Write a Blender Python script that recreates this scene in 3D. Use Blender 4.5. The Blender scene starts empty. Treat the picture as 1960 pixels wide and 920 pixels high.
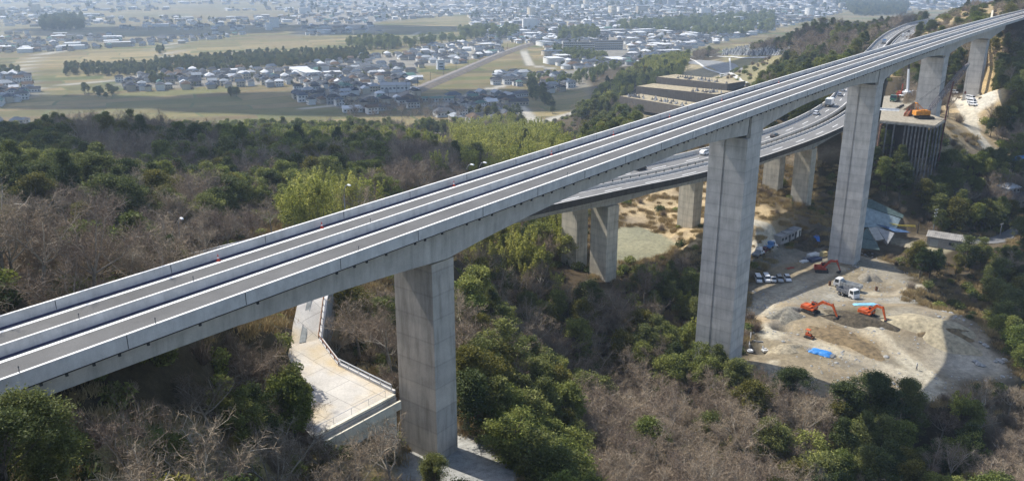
import bpy, bmesh, math, random
import numpy as np
from mathutils import Vector, Matrix, Euler

SC = bpy.context.scene
COL = SC.collection
HAZE = 1.7e-4
CAMZ = 115.0                      # the drone hovers 115 m above the plain (plain = z 0)
F = 1600.0; TILT = math.radians(17.7)
CT, ST = math.cos(TILT), math.sin(TILT)
R = math.radians

def ray(x, y):
    u = x-980.0; v = 460.0-y
    return np.array([u, F*CT+v*ST, v*CT-F*ST])/F
def atk(x, y, k):
    p = ray(x, y)*k; p[2] += CAMZ; return p
def atz(x, y, zr):
    r = ray(x, y); p = r*(zr/r[2]); p[2] += CAMZ; return p
def proj(p):
    p = np.asarray(p, float); X = p[..., 0]; Yw = p[..., 1]; Z = p[..., 2]-CAMZ
    D = Yw*CT-Z*ST; V = Yw*ST+Z*CT
    D = np.where(D < 1, 1, D)
    return 980+F*X/D, 460-F*V/D, D

# ---------------------------------------------------------------- object helpers
def link(o, parent=None):
    COL.objects.link(o)
    if parent is not None: o.parent = parent
    return o
def tag(o, label=None, cat=None, group=None, kind=None):
    if label: o['label'] = label
    if cat: o['category'] = cat
    if group: o['group'] = group
    if kind: o['kind'] = kind
    return o
def thing(name, label, cat, loc=(0, 0, 0), rz=0.0, group=None):
    o = bpy.data.objects.new(name, None); o.empty_display_size = .5
    link(o); o.location = loc; o.rotation_euler = (0, 0, rz)
    return tag(o, label, cat, group)
def copy_tree(o, parent=None):
    c = o.copy(); COL.objects.link(c)
    if parent is not None: c.parent = parent
    for ch in o.children: copy_tree(ch, c)
    return c

class MB:
    """collects shapes into one mesh"""
    def __init__(s): s.v = []; s.f = []; s.m = []
    def add(s, vs, fs, mi=0):
        b = len(s.v); s.v += [tuple(map(float, p)) for p in vs]
        for q in fs: s.f.append(tuple(b+i for i in q)); s.m.append(mi)
        return s
    def box(s, c, d, rz=0.0, mi=0, rx=0.0, ry=0.0, taper=1.0):
        hx, hy, hz = d[0]/2, d[1]/2, d[2]/2
        M = Euler((rx, ry, rz)).to_matrix()
        vs = []
        for z in (-hz, hz):
            t = taper if z > 0 else 1.0
            for x, y in ((-hx, -hy), (hx, -hy), (hx, hy), (-hx, hy)):
                p = M @ Vector((x*t, y*t, z)); vs.append((c[0]+p.x, c[1]+p.y, c[2]+p.z))
        return s.add(vs, [(3, 2, 1, 0), (4, 5, 6, 7), (0, 1, 5, 4), (1, 2, 6, 5), (2, 3, 7, 6), (3, 0, 4, 7)], mi)
    def prism(s, poly, z0, z1, mi=0, axis='z'):
        n = len(poly)
        def P(a, b, h): return (a, b, h) if axis == 'z' else ((h, a, b) if axis == 'x' else (a, h, b))
        vs = [P(a, b, z0) for a, b in poly]+[P(a, b, z1) for a, b in poly]
        fs = [tuple(reversed(range(n))), tuple(range(n, 2*n))]+[(i, (i+1) % n, n+(i+1) % n, n+i) for i in range(n)]
        return s.add(vs, fs, mi)
    def tube(s, pts, rad, n=6, mi=0, cap=True):
        pts = [Vector(p) for p in pts]
        if not hasattr(rad, '__len__'): rad = [rad]*len(pts)
        rings = []
        for i, p in enumerate(pts):
            d = (pts[min(i+1, len(pts)-1)]-pts[max(i-1, 0)])
            d = d.normalized() if d.length > 1e-9 else Vector((0, 0, 1))
            a = d.cross(Vector((0, 0, 1)) if abs(d.z) < .95 else Vector((1, 0, 0))).normalized(); b = d.cross(a)
            rings.append([p+(a*math.cos(2*math.pi*j/n)+b*math.sin(2*math.pi*j/n))*rad[i] for j in range(n)])
        vs = [q for r in rings for q in r]; fs = []
        for i in range(len(pts)-1):
            for j in range(n):
                fs.append((i*n+j, i*n+(j+1) % n, (i+1)*n+(j+1) % n, (i+1)*n+j))
        if cap: fs.append(tuple(reversed(range(n)))); fs.append(tuple((len(pts)-1)*n+j for j in range(n)))
        return s.add(vs, fs, mi)
    def cyl(s, c, r, h, axis='x', n=14, mi=0):
        d = {'x': (h/2, 0, 0), 'y': (0, h/2, 0), 'z': (0, 0, h/2)}[axis]
        return s.tube([(c[0]-d[0], c[1]-d[1], c[2]-d[2]), (c[0]+d[0], c[1]+d[1], c[2]+d[2])], r, n, mi)
    def mesh(s, name, mats, smooth=False):
        me = bpy.data.meshes.new(name); me.from_pydata(s.v, [], s.f)
        if not isinstance(mats, (list, tuple)): mats = [mats]
        for m in mats: me.materials.append(m)
        if len(mats) > 1: me.polygons.foreach_set('material_index', s.m)
        if smooth: me.polygons.foreach_set('use_smooth', [True]*len(s.f))
        me.update(); return me
    def build(s, name, mats, parent=None, smooth=False, bevel=0.0):
        o = bpy.data.objects.new(name, s.mesh(name, mats, smooth)); link(o, parent)
        if bevel:
            b = o.modifiers.new('bevel', 'BEVEL'); b.width = bevel; b.segments = 1; b.limit_method = 'ANGLE'
        return o

def np_mesh(name, V, Q, mats=(), mi=None, smooth=False, tri=False):
    """fast mesh from numpy arrays of vertices and equal-sized faces"""
    V = np.asarray(V, np.float32); Q = np.asarray(Q, np.int32); n = Q.shape[1]
    me = bpy.data.meshes.new(name)
    me.vertices.add(len(V)); me.vertices.foreach_set('co', V.ravel())
    me.loops.add(Q.size); me.loops.foreach_set('vertex_index', Q.ravel())
    me.polygons.add(len(Q)); me.polygons.foreach_set('loop_start', np.arange(0, Q.size, n, dtype=np.int32))
    for m in mats: me.materials.append(m)
    if mi is not None: me.polygons.foreach_set('material_index', np.asarray(mi, np.int32))
    if smooth: me.polygons.foreach_set('use_smooth', np.ones(len(Q), bool))
    me.update(calc_edges=True); return me

# ---------------------------------------------------------------- value noise (for geometry)
_rng = np.random.default_rng(7)
_NT = _rng.random((256, 256))
def vnoise(x, y, sc=1.0, off=0.0):
    x = np.asarray(x, float)/sc+off*17.3; y = np.asarray(y, float)/sc+off*5.1
    xi = np.floor(x).astype(int); yi = np.floor(y).astype(int); fx = x-xi; fy = y-yi
    fx = fx*fx*(3-2*fx); fy = fy*fy*(3-2*fy)
    g = lambda a, b: _NT[a % 256, b % 256]
    return (g(xi, yi)*(1-fx)+g(xi+1, yi)*fx)*(1-fy)+(g(xi, yi+1)*(1-fx)+g(xi+1, yi+1)*fx)*fy
def fbm(x, y, sc, oct=3, off=0.0):
    a = 0; w = 1; t = 0
    for i in range(oct):
        a = a+w*vnoise(x, y, sc/2**i, off+i); t += w; w *= .5
    return a/t
def inpoly(x, y, poly):
    x = np.asarray(x, float); y = np.asarray(y, float); r = np.zeros(x.shape, bool); n = len(poly)
    for i in range(n):
        x1, y1 = poly[i][:2]; x2, y2 = poly[(i+1) % n][:2]
        if y1 == y2: continue
        c = ((y1 > y) != (y2 > y)) & (x < (x2-x1)*(y-y1)/(y2-y1)+x1); r ^= c
    return r
def dist_poly(x, y, line):
    """distance from points to a polyline"""
    x = np.asarray(x, float); y = np.asarray(y, float); d = np.full(x.shape, 1e9)
    for (a, b), (c, e) in zip([p[:2] for p in line[:-1]], [p[:2] for p in line[1:]]):
        vx, vy = c-a, e-b; L = max(vx*vx+vy*vy, 1e-9)
        t = np.clip(((x-a)*vx+(y-b)*vy)/L, 0, 1)
        d = np.minimum(d, np.hypot(x-a-t*vx, y-b-t*vy))
    return d
def smooth01(t): t = np.clip(t, 0, 1); return t*t*(3-2*t)

# ---------------------------------------------------------------- materials
MATS = {}
def nodes(name):
    m = bpy.data.materials.new(name); m.use_nodes = True; nt = m.node_tree
    b = nt.nodes['Principled BSDF']; return m, nt, b
def N(nt, t, **kw):
    n = nt.nodes.new(t)
    for k, v in kw.items():
        if k.startswith('i_'):
            key = k[2:]; key = int(key) if key.isdigit() else key.replace('_', ' ')
            n.inputs[key].default_value = v
        else: setattr(n, k, v)
    return n
def ramp(nt, fac, stops):
    r = nt.nodes.new('ShaderNodeValToRGB'); e = r.color_ramp.elements
    while len(e) < len(stops): e.new(.5)
    for el, (p, c) in zip(e, stops):
        el.position = p; el.color = (*c, 1) if len(c) == 3 else c
    nt.links.new(fac, r.inputs[0]); return r.outputs[0]
def mix(nt, fac, a, b, mode='MIX'):
    n = nt.nodes.new('ShaderNodeMix'); n.data_type = 'RGBA'; n.blend_type = mode
    for s, v in ((n.inputs[0], fac), (n.inputs[6], a), (n.inputs[7], b)):
        if hasattr(v, 'links'): nt.links.new(v, s)
        elif isinstance(v, (int, float)): s.default_value = v
        else: s.default_value = (*v, 1) if len(v) == 3 else v
    return n.outputs[2]
def noise(nt, scale, detail=4, rough=.55, vec=None, stretch=None):
    tc = nt.nodes.new('ShaderNodeTexCoord'); src = tc.outputs['Object'] if vec is None else vec
    if stretch:
        mp = nt.nodes.new('ShaderNodeMapping'); mp.inputs['Scale'].default_value = stretch
        nt.links.new(src, mp.inputs[0]); src = mp.outputs[0]
    n = nt.nodes.new('ShaderNodeTexNoise'); n.inputs['Scale'].default_value = scale
    n.inputs['Detail'].default_value = detail; n.inputs['Roughness'].default_value = rough
    nt.links.new(src, n.inputs['Vector']); return n.outputs[0]
def mat(name, col, var=.15, scale=1.0, rough=.8, metal=0.0, stretch=None, col2=None, bump=0.0, spec=.3):
    """a plain paint / earth / metal: base colour broken up by two noises"""
    if name in MATS: return MATS[name]
    m, nt, b = nodes(name)
    c2 = col2 if col2 else tuple(c*(1-var*1.6) for c in col)
    c1 = tuple(min(1, c*(1+var*.6)) for c in col)
    f = noise(nt, scale, 5, .6, None, stretch)
    c = ramp(nt, f, [(.3, c2), (.7, c1)])
    nt.links.new(c, b.inputs['Base Color'])
    b.inputs['Roughness'].default_value = rough; b.inputs['Metallic'].default_value = metal
    b.inputs['Specular IOR Level'].default_value = spec
    if bump:
        bp = nt.nodes.new('ShaderNodeBump'); bp.inputs['Strength'].default_value = bump; bp.inputs['Distance'].default_value = .05
        nt.links.new(f, bp.inputs['Height']); nt.links.new(bp.outputs[0], b.inputs['Normal'])
    MATS[name] = m; return m
# ================================================================ ALIGNMENT OF THE TALL VIADUCT
BD = np.array([.6135, .7895, 0.0])            # its direction on the ground
BL = np.array([.7895, -.6135, 0.0])           # across it, towards the drone
BW = 12.9                                     # parapet to parapet
LNEAR = -64.0                                 # near parapet's outer edge
def deck_z(s):
    s = np.asarray(s, float)
    return CAMZ-29+.0206*s-2.03e-5*np.where(s > 152, (s-152)**2, 0)
def deck(s, off, up=0.0):
    """s metres along, off metres from the near edge, up metres above the parapet top"""
    p = BD*s+BL*(LNEAR-off); return (p[0], p[1], float(deck_z(s))+up)
PIERS = [  # s, width, thickness, ground z (relative), grooved
    (72.3, 6.7, 4.0, -61.6, False), (168.3, 8.4, 7.4, -85.8, True), (261.3, 8.0, 6.6, -85.8, True),
    (348.6, 7.7, 7.6, -58.0, False), (436.0, 6.3, 6.6, -54.3, False)]

# ================================================================ ALIGNMENT OF THE LOWER HIGHWAY (near edge)
HWY = [(-330, -60, -60), (-210, 40, -61), (-120, 108, -63), (-42, 172, -58.8), (26, 232, -60), (60, 262, -61), (96, 295, -60.5), (138, 342, -59), (175, 401, -58),
       (202, 460, -57), (231, 520, -55.5), (272, 600, -53), (319, 690, -50), (372, 785, -49), (440, 890, -48), (540, 1010, -48), (680, 1130, -50)]
HWY = [(a*.87, b*.87, c*.87) for a, b, c in HWY]
HWYW = 19.0; DECKS = ((0.0, 8.2), (10.8, 19.0))
def _spline(P, n=14):
    P = [np.array(p, float) for p in P]; out = []
    for i in range(len(P)-1):
        p0 = P[max(i-1, 0)]; p1 = P[i]; p2 = P[i+1]; p3 = P[min(i+2, len(P)-1)]
        for t in np.linspace(0, 1, n, endpoint=False):
            out.append(.5*((2*p1)+(-p0+p2)*t+(2*p0-5*p1+4*p2-p3)*t*t+(-p0+3*p1-3*p2+p3)*t**3))
    out.append(P[-1]); return np.array(out)
HC = _spline(HWY); HC[:, 2] += CAMZ
_t = np.gradient(HC[:, :2], axis=0); _t /= np.linalg.norm(_t, axis=1)[:, None]
HN = np.stack([-_t[:, 1], _t[:, 0]], 1)        # to the far side
HS = np.concatenate([[0], np.cumsum(np.linalg.norm(np.diff(HC[:, :2], axis=0), axis=1))])
def hwy(i, off, up=0.0):
    return (HC[i, 0]+HN[i, 0]*off, HC[i, 1]+HN[i, 1]*off, HC[i, 2]+up)
def hwy_at(s, off, up=0.0):
    p = [np.interp(s, HS, HC[:, j]) for j in range(3)]; n = [np.interp(s, HS, HN[:, j]) for j in range(2)]
    return (p[0]+n[0]*off, p[1]+n[1]*off, p[2]+up)
def hwy_dir(s):
    a = hwy_at(s-2, 0); b = hwy_at(s+2, 0); return math.atan2(b[1]-a[1], b[0]-a[0])

# ================================================================ THE LIE OF THE LAND
# (picture x, picture y, distance along the lens axis, canopy height): ground points read off the photograph
G1 = [(0, 919, 52, 2), (150, 919, 58, 2), (300, 919, 70, 1), (500, 919, 86, 1), (700, 919, 100, 1), (880, 919, 104, 0), (1000, 919, 116, 2), (1150, 919, 126, 4), (1300, 919, 133, 4),
      (1500, 919, 146, 5), (1700, 919, 153, 5), (1960, 919, 158, 4), (300, 730, 76, 1), (430, 700, 88, 1), (560, 650, 105, 2), (540, 760, 96, 1),
      (0, 560, 78, 0), (200, 470, 110, 8), (80, 450, 92, 8), (330, 420, 150, 9), (100, 300, 190, 8), (250, 320, 225, 8), (400, 380, 170, 8), (20, 330, 170, 8), (100, 250, 300, 8), (0, 285, 290, 8), (250, 225, 335, 8),
      (420, 240, 350, 11), (600, 256, 375, 10), (780, 252, 430, 9), (950, 252, 400, 10), (1040, 285, 335, 8), (600, 350, 230, 8), (800, 330, 262, 7), (700, 400, 190, 6), (900, 300, 310, 7),
      (1000, 560, 200, 7), (1250, 530, 222, 5), (1150, 545, 213, 0), (1230, 445, 262, 0), (1280, 385, 288, 0), (1200, 370, 294, 0), (1060, 470, 222, 7), (1100, 750, 172, 6), (1150, 640, 196, 7), (1000, 650, 166, 8), (900, 600, 146, 7),
      (920, 880, 112, 0), (980, 800, 136, 4), (900, 760, 122, 2), (700, 620, 135, 5), (660, 560, 145, 3), (1300, 750, 178, 6), (1400, 830, 156, 6),
      (1480, 760, 180, 1), (1700, 760, 188, 6), (1900, 800, 180, 5), (1960, 700, 208, 1),
      (1480, 432, 269, 0), (1560, 432, 272, 0), (1420, 425, 265, 0), (1325, 462, 242, 0), (1790, 470, 276, 0), (1850, 455, 279, 0), (1950, 452, 281, 0), (1850, 600, 226, 7), (1950, 560, 240, 7), (1700, 440, 290, 0),
      (1800, 330, 302, 7), (1740, 400, 288, 5), (1900, 310, 310, 7), (1960, 340, 305, 6), (1840, 270, 322, 0), (1870, 225, 352, 0), (1855, 188, 392, 0), (1890, 160, 400, 0), (1930, 150, 352, 5), (1955, 70, 420, 4), (1960, 220, 335, 6),
      (1905, 90, 425, 0), (1740, 262, 300, 0), (1700, 270, 305, 0), (1800, 215, 345, 0),
      (1740, 110, 560, 0), (1800, 60, 580, 0), (1850, 22, 600, 0), (1900, 8, 640, 2), (1770, 100, 540, 0), (1650, 115, 560, 4), (1600, 150, 500, 7), (1570, 34, 720, 8), (1500, 85, 740, 5), (1640, 60, 700, 5), (1450, 175, 560, 6), (1560, 215, 410, 4), (1500, 225, 400, 3),
      (1246, 214, 580, 0), (1200, 203, 586, 0), (1220, 228, 560, 0), (1380, 150, 690, 0), (1450, 98, 850, 0), (1430, 130, 760, 0), (1160, 215, 570, 9), (1100, 255, 470, 6)]
GX = [(52.5, 175, -86), (107, 246, -86), (156, 309, -58), (216, 386, -54.4), (-9.5, 95.5, -61.6), (0, -60, -58), (-70, 0, -27), (-160, 40, -36), (-60, 30, -27), (-200, 200, -47), (-300, 330, -75), (-420, 200, -70), (-300, 0, -45),
      (60, 60, -75), (140, 60, -84), (200, 120, -86), (260, 200, -84), (310, 280, -62), (300, 340, -45), (340, 420, -30), (260, 440, -25), (285, 470, -22), (330, 540, -19), (420, 560, -12), (420, 650, -18), (460, 450, -12), (500, 300, -10), (420, 250, -30),
      (400, 760, -36), (480, 860, -36), (560, 800, -20), (620, 950, -40), (300, 760, -52), (230, 640, -58), (152, 444, -54), (113, 365, -60), (54, 305, -68), (14, 300, -74),
      (-26, 178, -48), (-70, 130, -45), (-113, 94, -45), (28, 268, -74), (-20, 225, -66), (330, 1000, -80), (500, 1150, -95), (180, 900, -95)]
GP = [(1050, 232), (880, 222), (700, 208), (500, 215), (300, 196), (120, 222), (0, 256), (-120, 300), (1040, 180), (1200, 120), (800, 160), (500, 150), (200, 160), (0, 180), (1330, 80)]
_c = []
for x, y, k, h in G1:
    p = atk(x, y, k); _c.append((p[0], p[1], p[2]-h))
_c += [(x, y, z+CAMZ) for x, y, z in GX]
for x, y in GP:
    p = atz(x, y, -115.); _c.append(tuple(p))
_c += [(x, y, 0) for x, y in ((-900, 300), (-700, 700), (-300, 1300), (300, 1400), (700, 1500), (-900, 1200), (0, 1700), (-500, 0), (-700, -200))]
_c += [(900, 900, 5), (800, 500, 20), (900, 1200, 0), (400, -100, 30), (0, -300, 50)]
_c = np.array(_c)
def _phi(r): return np.sqrt(r*r+14.0**2)
_D = _phi(np.linalg.norm(_c[:, None, :2]-_c[None, :, :2], axis=2)); _n = len(_c)
_A = np.zeros((_n+1, _n+1)); _A[:_n, :_n] = _D+np.eye(_n)*-.6; _A[:_n, _n] = 1; _A[_n, :_n] = 1
_w = np.linalg.solve(_A, np.append(_c[:, 2], 0))
# the building site (flat, on the valley floor) and other levelled ground, outlined on the ground
def poly_at(pts, zr): return [tuple(atz(x, y, zr)[:2]) for x, y in pts]
SITE_Z = -86.0
SITE_B = poly_at([(1436, 492), (1490, 462), (1540, 446), (1605, 448)], -80.5)
SITE = poly_at([(1420, 700), (1425, 585), (1425, 500), (1660, 480), (1740, 515), (1770, 545), (1740, 572), (1800, 592), (1900, 660), (1955, 705), (1920, 735), (1830, 770), (1700, 775), (1560, 765), (1470, 735)], SITE_Z); SITE = SITE[:3]+SITE_B+SITE[3:]
YARD = [(752, 752, -52.8), (596, 834, -52.8), (548, 782, -52.6), (602, 746, -52.4), (548, 692, -51.6), (556, 660, -51.2), (560, 625, -49.8), (568, 588, -48), (580, 540, -46.2), (632, 530, -46.0), (620, 575, -48), (610.5, 650, -51), (648, 700, -52.2)]
YARDW = [tuple(atz(x, y, z)) for x, y, z in YARD]
YARDP = [(p[0], p[1]) for p in YARDW]
GRAVEL = poly_at([(770, 919), (762, 872), (800, 845), (878, 826), (925, 850), (985, 900), (1010, 940), (800, 960)], -61.8)
PLOT = poly_at([(1180, 437), (1215, 432), (1262, 448), (1300, 470), (1270, 490), (1180, 505), (1150, 490)], -77)
PLAT_Z = -49.5
def bumpf(x, y, px, py, r, h, zr=SITE_Z, el=1.0, rot=0.0):
    c = atz(px, py, zr); dx = x-c[0]; dy = y-c[1]
    u = dx*math.cos(rot)+dy*math.sin(rot); v = -dx*math.sin(rot)+dy*math.cos(rot)
    return h*np.exp(-((u/(r*el))**2+(v/r)**2))
def ground(x, y):
    x = np.asarray(x, float); y = np.asarray(y, float); sh = x.shape; xf = x.ravel(); yf = y.ravel()
    z = np.empty(len(xf))
    for i in range(0, len(xf), 20000):
        a = xf[i:i+20000]; b = yf[i:i+20000]
        z[i:i+20000] = _phi(np.hypot(a[:, None]-_c[None, :, 0], b[:, None]-_c[None, :, 1])) @ _w[:_n]+_w[_n]
    z = z.reshape(sh)
    far = smooth01((np.hypot(x-100, y-300)-950)/450); z = z*(1-far)
    plain = smooth01((8-z)/8)
    z = np.where(z < 8, np.maximum(z*(1-plain)+z*.1*plain, 0), z)
    z = z+(fbm(x, y, 28, 3)-.5)*3.0*smooth01((z-9)/10)*(1-far)
    # cut and fill under the lower highway where it runs on the ground
    m = (x > -420) & (x < 720) & (y > -120) & (y < 1200)
    if m.any():
        xm = x[m]; ym = y[m]; idx = np.arange(0, len(HC), 3); C2 = HC[idx]+np.c_[HN[idx]*HWYW/2, np.zeros(len(idx))]
        D = np.hypot(xm[:, None]-C2[None, :, 0], ym[:, None]-C2[None, :, 1]); j = D.argmin(1); dm = D[np.arange(len(xm)), j]
        hz = C2[j, 2]-2.2; zz = z[m]; s_ = HS[idx][j]
        elev = (s_ > HS_B0) & (s_ < HS_B1)
        w = smooth01((24-dm)/9)
        zz = np.where(elev, np.minimum(zz, zz*(1-w)+np.minimum(zz, hz-4)*w), zz*(1-w)+hz*w)
        z[m] = zz
    d1 = dist_poly(x, y, SITE+[SITE[0]]); ins = inpoly(x, y, SITE)
    w = np.where(ins, 1, smooth01((7-d1)/7)); sz = SITE_Z+CAMZ+(fbm(x, y, 6, 3)-.5)*.5*np.minimum(1, d1/5)
    sz = sz+bumpf(x, y, 1775, 632, 11, 5.0, el=1.7, rot=-.5)+bumpf(x, y, 1690, 655, 5, .9)+bumpf(x, y, 1500, 700, 7, 1.0, el=1.6, rot=.3)-bumpf(x, y, 1497, 622, 2.3, 4.2)-bumpf(x, y, 1452, 668, 2.2, 3.4)+bumpf(x, y, 1505, 595, 4.5, 1.2)
    sz = sz+6.0*smooth01((-(.587*x-.81*y)-147)/22)
    z = z*(1-w)+sz*w
    for P, zr, e in ((GRAVEL, -61.8, 5), (PLOT, -77, 6)):
        d1 = dist_poly(x, y, P+[P[0]]); ins = inpoly(x, y, P); w = np.where(ins, 1, smooth01((e-d1)/e)); z = z*(1-w)+(zr+CAMZ)*w
    # the ground stays below the concrete yard and falls away on the valley side of its walls
    d1 = dist_poly(x, y, YARDP+[YARDP[0]]); ins = inpoly(x, y, YARDP)
    yz = np.array([p[2] for p in YARDW]); yp = np.array(YARDP)
    jj = np.argmin(np.hypot(x[..., None]-yp[:, 0], y[..., None]-yp[:, 1]), axis=-1); top = yz[jj]
    z = np.where(ins, np.minimum(z, top-1.2), z)
    w = smooth01((3-d1)/3); z = np.where(~ins, np.where(z > top-.15, z*(1-w)+(top-.15)*w, z), z)
    # in front of the yard's walls the land drops to the foot of the first pier
    a, b = YARDP[1], YARDP[0]; vx, vy = b[0]-a[0], b[1]-a[1]; tt = np.clip(((x-a[0])*vx+(y-a[1])*vy)/(vx*vx+vy*vy), 0, 1); df = np.hypot(x-a[0]-tt*vx, y-a[1]-tt*vy)
    cap = CAMZ-52.8-1.8-7.2*tt; w = smooth01((13-df)/8); z = np.where(~ins & (z > cap), z*(1-w)+cap*w, z)
    L = [YARDP[0], YARDP[12], YARDP[11], YARDP[10]]; df = dist_poly(x, y, L); cap = top-5.5; w = smooth01((9-df)/6); side = (x > np.interp(y, [p[1] for p in L], [p[0] for p in L])) & (y > YARDP[0][1]-1)
    z = np.where(~ins & side & (z > cap), z*(1-w)+cap*w, z)
    # the land keeps clear of the viaduct's girder, and meets its deck at the far hill
    s = x*BD[0]+y*BD[1]; la = LNEAR-(x*BL[0]+y*BL[1]); o = np.maximum(np.maximum(-la, la-BW), 0)
    cap = deck_z(s)-np.where(s < 440, 5.6, np.where(s < 474, 3.2, 1.5)); w = smooth01((9-o)/7)*((s > -90) & (s < 720))
    z = np.where(z > cap, z*(1-w)+cap*w, z)
    return z
_e0 = np.argmin(np.hypot(HC[:, 0]+16, HC[:, 1]-170)); _e1 = np.argmin(np.hypot(HC[:, 0]-165, HC[:, 1]-376))
HS_B0, HS_B1 = HS[_e0], HS[_e1]

def grid_axis(segs):
    out = []
    for a, b, st in segs: out += list(np.arange(a, b, st))
    return np.array(out+[segs[-1][1]])
GXA = grid_axis([(-9000, -2600, 400), (-2600, -1000, 100), (-1000, -260, 20), (-260, -70, 5), (-70, 40, 1.6), (40, 155, 1.0), (155, 260, 2.2), (260, 500, 6), (500, 1000, 20), (1000, 2600, 100), (2600, 9000, 400)])
GYA = grid_axis([(-400, -40, 20), (-40, 60, 4), (60, 130, 1.6), (130, 290, 1.1), (290, 460, 2.5), (460, 820, 6), (820, 1300, 20), (1300, 3000, 85), (3000, 12200, 460)])
_X, _Y = np.meshgrid(GXA, GYA)
_Z = ground(_X, _Y)
def gz(x, y):
    """bilinear height of the ground sheet"""
    x = np.asarray(x, float); y = np.asarray(y, float)
    i = np.clip(np.searchsorted(GXA, x)-1, 0, len(GXA)-2); j = np.clip(np.searchsorted(GYA, y)-1, 0, len(GYA)-2)
    fx = (x-GXA[i])/(GXA[i+1]-GXA[i]); fy = (y-GYA[j])/(GYA[j+1]-GYA[j])
    return (_Z[j, i]*(1-fx)+_Z[j, i+1]*fx)*(1-fy)+(_Z[j+1, i]*(1-fx)+_Z[j+1, i+1]*fx)*fy
def onground(px, py, k0=60, k1=4000):
    """where the line of sight through a picture point meets the land"""
    ks = np.geomspace(k0, k1, 900); r = ray(px, py); P = ks[:, None]*r[None, :]; P[:, 2] += CAMZ
    h = P[:, 2]-gz(P[:, 0], P[:, 1]); b = np.argmax(h < 0)
    if b == 0: return P[-1]
    t = h[b-1]/(h[b-1]-h[b]); p = P[b-1]*(1-t)+P[b]*t; p[2] = gz(p[0], p[1]); return p
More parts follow.
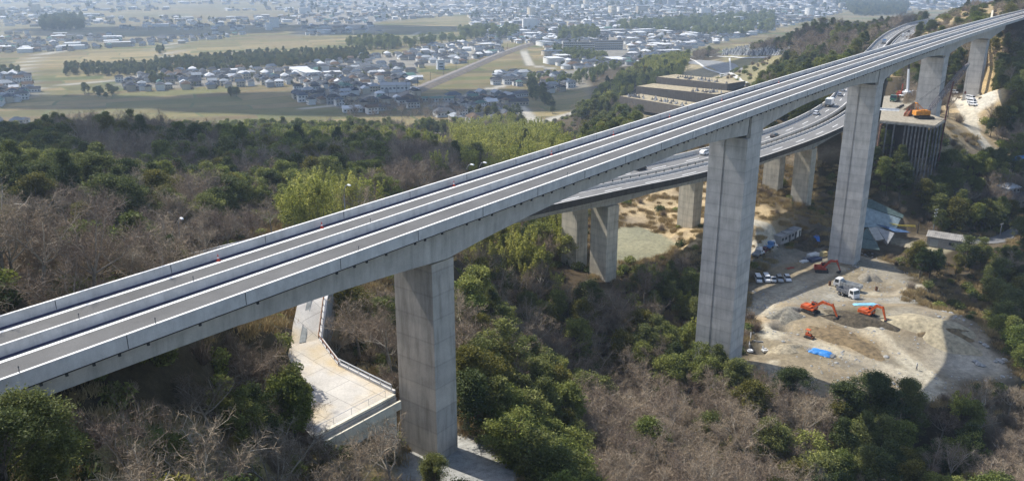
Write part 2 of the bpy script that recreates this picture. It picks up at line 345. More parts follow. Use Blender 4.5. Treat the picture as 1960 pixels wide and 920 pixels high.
# ---------------------------------------------------------------- ground sheet with colours worked out on the land itself
def lin(r, g, b): return tuple(((c/255.)/12.92 if c <= 10 else ((c/255.+.055)/1.055)**2.4) for c in (r, g, b))
def ground_colour(X, Y, Z):
    n1 = fbm(X, Y, 9, 4, 1); n2 = fbm(X, Y, 40, 3, 2); n3 = fbm(X, Y, 2.5, 2, 3)
    def sh(c, n, a=.5): return np.array(c)[None, None, :]*(1-a/2+a*n[..., None])
    leaf = sh((.075, .056, .036), n1, .9)*(1-n2[..., None]*.35)+np.array((.05, .055, .02))*n2[..., None]*.35
    col = leaf
    def over(c, w): nonlocal col; col = col*(1-w[..., None])+c*w[..., None]
    # straw coloured open slopes
    straw = sh((.44, .34, .20), n1, .6)
    px, py, D = proj(np.stack([X, Y, Z], -1))
    def pw(poly, soft=14, lo=0, hi=1e9):
        ins = inpoly(px, py, poly); d = dist_poly(px, py, poly+[poly[0]])
        return np.where((D > lo) & (D < hi), smooth01(.5+np.where(ins, d, -d)/soft+(n1-.5)*1.2), 0)
    over(straw, pw([(1180, 360), (1350, 340), (1440, 380), (1560, 420), (1440, 470), (1300, 480), (1190, 450)], 20, 240, 420))
    over(straw*.85, pw([(1700, 235), (1860, 180), (1900, 250), (1960, 330), (1880, 320), (1800, 300), (1700, 280)], 20, 270, 430))
    over(sh((.42, .31, .16), n1, .8), pw([(1855, 160), (1915, 50), (1930, 120), (1925, 190), (1880, 245), (1850, 235)], 10, 330, 520))
    over(sh((.30, .23, .13), n1, .6), pw([(1660, 150), (1760, 60), (1860, -10), (1930, -20), (1930, 30), (1760, 110), (1690, 190)], 14, 430, 900))
    over(sh((.21, .185, .10), n2, .6), pw([(1380, 100), (1520, 105), (1560, 150), (1400, 165)], 12, 500, 1000))
    over(sh((.27, .23, .145), n1, .5), pw([(1180, 225), (1310, 100), (1400, 120), (1420, 200), (1250, 260)], 14, 450, 900))
    # low scrub and straw bank round the gravel turn and at the foot of the frame
    d = dist_poly(X, Y, GRAVEL+[GRAVEL[0]]); over(sh((.34, .26, .13), n3, .9), np.where((d < 7) & (Z < 58), smooth01((7-d)/6)*.9, 0))
    over(sh((.27, .22, .10), n3, .9), pw([(130, 840), (250, 800), (420, 810), (620, 850), (760, 919), (500, 960), (130, 960)], 18, 40, 118)*.85)
    over(sh((.10, .13, .03), n3, .7), pw([(260, 825), (330, 815), (360, 840), (300, 870)], 10, 40, 100))
    # ---- the plain: strips of winter paddies
    pl = smooth01((5-Z)/3)
    plainw = pl.copy()
    town = smooth01((py_town(px, py)+(n2-.5)*.9)*3)*pl*np.where((D > 1300) & (px < 560), .25, 1)
    over(sh((.19, .185, .17), n1, .6), pl); over(sh((.21, .195, .165), n1, .6), town); plainw = plainw*(1-town)
    # ---- the building site
    ds = dist_poly(X, Y, SITE+[SITE[0]]); ins = inpoly(X, Y, SITE)
    w = smooth01(.5+(np.where(ins, ds, -ds)-2.5+(fbm(X, Y, 13, 4, 31)-.5)*16)/3)
    m = (X > 20) & (X < 280) & (Y > 100) & (Y < 380)
    site = np.array((.25, .208, .14))[None, None]*(.55+.85*fbm(X, Y, 11, 5, 8))[..., None]
    site = site*(.76+.48*n3[..., None])
    gp = smooth01((fbm(X, Y, 18, 3, 11)-.5)*5)[..., None]; site = site*(1-.45*gp)+np.array((.27, .265, .235))*.45*gp
    over(site, w*m)
    def track(pts, width, c, a=.8, zr=SITE_Z):
        L = [tuple(atz(x, y, zr)[:2]) for x, y in pts]; d = dist_poly(X, Y, L)+(n1-.5)*1.6
        ruts = .85+.15*np.abs(np.sin(d*2.3)) - .12*(d < .5); over(np.array(c)[None, None]*(.85+.3*n3[..., None])*ruts[..., None], smooth01((width-d)/1.2)*a*m)
    pale = (.53, .475, .36)
    track([(1440, 600), (1475, 640), (1560, 660), (1650, 690), (1740, 720), (1800, 760)], 3.2, pale)
    track([(1430, 610), (1500, 555), (1560, 530), (1600, 512)], 3.5, pale, .55)
    track([(1560, 600), (1640, 630), (1720, 680), (1790, 730)], 2.6, pale)
    track([(1650, 560), (1710, 562), (1760, 548)], 2.2, pale)
    track([(1445, 720), (1480, 700), (1475, 745)], 1.8, pale, .7)
    track([(1600, 570), (1680, 580), (1740, 575)], 3.6, (.33, .32, .28), .7)
    track([(1450, 505), (1530, 485), (1580, 470)], 5.5, (.24, .225, .19), .7)
    def blot(px_, py_, r, c, a=.9, el=1.0, rot=0.0): over(np.array(c)[None, None]*(.75+.5*n3[..., None]), np.clip(bumpf(X, Y, px_, py_, r, a*1.4, el=el, rot=rot)+(n1-.5)*.5, 0, a)*m)
    blot(1640, 612, 4.2, (.10, .085, .055), .95, 2.0, -.3)
    blot(1615, 650, 4.6, (.22, .16, .085), .95, 2.0, -.75)
    blot(1550, 465, 6, (.12, .10, .075), .8, 1.8, .5)
    blot(1790, 655, 4, (.20, .15, .09), .8, 2.5, -.3)
    blot(1497, 622, 2.0, (.07, .06, .045), .9); blot(1452, 668, 2.0, (.09, .085, .08), .9)
    blot(1445, 610, 3, (.34, .24, .13), .7, 1.6)
    blot(1870, 700, 5, (.36, .33, .27), .8, 2.0)
    # gravel turn at the foot of the first pier, bare plot under the highway
    dg = dist_poly(X, Y, GRAVEL+[GRAVEL[0]]); ig = inpoly(X, Y, GRAVEL)
    over(np.array((.36, .355, .33))[None, None]*(.8+.4*n3[..., None]), np.where(ig, 1, smooth01((1.5-dg)/1.5)))
    dg = dist_poly(X, Y, PLOT+[PLOT[0]]); ig = inpoly(X, Y, PLOT)
    over(np.array((.235, .225, .15))[None, None]*(.85+.3*n3[..., None]), np.where(ig, 1, smooth01((1.5-dg)/2)))
    def road(pts, width, c, k0=150):
        L = [tuple(onground(x, y, k0)[:2]) for x, y in pts]; d = dist_poly(X, Y, L)+(n1-.5)*width*.3
        over(np.array(c)[None, None]*(.85+.3*n3[..., None]), smooth01((width-d)/max(width*.35, .6)))
    road([(1825, 190), (1850, 205), (1858, 225), (1862, 250), (1890, 282), (1910, 300)], 3.6, (.52, .48, .39), 250)
    road([(1835, 190), (1880, 196)], 7, (.50, .46, .38), 250)
    road([(1445, 425), (1478, 445), (1475, 460), (1440, 478)], 2.0, (.58, .54, .45), 220)
    road([(1400, 400), (1445, 428)], 2.0, (.58, .54, .45), 220)
    road([(1760, 470), (1800, 476), (1850, 460)], 3.5, (.34, .30, .2), 220)
    road([(1700, 455), (1760, 470)], 3, (.3, .27, .2), 220)
    for pts, wd in (([(333, 78), (320, 100), (319, 118)], 2.5), ([(444, 95), (446, 110), (455, 118)], 2.5), ([(35, 135), (72, 108), (100, 100)], 2.5), ([(790, 60), (820, 78)], 2), ([(690, 150), (720, 180), (745, 200)], 3), ([(580, 208), (660, 200)], 2), ([(20, 175), (150, 160), (230, 155)], 2.5),
                    ([(830, 120), (900, 100), (960, 88)], 2.5), ([(940, 170), (990, 200), (1030, 240)], 3), ([(1030, 242), (1060, 226), (1110, 216)], 2.5), ([(1000, 150), (960, 165), (900, 180)], 2.5), ([(1000, 95), (1015, 125), (1060, 132)], 3)):
        L = [tuple(atz(x, y, -115.)[:2]) for x, y in pts]; d = dist_poly(X, Y, L); wt = smooth01((wd+6-d)/6)*pl; over(np.array((.42, .39, .32))[None, None], wt*.8); plainw = plainw*(1-wt)
    return col, plainw
TOWN_POLYS = [  # where the plain is built up (picture outlines of the districts)
    [(225, 150), (330, 135), (440, 128), (560, 128), (700, 105), (790, 100), (800, 150), (700, 165), (560, 160), (400, 165), (240, 170)],
    [(560, 165), (700, 150), (790, 150), (800, 200), (700, 215), (640, 205), (560, 185)],
    [(-200, 145), (50, 135), (65, 185), (-200, 220)], [(-40, 235), (60, 232), (50, 262), (-40, 275)],
    [(740, 110), (830, 85), (960, 70), (960, 100), (850, 125), (760, 130)], [(830, 185), (1000, 175), (1010, 225), (900, 235), (820, 205)],
    [(940, 140), (1010, 135), (1010, 160), (950, 160)], [(1030, 140), (1150, 130), (1160, 165), (1040, 175)],
    [(-900, -30), (520, -30), (520, 60), (350, 80), (120, 95), (0, 98), (-900, 110)], [(520, -30), (860, -30), (900, 25), (730, 42), (600, 48), (520, 52)],
    [(560, 52), (720, 40), (730, 62), (580, 66)],
    [(880, -30), (2300, -30), (2300, 10), (1620, 20), (1480, 55), (1330, 90), (1230, 130), (1150, 135), (1060, 120), (1040, 85), (940, 75), (900, 40)],
    [(1060, 95), (1240, 90), (1230, 135), (1180, 150), (1080, 130)]]
def py_town(px, py):
    w = np.zeros(np.shape(px))
    for P in TOWN_POLYS: w = np.maximum(w, inpoly(px, py, P)*1.0)
    return w-.5+.0
def build_ground():
    ny, nx = _X.shape
    V = np.stack([_X, _Y, _Z], -1).reshape(-1, 3)
    i = np.arange(nx-1)[None, :]+np.arange(ny-1)[:, None]*nx
    Q = np.stack([i, i+1, i+1+nx, i+nx], -1).reshape(-1, 4)
    m, nt, b = nodes('earth')
    at = N(nt, 'ShaderNodeVertexColor', layer_name='earth_colour')
    n1 = noise(nt, .9, 6, .65); n2 = noise(nt, .06, 4, .6); n3 = noise(nt, 5, 3, .6)
    # winter paddies: strips of stubble, turned earth and young green, in blocks along the lanes
    tc = N(nt, 'ShaderNodeTexCoord'); mp = N(nt, 'ShaderNodeMapping'); mp.inputs['Rotation'].default_value = (0, 0, R(-24)); nt.links.new(tc.outputs['Object'], mp.inputs[0])
    wob = N(nt, 'ShaderNodeTexNoise'); wob.inputs['Scale'].default_value = .006; nt.links.new(mp.outputs[0], wob.inputs['Vector'])
    vm = N(nt, 'ShaderNodeVectorMath', operation='MULTIPLY_ADD'); nt.links.new(wob.outputs['Color'], vm.inputs[0]); vm.inputs[1].default_value = (60, 60, 0); nt.links.new(mp.outputs[0], vm.inputs[2])
    def bricks(w, h, off, mort):
        b_ = N(nt, 'ShaderNodeTexBrick'); b_.offset = .37; b_.squash = 1.0; nt.links.new(vm.outputs[0], b_.inputs['Vector'])
        for k, v in (('Scale', 1.0), ('Brick Width', w), ('Row Height', h), ('Mortar Size', mort), ('Mortar Smooth', 0.1), ('Bias', off)): b_.inputs[k].default_value = v
        b_.inputs['Color1'].default_value = (0, 0, 0, 1); b_.inputs['Color2'].default_value = (1, 1, 1, 1); b_.inputs['Mortar'].default_value = (.5, .5, .5, 1); return b_
    b1 = bricks(120, 30, 0, 1.3); b2 = bricks(320, 110, 0, 0)
    fa = ramp(nt, b1.outputs['Color'], [(0, lin(96, 86, 66)), (.14, lin(160, 144, 106)), (.3, lin(104, 108, 62)), (.45, lin(182, 164, 120)), (.6, lin(112, 96, 74)), (.75, lin(84, 104, 52)), (.88, lin(150, 136, 100)), (1, lin(126, 112, 84))])
    fb = ramp(nt, b2.outputs['Color'], [(0, lin(100, 92, 72)), (.25, lin(166, 150, 110)), (.5, lin(96, 102, 62)), (.75, lin(136, 120, 88)), (1, lin(160, 146, 112))])
    fc = mix(nt, 1.0, mix(nt, .45, fa, fb), (.70, .69, .67), 'MULTIPLY'); fc = mix(nt, b1.outputs['Fac'], fc, lin(96, 100, 66))
    base = mix(nt, at.outputs[1], at.outputs[0], fc)
    c = mix(nt, 1.0, base, ramp(nt, n1, [(.25, (.62, .62, .62)), (.75, (1.3, 1.3, 1.3))]), 'MULTIPLY')
    c = mix(nt, 1.0, c, ramp(nt, n2, [(.3, (.82, .84, .86)), (.7, (1.14, 1.12, 1.1))]), 'MULTIPLY')
    c = mix(nt, 1.0, c, ramp(nt, n3, [(.3, (.8, .8, .8)), (.7, (1.18, 1.18, 1.18))]), 'MULTIPLY')
    nt.links.new(c, b.inputs['Base Color']); b.inputs['Roughness'].default_value = .95; b.inputs['Specular IOR Level'].default_value = .1
    bp = N(nt, 'ShaderNodeBump', i_Strength=.6, i_Distance=.25); nt.links.new(n1, bp.inputs['Height']); nt.links.new(bp.outputs[0], b.inputs['Normal'])
    me = np_mesh('ground', V, Q, [m], smooth=True)
    col, plw = ground_colour(_X, _Y, _Z); col = col.reshape(-1, 3)
    ca = me.color_attributes.new('earth_colour', 'FLOAT_COLOR', 'POINT')
    ca.data.foreach_set('color', np.concatenate([np.clip(col, 0, 1), plw.reshape(-1, 1)], 1).astype(np.float32).ravel())
    o = bpy.data.objects.new('ground', me); link(o); tag(o, kind='structure'); return o
build_ground()
# ================================================================ CONCRETE, ASPHALT, PAINT
def concrete(name, base, tint=(1, 1, 1), lift=0.0, stain=.5, horiz=0.0, scale=1.0):
    """cast concrete: cloudy tone, vertical rain streaks, the horizontal lines of the pours"""
    if name in MATS: return MATS[name]
    m, nt, b = nodes(name)
    f1 = noise(nt, .35*scale, 5, .6); f2 = noise(nt, 1.1*scale, 5, .65, None, (1, 1, .12)); f3 = noise(nt, 6*scale, 3, .6)
    c = ramp(nt, f1, [(.28, tuple(base*.80*t for t in tint)), (.72, tuple(base*1.12*t for t in tint))])
    c = mix(nt, 1.0, c, ramp(nt, f2, [(.3, (1-.5*stain, 1-.5*stain, 1-.52*stain)), (.55, (1, 1, 1)), (.8, (1.06, 1.06, 1.05))]), 'MULTIPLY')
    c = mix(nt, 1.0, c, ramp(nt, f3, [(.3, (.93, .93, .93)), (.7, (1.05, 1.05, 1.05))]), 'MULTIPLY')
    if lift:
        tc = N(nt, 'ShaderNodeTexCoord'); sx = N(nt, 'ShaderNodeSeparateXYZ'); nt.links.new(tc.outputs['Object'], sx.inputs[0])
        d = N(nt, 'ShaderNodeMath', operation='DIVIDE'); nt.links.new(sx.outputs[2], d.inputs[0]); d.inputs[1].default_value = lift
        n0 = noise(nt, .25, 2); ad = N(nt, 'ShaderNodeMath', operation='MULTIPLY_ADD'); nt.links.new(n0, ad.inputs[0]); ad.inputs[1].default_value = .035; nt.links.new(d.outputs[0], ad.inputs[2])
        fr = N(nt, 'ShaderNodeMath', operation='FRACT'); nt.links.new(ad.outputs[0], fr.inputs[0])
        c = mix(nt, 1.0, c, ramp(nt, fr.outputs[0], [(0, (.80, .80, .81)), (.05, (.98, .98, .98)), (.5, (1.03, 1.03, 1.03)), (.93, (.96, .96, .96)), (1, (.80, .80, .81))]), 'MULTIPLY')
        fl = N(nt, 'ShaderNodeMath', operation='FLOOR'); nt.links.new(ad.outputs[0], fl.inputs[0])
        wn = N(nt, 'ShaderNodeTexWhiteNoise', noise_dimensions='1D'); nt.links.new(fl.outputs[0], wn.inputs['W'])
        c = mix(nt, 1.0, c, ramp(nt, wn.outputs['Value'], [(0, (.90, .90, .91)), (1, (1.08, 1.07, 1.06))]), 'MULTIPLY')
    nt.links.new(c, b.inputs['Base Color']); b.inputs['Roughness'].default_value = .85; b.inputs['Specular IOR Level'].default_value = .2
    MATS[name] = m; return m
M_GIRD = concrete('girder_concrete', .50, (1.05, 1, .93), 0, .5)
M_PIER1 = concrete('stained_pier_concrete', .47, (1.08, 1, .89), 3.2, .7)
M_PIER = concrete('pier_concrete', .52, (1.05, 1, .93), 2.6, .45)
M_PARA = concrete('parapet_concrete', .57, (1.04, 1, .95), 0, .25, scale=1.6)
M_OLD = concrete('old_highway_concrete', .36, (1.04, 1.0, .88), 2.4, .7)
M_JOINT = mat('joint_rubber', (.035, .038, .045), .2, 2)
def asphalt(name, base):
    if name in MATS: return MATS[name]
    m, nt, b = nodes(name)
    f1 = noise(nt, .12, 4, .6); f2 = noise(nt, 9, 3, .7); f3 = noise(nt, .5, 4, .6)
    c = ramp(nt, f1, [(.3, tuple(base*.85*t for t in (1, .99, .98))), (.7, tuple(base*1.15*t for t in (1, .99, .97)))])
    c = mix(nt, 1.0, c, ramp(nt, f2, [(.3, (.85, .85, .85)), (.7, (1.12, 1.12, 1.12))]), 'MULTIPLY')
    c = mix(nt, 1.0, c, ramp(nt, f3, [(.3, (.93, .93, .93)), (.7, (1.06, 1.06, 1.06))]), 'MULTIPLY')
    nt.links.new(c, b.inputs['Base Color']); b.inputs['Roughness'].default_value = .88; b.inputs['Specular IOR Level'].default_value = .25
    MATS[name] = m; return m
M_ASPH = asphalt('fresh_asphalt', .115); M_ASPH2 = asphalt('worn_asphalt', .17)
M_WHITE = mat('road_paint', (.80, .80, .78), .08, 3, .7)

def sweep(mb, prof, S, offs=None, mi=0, closed=True, path=deck):
    """drag a cross-section (list of (off, up) or a function of s giving it) along a road"""
    n = None; b0 = len(mb.v)
    for s in S:
        pr = prof(s) if callable(prof) else prof
        n = len(pr); mb.v += [path(s, o, u) for o, u in pr]
    for i in range(len(S)-1):
        for j in range(n if closed else n-1):
            a = b0+i*n+j; c = b0+i*n+(j+1) % n
            mb.f.append((a, c, c+n, a+n)); mb.m.append(mi)
    if closed:
        mb.f.append(tuple(b0+j for j in reversed(range(n)))); mb.m.append(mi)
        mb.f.append(tuple(b0+(len(S)-1)*n+j for j in range(n))); mb.m.append(mi)
    return mb
# ================================================================ THE NEW VIADUCT
S_ALL = np.concatenate([np.arange(-70, 440, 3.0), np.arange(440, 715, 12)])
PAV = -.95                         # carriageway below the parapet top
def girder_depth(s):
    d = 2.7
    for ps, *_ in PIERS:
        t = abs(s-ps)/34.0
        if t < 1: d = max(d, 2.7+(2.3 if ps > 80 else 1.9)*(1-t)**1.7)
    if s < 45: d = min(d, 2.0+max(0, (s-10))/35*.7)
    return d
vi = thing('road_viaduct', 'long new grey concrete road viaduct on tall piers crossing the whole valley', 'bridge', deck(164.5, 6.4, 0))
def vpart(name, mb, m, parent=vi):
    o = mb.build(name, m, parent)
    if parent == vi: o.matrix_parent_inverse = Matrix.Translation(-vi.location)
    return o
slab = MB(); sweep(slab, [(0.02, -1.30), (0.02, PAV-.03), (BW-.02, PAV-.03), (BW-.02, -1.30), (BW-2.2, -1.55), (2.2, -1.55)], S_ALL)
vpart('deck_slab', slab, M_PARA)
gird = MB(); EDGES = [-70, PIERS[1][0]-3.3, PIERS[2][0]-2.9, PIERS[3][0]-3.3, 470]
for a, b_ in zip(EDGES[:-1], EDGES[1:]):
    S = [a+.28]+[s for s in np.arange(-70, 471, 2.5) if a+.9 < s < b_-.5]+[b_-.28]
    sweep(gird, lambda s: [(2.25, -1.55), (BW-2.25, -1.55), (BW-2.5, -1.56-girder_depth(s)), (2.5, -1.56-girder_depth(s))], S)
vpart('box_girder', gird, M_GIRD)
for e in EDGES[1:-1]:
    jt = MB(); sweep(jt, lambda s: [(2.35, -1.55), (BW-2.35, -1.55), (BW-2.6, -1.4-girder_depth(s)), (2.6, -1.4-girder_depth(s))], [e-.3, e+.3]); vpart('expansion_joint', jt, M_JOINT)
for a in (0.0, BW-.36):
    p = MB(); near = a == 0
    if near: pr = [(0, -1.31), (0, 0), (.3, 0), (.36, PAV+.12), (.36, PAV), (.04, -1.31)]
    else: pr = [(a, PAV), (a+.06, 0), (a+.36, 0), (a+.36, -1.31), (a+.32, -1.31), (a, PAV-.02)]
    sweep(p, pr, S_ALL); pp = vpart('parapet', p, M_PARA)
    zz = (-.66, 1.20) if near else (-.49, .86); sjm = MB().box((0, 0, 0), (.05, .03, zz[1])).mesh('joint_seal', [M_JOINT])
    for s in np.arange(-4, 460, 11.5):
        q = deck(s, a-.012 if near else a+.012, 0); o = link(bpy.data.objects.new('joint_seal', sjm), pp); o.location = (q[0], q[1], q[2]+zz[0]); o.rotation_euler = (0, 0, math.atan2(BD[1], BD[0]))
md = MB(); sweep(md, [(6.25, PAV), (6.33, 0), (6.60, 0), (6.68, PAV)], S_ALL); vpart('median_barrier', md, M_PARA)
for a, b_ in ((.38, 6.24), (6.70, BW-.38)):
    r_ = MB(); sweep(r_, [(a, PAV), (b_, PAV)], S_ALL, closed=False); vpart('carriageway', r_, M_ASPH)
for a in (5.12, BW-1.62):
    r_ = MB(); sweep(r_, [(a, PAV+.008), (a+.42, PAV+.009)], S_ALL, closed=False); vpart('edge_line', r_, M_WHITE)
for a, w_ in ((BW-.36-.52, .52), (5.05+.78, .42)):  # navy strips along the foot of the far parapet and the median
    r_ = MB(); sweep(r_, [(a, PAV+.005), (a+w_-.02, PAV+.005)], S_ALL, closed=False); vpart('foot_strip', r_, mat('navy_strip', (.018, .02, .075), .2, 1.5, .5))
M_SUNTOP = concrete('sunlit_top_concrete', .80, (1.01, 1, .97), 0, .12)  # sun glare on the parapet tops, painted as strips of paler concrete
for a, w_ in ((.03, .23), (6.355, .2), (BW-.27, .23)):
    r_ = MB(); sweep(r_, [(a, .004), (a+w_, .004)], S_ALL, closed=False); vpart('parapet_top', r_, M_SUNTOP)
# drain pipe with brackets under the near edge of the slab
dp = MB(); S = np.arange(-30, 330, 4.0)
dp.tube([deck(s, .30, -1.44) for s in S], .11, 5)
rs = random.Random(3)
for s in np.arange(-28, 330, 2.3):
    if rs.random() < .8: q = deck(s+rs.random(), .34, -1.52); dp.box(q, (.22, .2, .5), rz=.66)
vpart('drain_pipe', dp, mat('pipe_grey', (.035, .037, .04), .2, 2))
for s in (22, 33, 56, 95, 140, 200):   # reflector posts on the parapets
    for off in (.15, 6.46):
        k = MB(); q = deck(s+off*1.2, off, 0); k.tube([q, (q[0], q[1], q[2]+.42)], .035, 6); k.box((q[0], q[1], q[2]+.47), (.11, .04, .12), rz=.66)
        vpart('reflector_post', k, mat('post_grey', (.16, .16, .165), .2, 3))
A_D = math.atan2(BD[1], BD[0])
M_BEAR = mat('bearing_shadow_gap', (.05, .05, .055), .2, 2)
for i, (s, w_, t_, zr, gr) in enumerate(PIERS):
    top = float(deck_z(s))-1.56-girder_depth(s)-(.35 if i == 0 else (.5 if i < 4 else .04)); cen = deck(s, 6.45, 0); base = zr+CAMZ-4
    p = MB(); h = top-base
    hw, ht = w_/2, t_/2
    # plan outline: u along the bridge, v across (v>0 = far side); groove down the face that looks back along the bridge
    if gr:
        g0 = .08*w_; pl = [(-ht, -hw), (ht, -hw), (ht, hw), (-ht, hw), (-ht, g0+.24), (-ht+.22, g0+.24), (-ht+.22, g0-.24), (-ht, g0-.24)]
    else: pl = [(-ht, -hw), (ht, -hw), (ht, hw), (-ht, hw)]
    ca, sa = math.cos(A_D), math.sin(A_D)
    W = [(cen[0]+u*ca-v*sa, cen[1]+u*sa+v*ca) for u, v in pl]
    p.prism(W, base, top)
    o = vpart('pier', p, M_PIER1 if i == 0 else M_PIER)
    if gr or i == 3:    # the pier head rises beside the end of the span
        k = MB(); lo, hi = top+.015, float(deck_z(s))-1.57
        K = [(-ht+.85, -hw-.0), (ht, -hw-.0), (ht, -hw-.02+.9), (-ht+.85, -hw+.88)]; K = [(u, v-.14) for u, v in K]
        k.prism([(cen[0]+u*ca-v*sa, cen[1]+u*sa+v*ca) for u, v in K], lo, hi); vpart('pier_head', k, M_PIER, o)
        k = MB(); K = [(-ht+.02, -hw+.05), (-ht+1.6, -hw+.05), (-ht+1.6, hw-.05), (-ht+.02, hw-.05)]
    if i == 0:
        for v in (-2.1, 2.1): k = MB(); k.box((cen[0]-v*sa, cen[1]+v*ca, top+.17), (1.2, 1.2, .33), rz=A_D); vpart('bearing', k, M_BEAR, o)
# traffic cones left on the far carriageway
def cone_proto():
    t = thing('traffic_cone', '-', 'traffic cone')
    MB().box((0, 0, .03), (.42, .42, .06)).build('base', mat('cone_rubber', (.40, .05, .03), .2, 5), t)
    k = MB(); k.tube([(0, 0, .06), (0, 0, .30)], [.16, .11], 10, 0); k.tube([(0, 0, .302), (0, 0, .46)], [.11, .075], 10, 1); k.tube([(0, 0, .462), (0, 0, .75)], [.075, .03], 10, 0)
    k.build('cone', [mat('cone_red', (.55, .07, .04), .2, 5), M_WHITE], t); return t
cp = None
CONE_AT = ['beside the far parapet nearest the drone', 'at the far parapet above the first pier', 'at the far parapet just past the first pier', 'at the far parapet over the bamboo grove', 'at the far parapet before the second pier', 'at the far parapet in front of the grave terraces', 'at the far parapet beyond the second pier', 'at the far parapet towards the third pier']
for i, s in enumerate((47, 61, 84.5, 108, 127, 148, 172, 205)):
    c = cone_proto() if cp is None else copy_tree(cp)
    cp = cp or c; q = deck(s, BW-1.0, PAV); c.location = q; tag(c, 'red and white traffic cone '+CONE_AT[i], 'traffic cone', 'cones along the far parapet of the viaduct')

# ================================================================ THE OLDER HIGHWAY BELOW
hv = thing('highway_viaduct', 'older curving four lane highway on concrete piers passing behind the tall viaduct', 'highway', hwy_at(float(np.mean([HS_B0, HS_B1])), 10))
def hpart(name, mb, m, parent=hv):
    o = mb.build(name, m, parent)
    if parent == hv: o.matrix_parent_inverse = Matrix.Translation(-hv.location)
    return o
SH = np.arange(0, HS[-1]-1, 4.0)
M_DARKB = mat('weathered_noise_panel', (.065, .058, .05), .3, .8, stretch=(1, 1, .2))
def _pier_s(tx):
    S = np.arange(HS_B0, HS_B1+40, .5); return float(min(S, key=lambda s: abs(proj(np.array(hwy_at(s, 4.1, -9.0)))[0]-tx)))
PSH = [HS[np.argmin(np.hypot(HC[:, 0]+16, HC[:, 1]-170))], _pier_s(1158), _pier_s(1379), _pier_s(1541)]
PSH += [PSH[3]+48, PSH[3]+96]
for o0, o1 in DECKS:
    d = MB(); sweep(d, [(o0+.03, -1.75), (o0+.03, -1.0), (o1-.03, -1.0), (o1-.03, -1.75)], SH, path=hwy_at); hpart('deck_slab', d, M_OLD)
    g = MB(); S = [s for s in SH if HS_B0-8 < s < HS_B1+8]
    def gd(s):
        t = min(abs(s-q) for q in PSH)/22.; return 1.5+1.1*max(0, 1-t)**1.5
    sweep(g, lambda s: [(o0+1.6, -1.75), (o1-1.6, -1.75), (o1-1.9, -1.76-gd(s)), (o0+1.9, -1.76-gd(s))], S, path=hwy_at); hpart('box_girder', g, M_OLD)
    r_ = MB(); sweep(r_, [(o0+.4, -.985), (o1-.4, -.985)], SH, closed=False, path=hwy_at); hpart('carriageway', r_, M_ASPH2)
    ln = MB()
    for a in (o0+1.0, o1-1.2): sweep(ln, [(a, -.977), (a+.22, -.977)], SH, closed=False, path=hwy_at)
    hpart('edge_line', ln, M_WHITE)
    a = (o0+o1)/2-.1
    for s in np.arange(150, HS[-1]-40, 16):
        ln = MB(); sweep(ln, [(a, -.977), (a+.26, -.977)], [s, s+3, s+6.5], closed=False, path=hwy_at); hpart('lane_line', ln, M_WHITE)
b = MB(); sweep(b, [(0, -1.76), (0, 0), (.3, 0), (.38, -1.0), (.3, -1.76)], SH, path=hwy_at); pb = hpart('parapet', b, M_PARA)
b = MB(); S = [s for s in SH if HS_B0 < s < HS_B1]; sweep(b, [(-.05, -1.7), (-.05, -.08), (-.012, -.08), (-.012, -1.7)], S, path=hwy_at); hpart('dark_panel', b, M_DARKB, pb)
b = MB(); sweep(b, [(HWYW-.4, -1.0), (HWYW-.34, .35), (HWYW, .35), (HWYW, -1.76)], SH, path=hwy_at); hpart('parapet', b, M_PARA)
for a in (DECKS[0][1]-.42, DECKS[1][0]+.02):
    b = MB(); sweep(b, [(a, -1.0), (a+.06, -.15), (a+.34, -.15), (a+.4, -1.0)], SH, path=hwy_at); hpart('inner_parapet', b, M_PARA)
b = MB()
for s in np.arange(100, HS[-1]-30, 3.6):
    q = hwy_at(s, DECKS[0][1]-.2, 0); b.box((q[0], q[1], q[2]+.1), (.3, .1, .55), rz=hwy_dir(s))
hpart('glare_screen', b, mat('glare_green', (.045, .06, .05), .3, 1))['kind'] = 'stuff'
M_PTAN = concrete('old_pier_concrete', .50, (1.1, 1.0, .8), 2.0, .6)
for s in PSH[:5]:
    for off in ((DECKS[0][0]+DECKS[0][1])/2, (DECKS[1][0]+DECKS[1][1])/2):
        q = hwy_at(s, off); a = hwy_dir(s); z1 = q[2]-1.77-gd(s); z0 = float(gz(q[0], q[1]))-4
        p = MB(); p.box((q[0], q[1], (z0+z1)/2), (4.2, 5.8, z1-z0), rz=a); hpart('pier', p, M_PTAN)
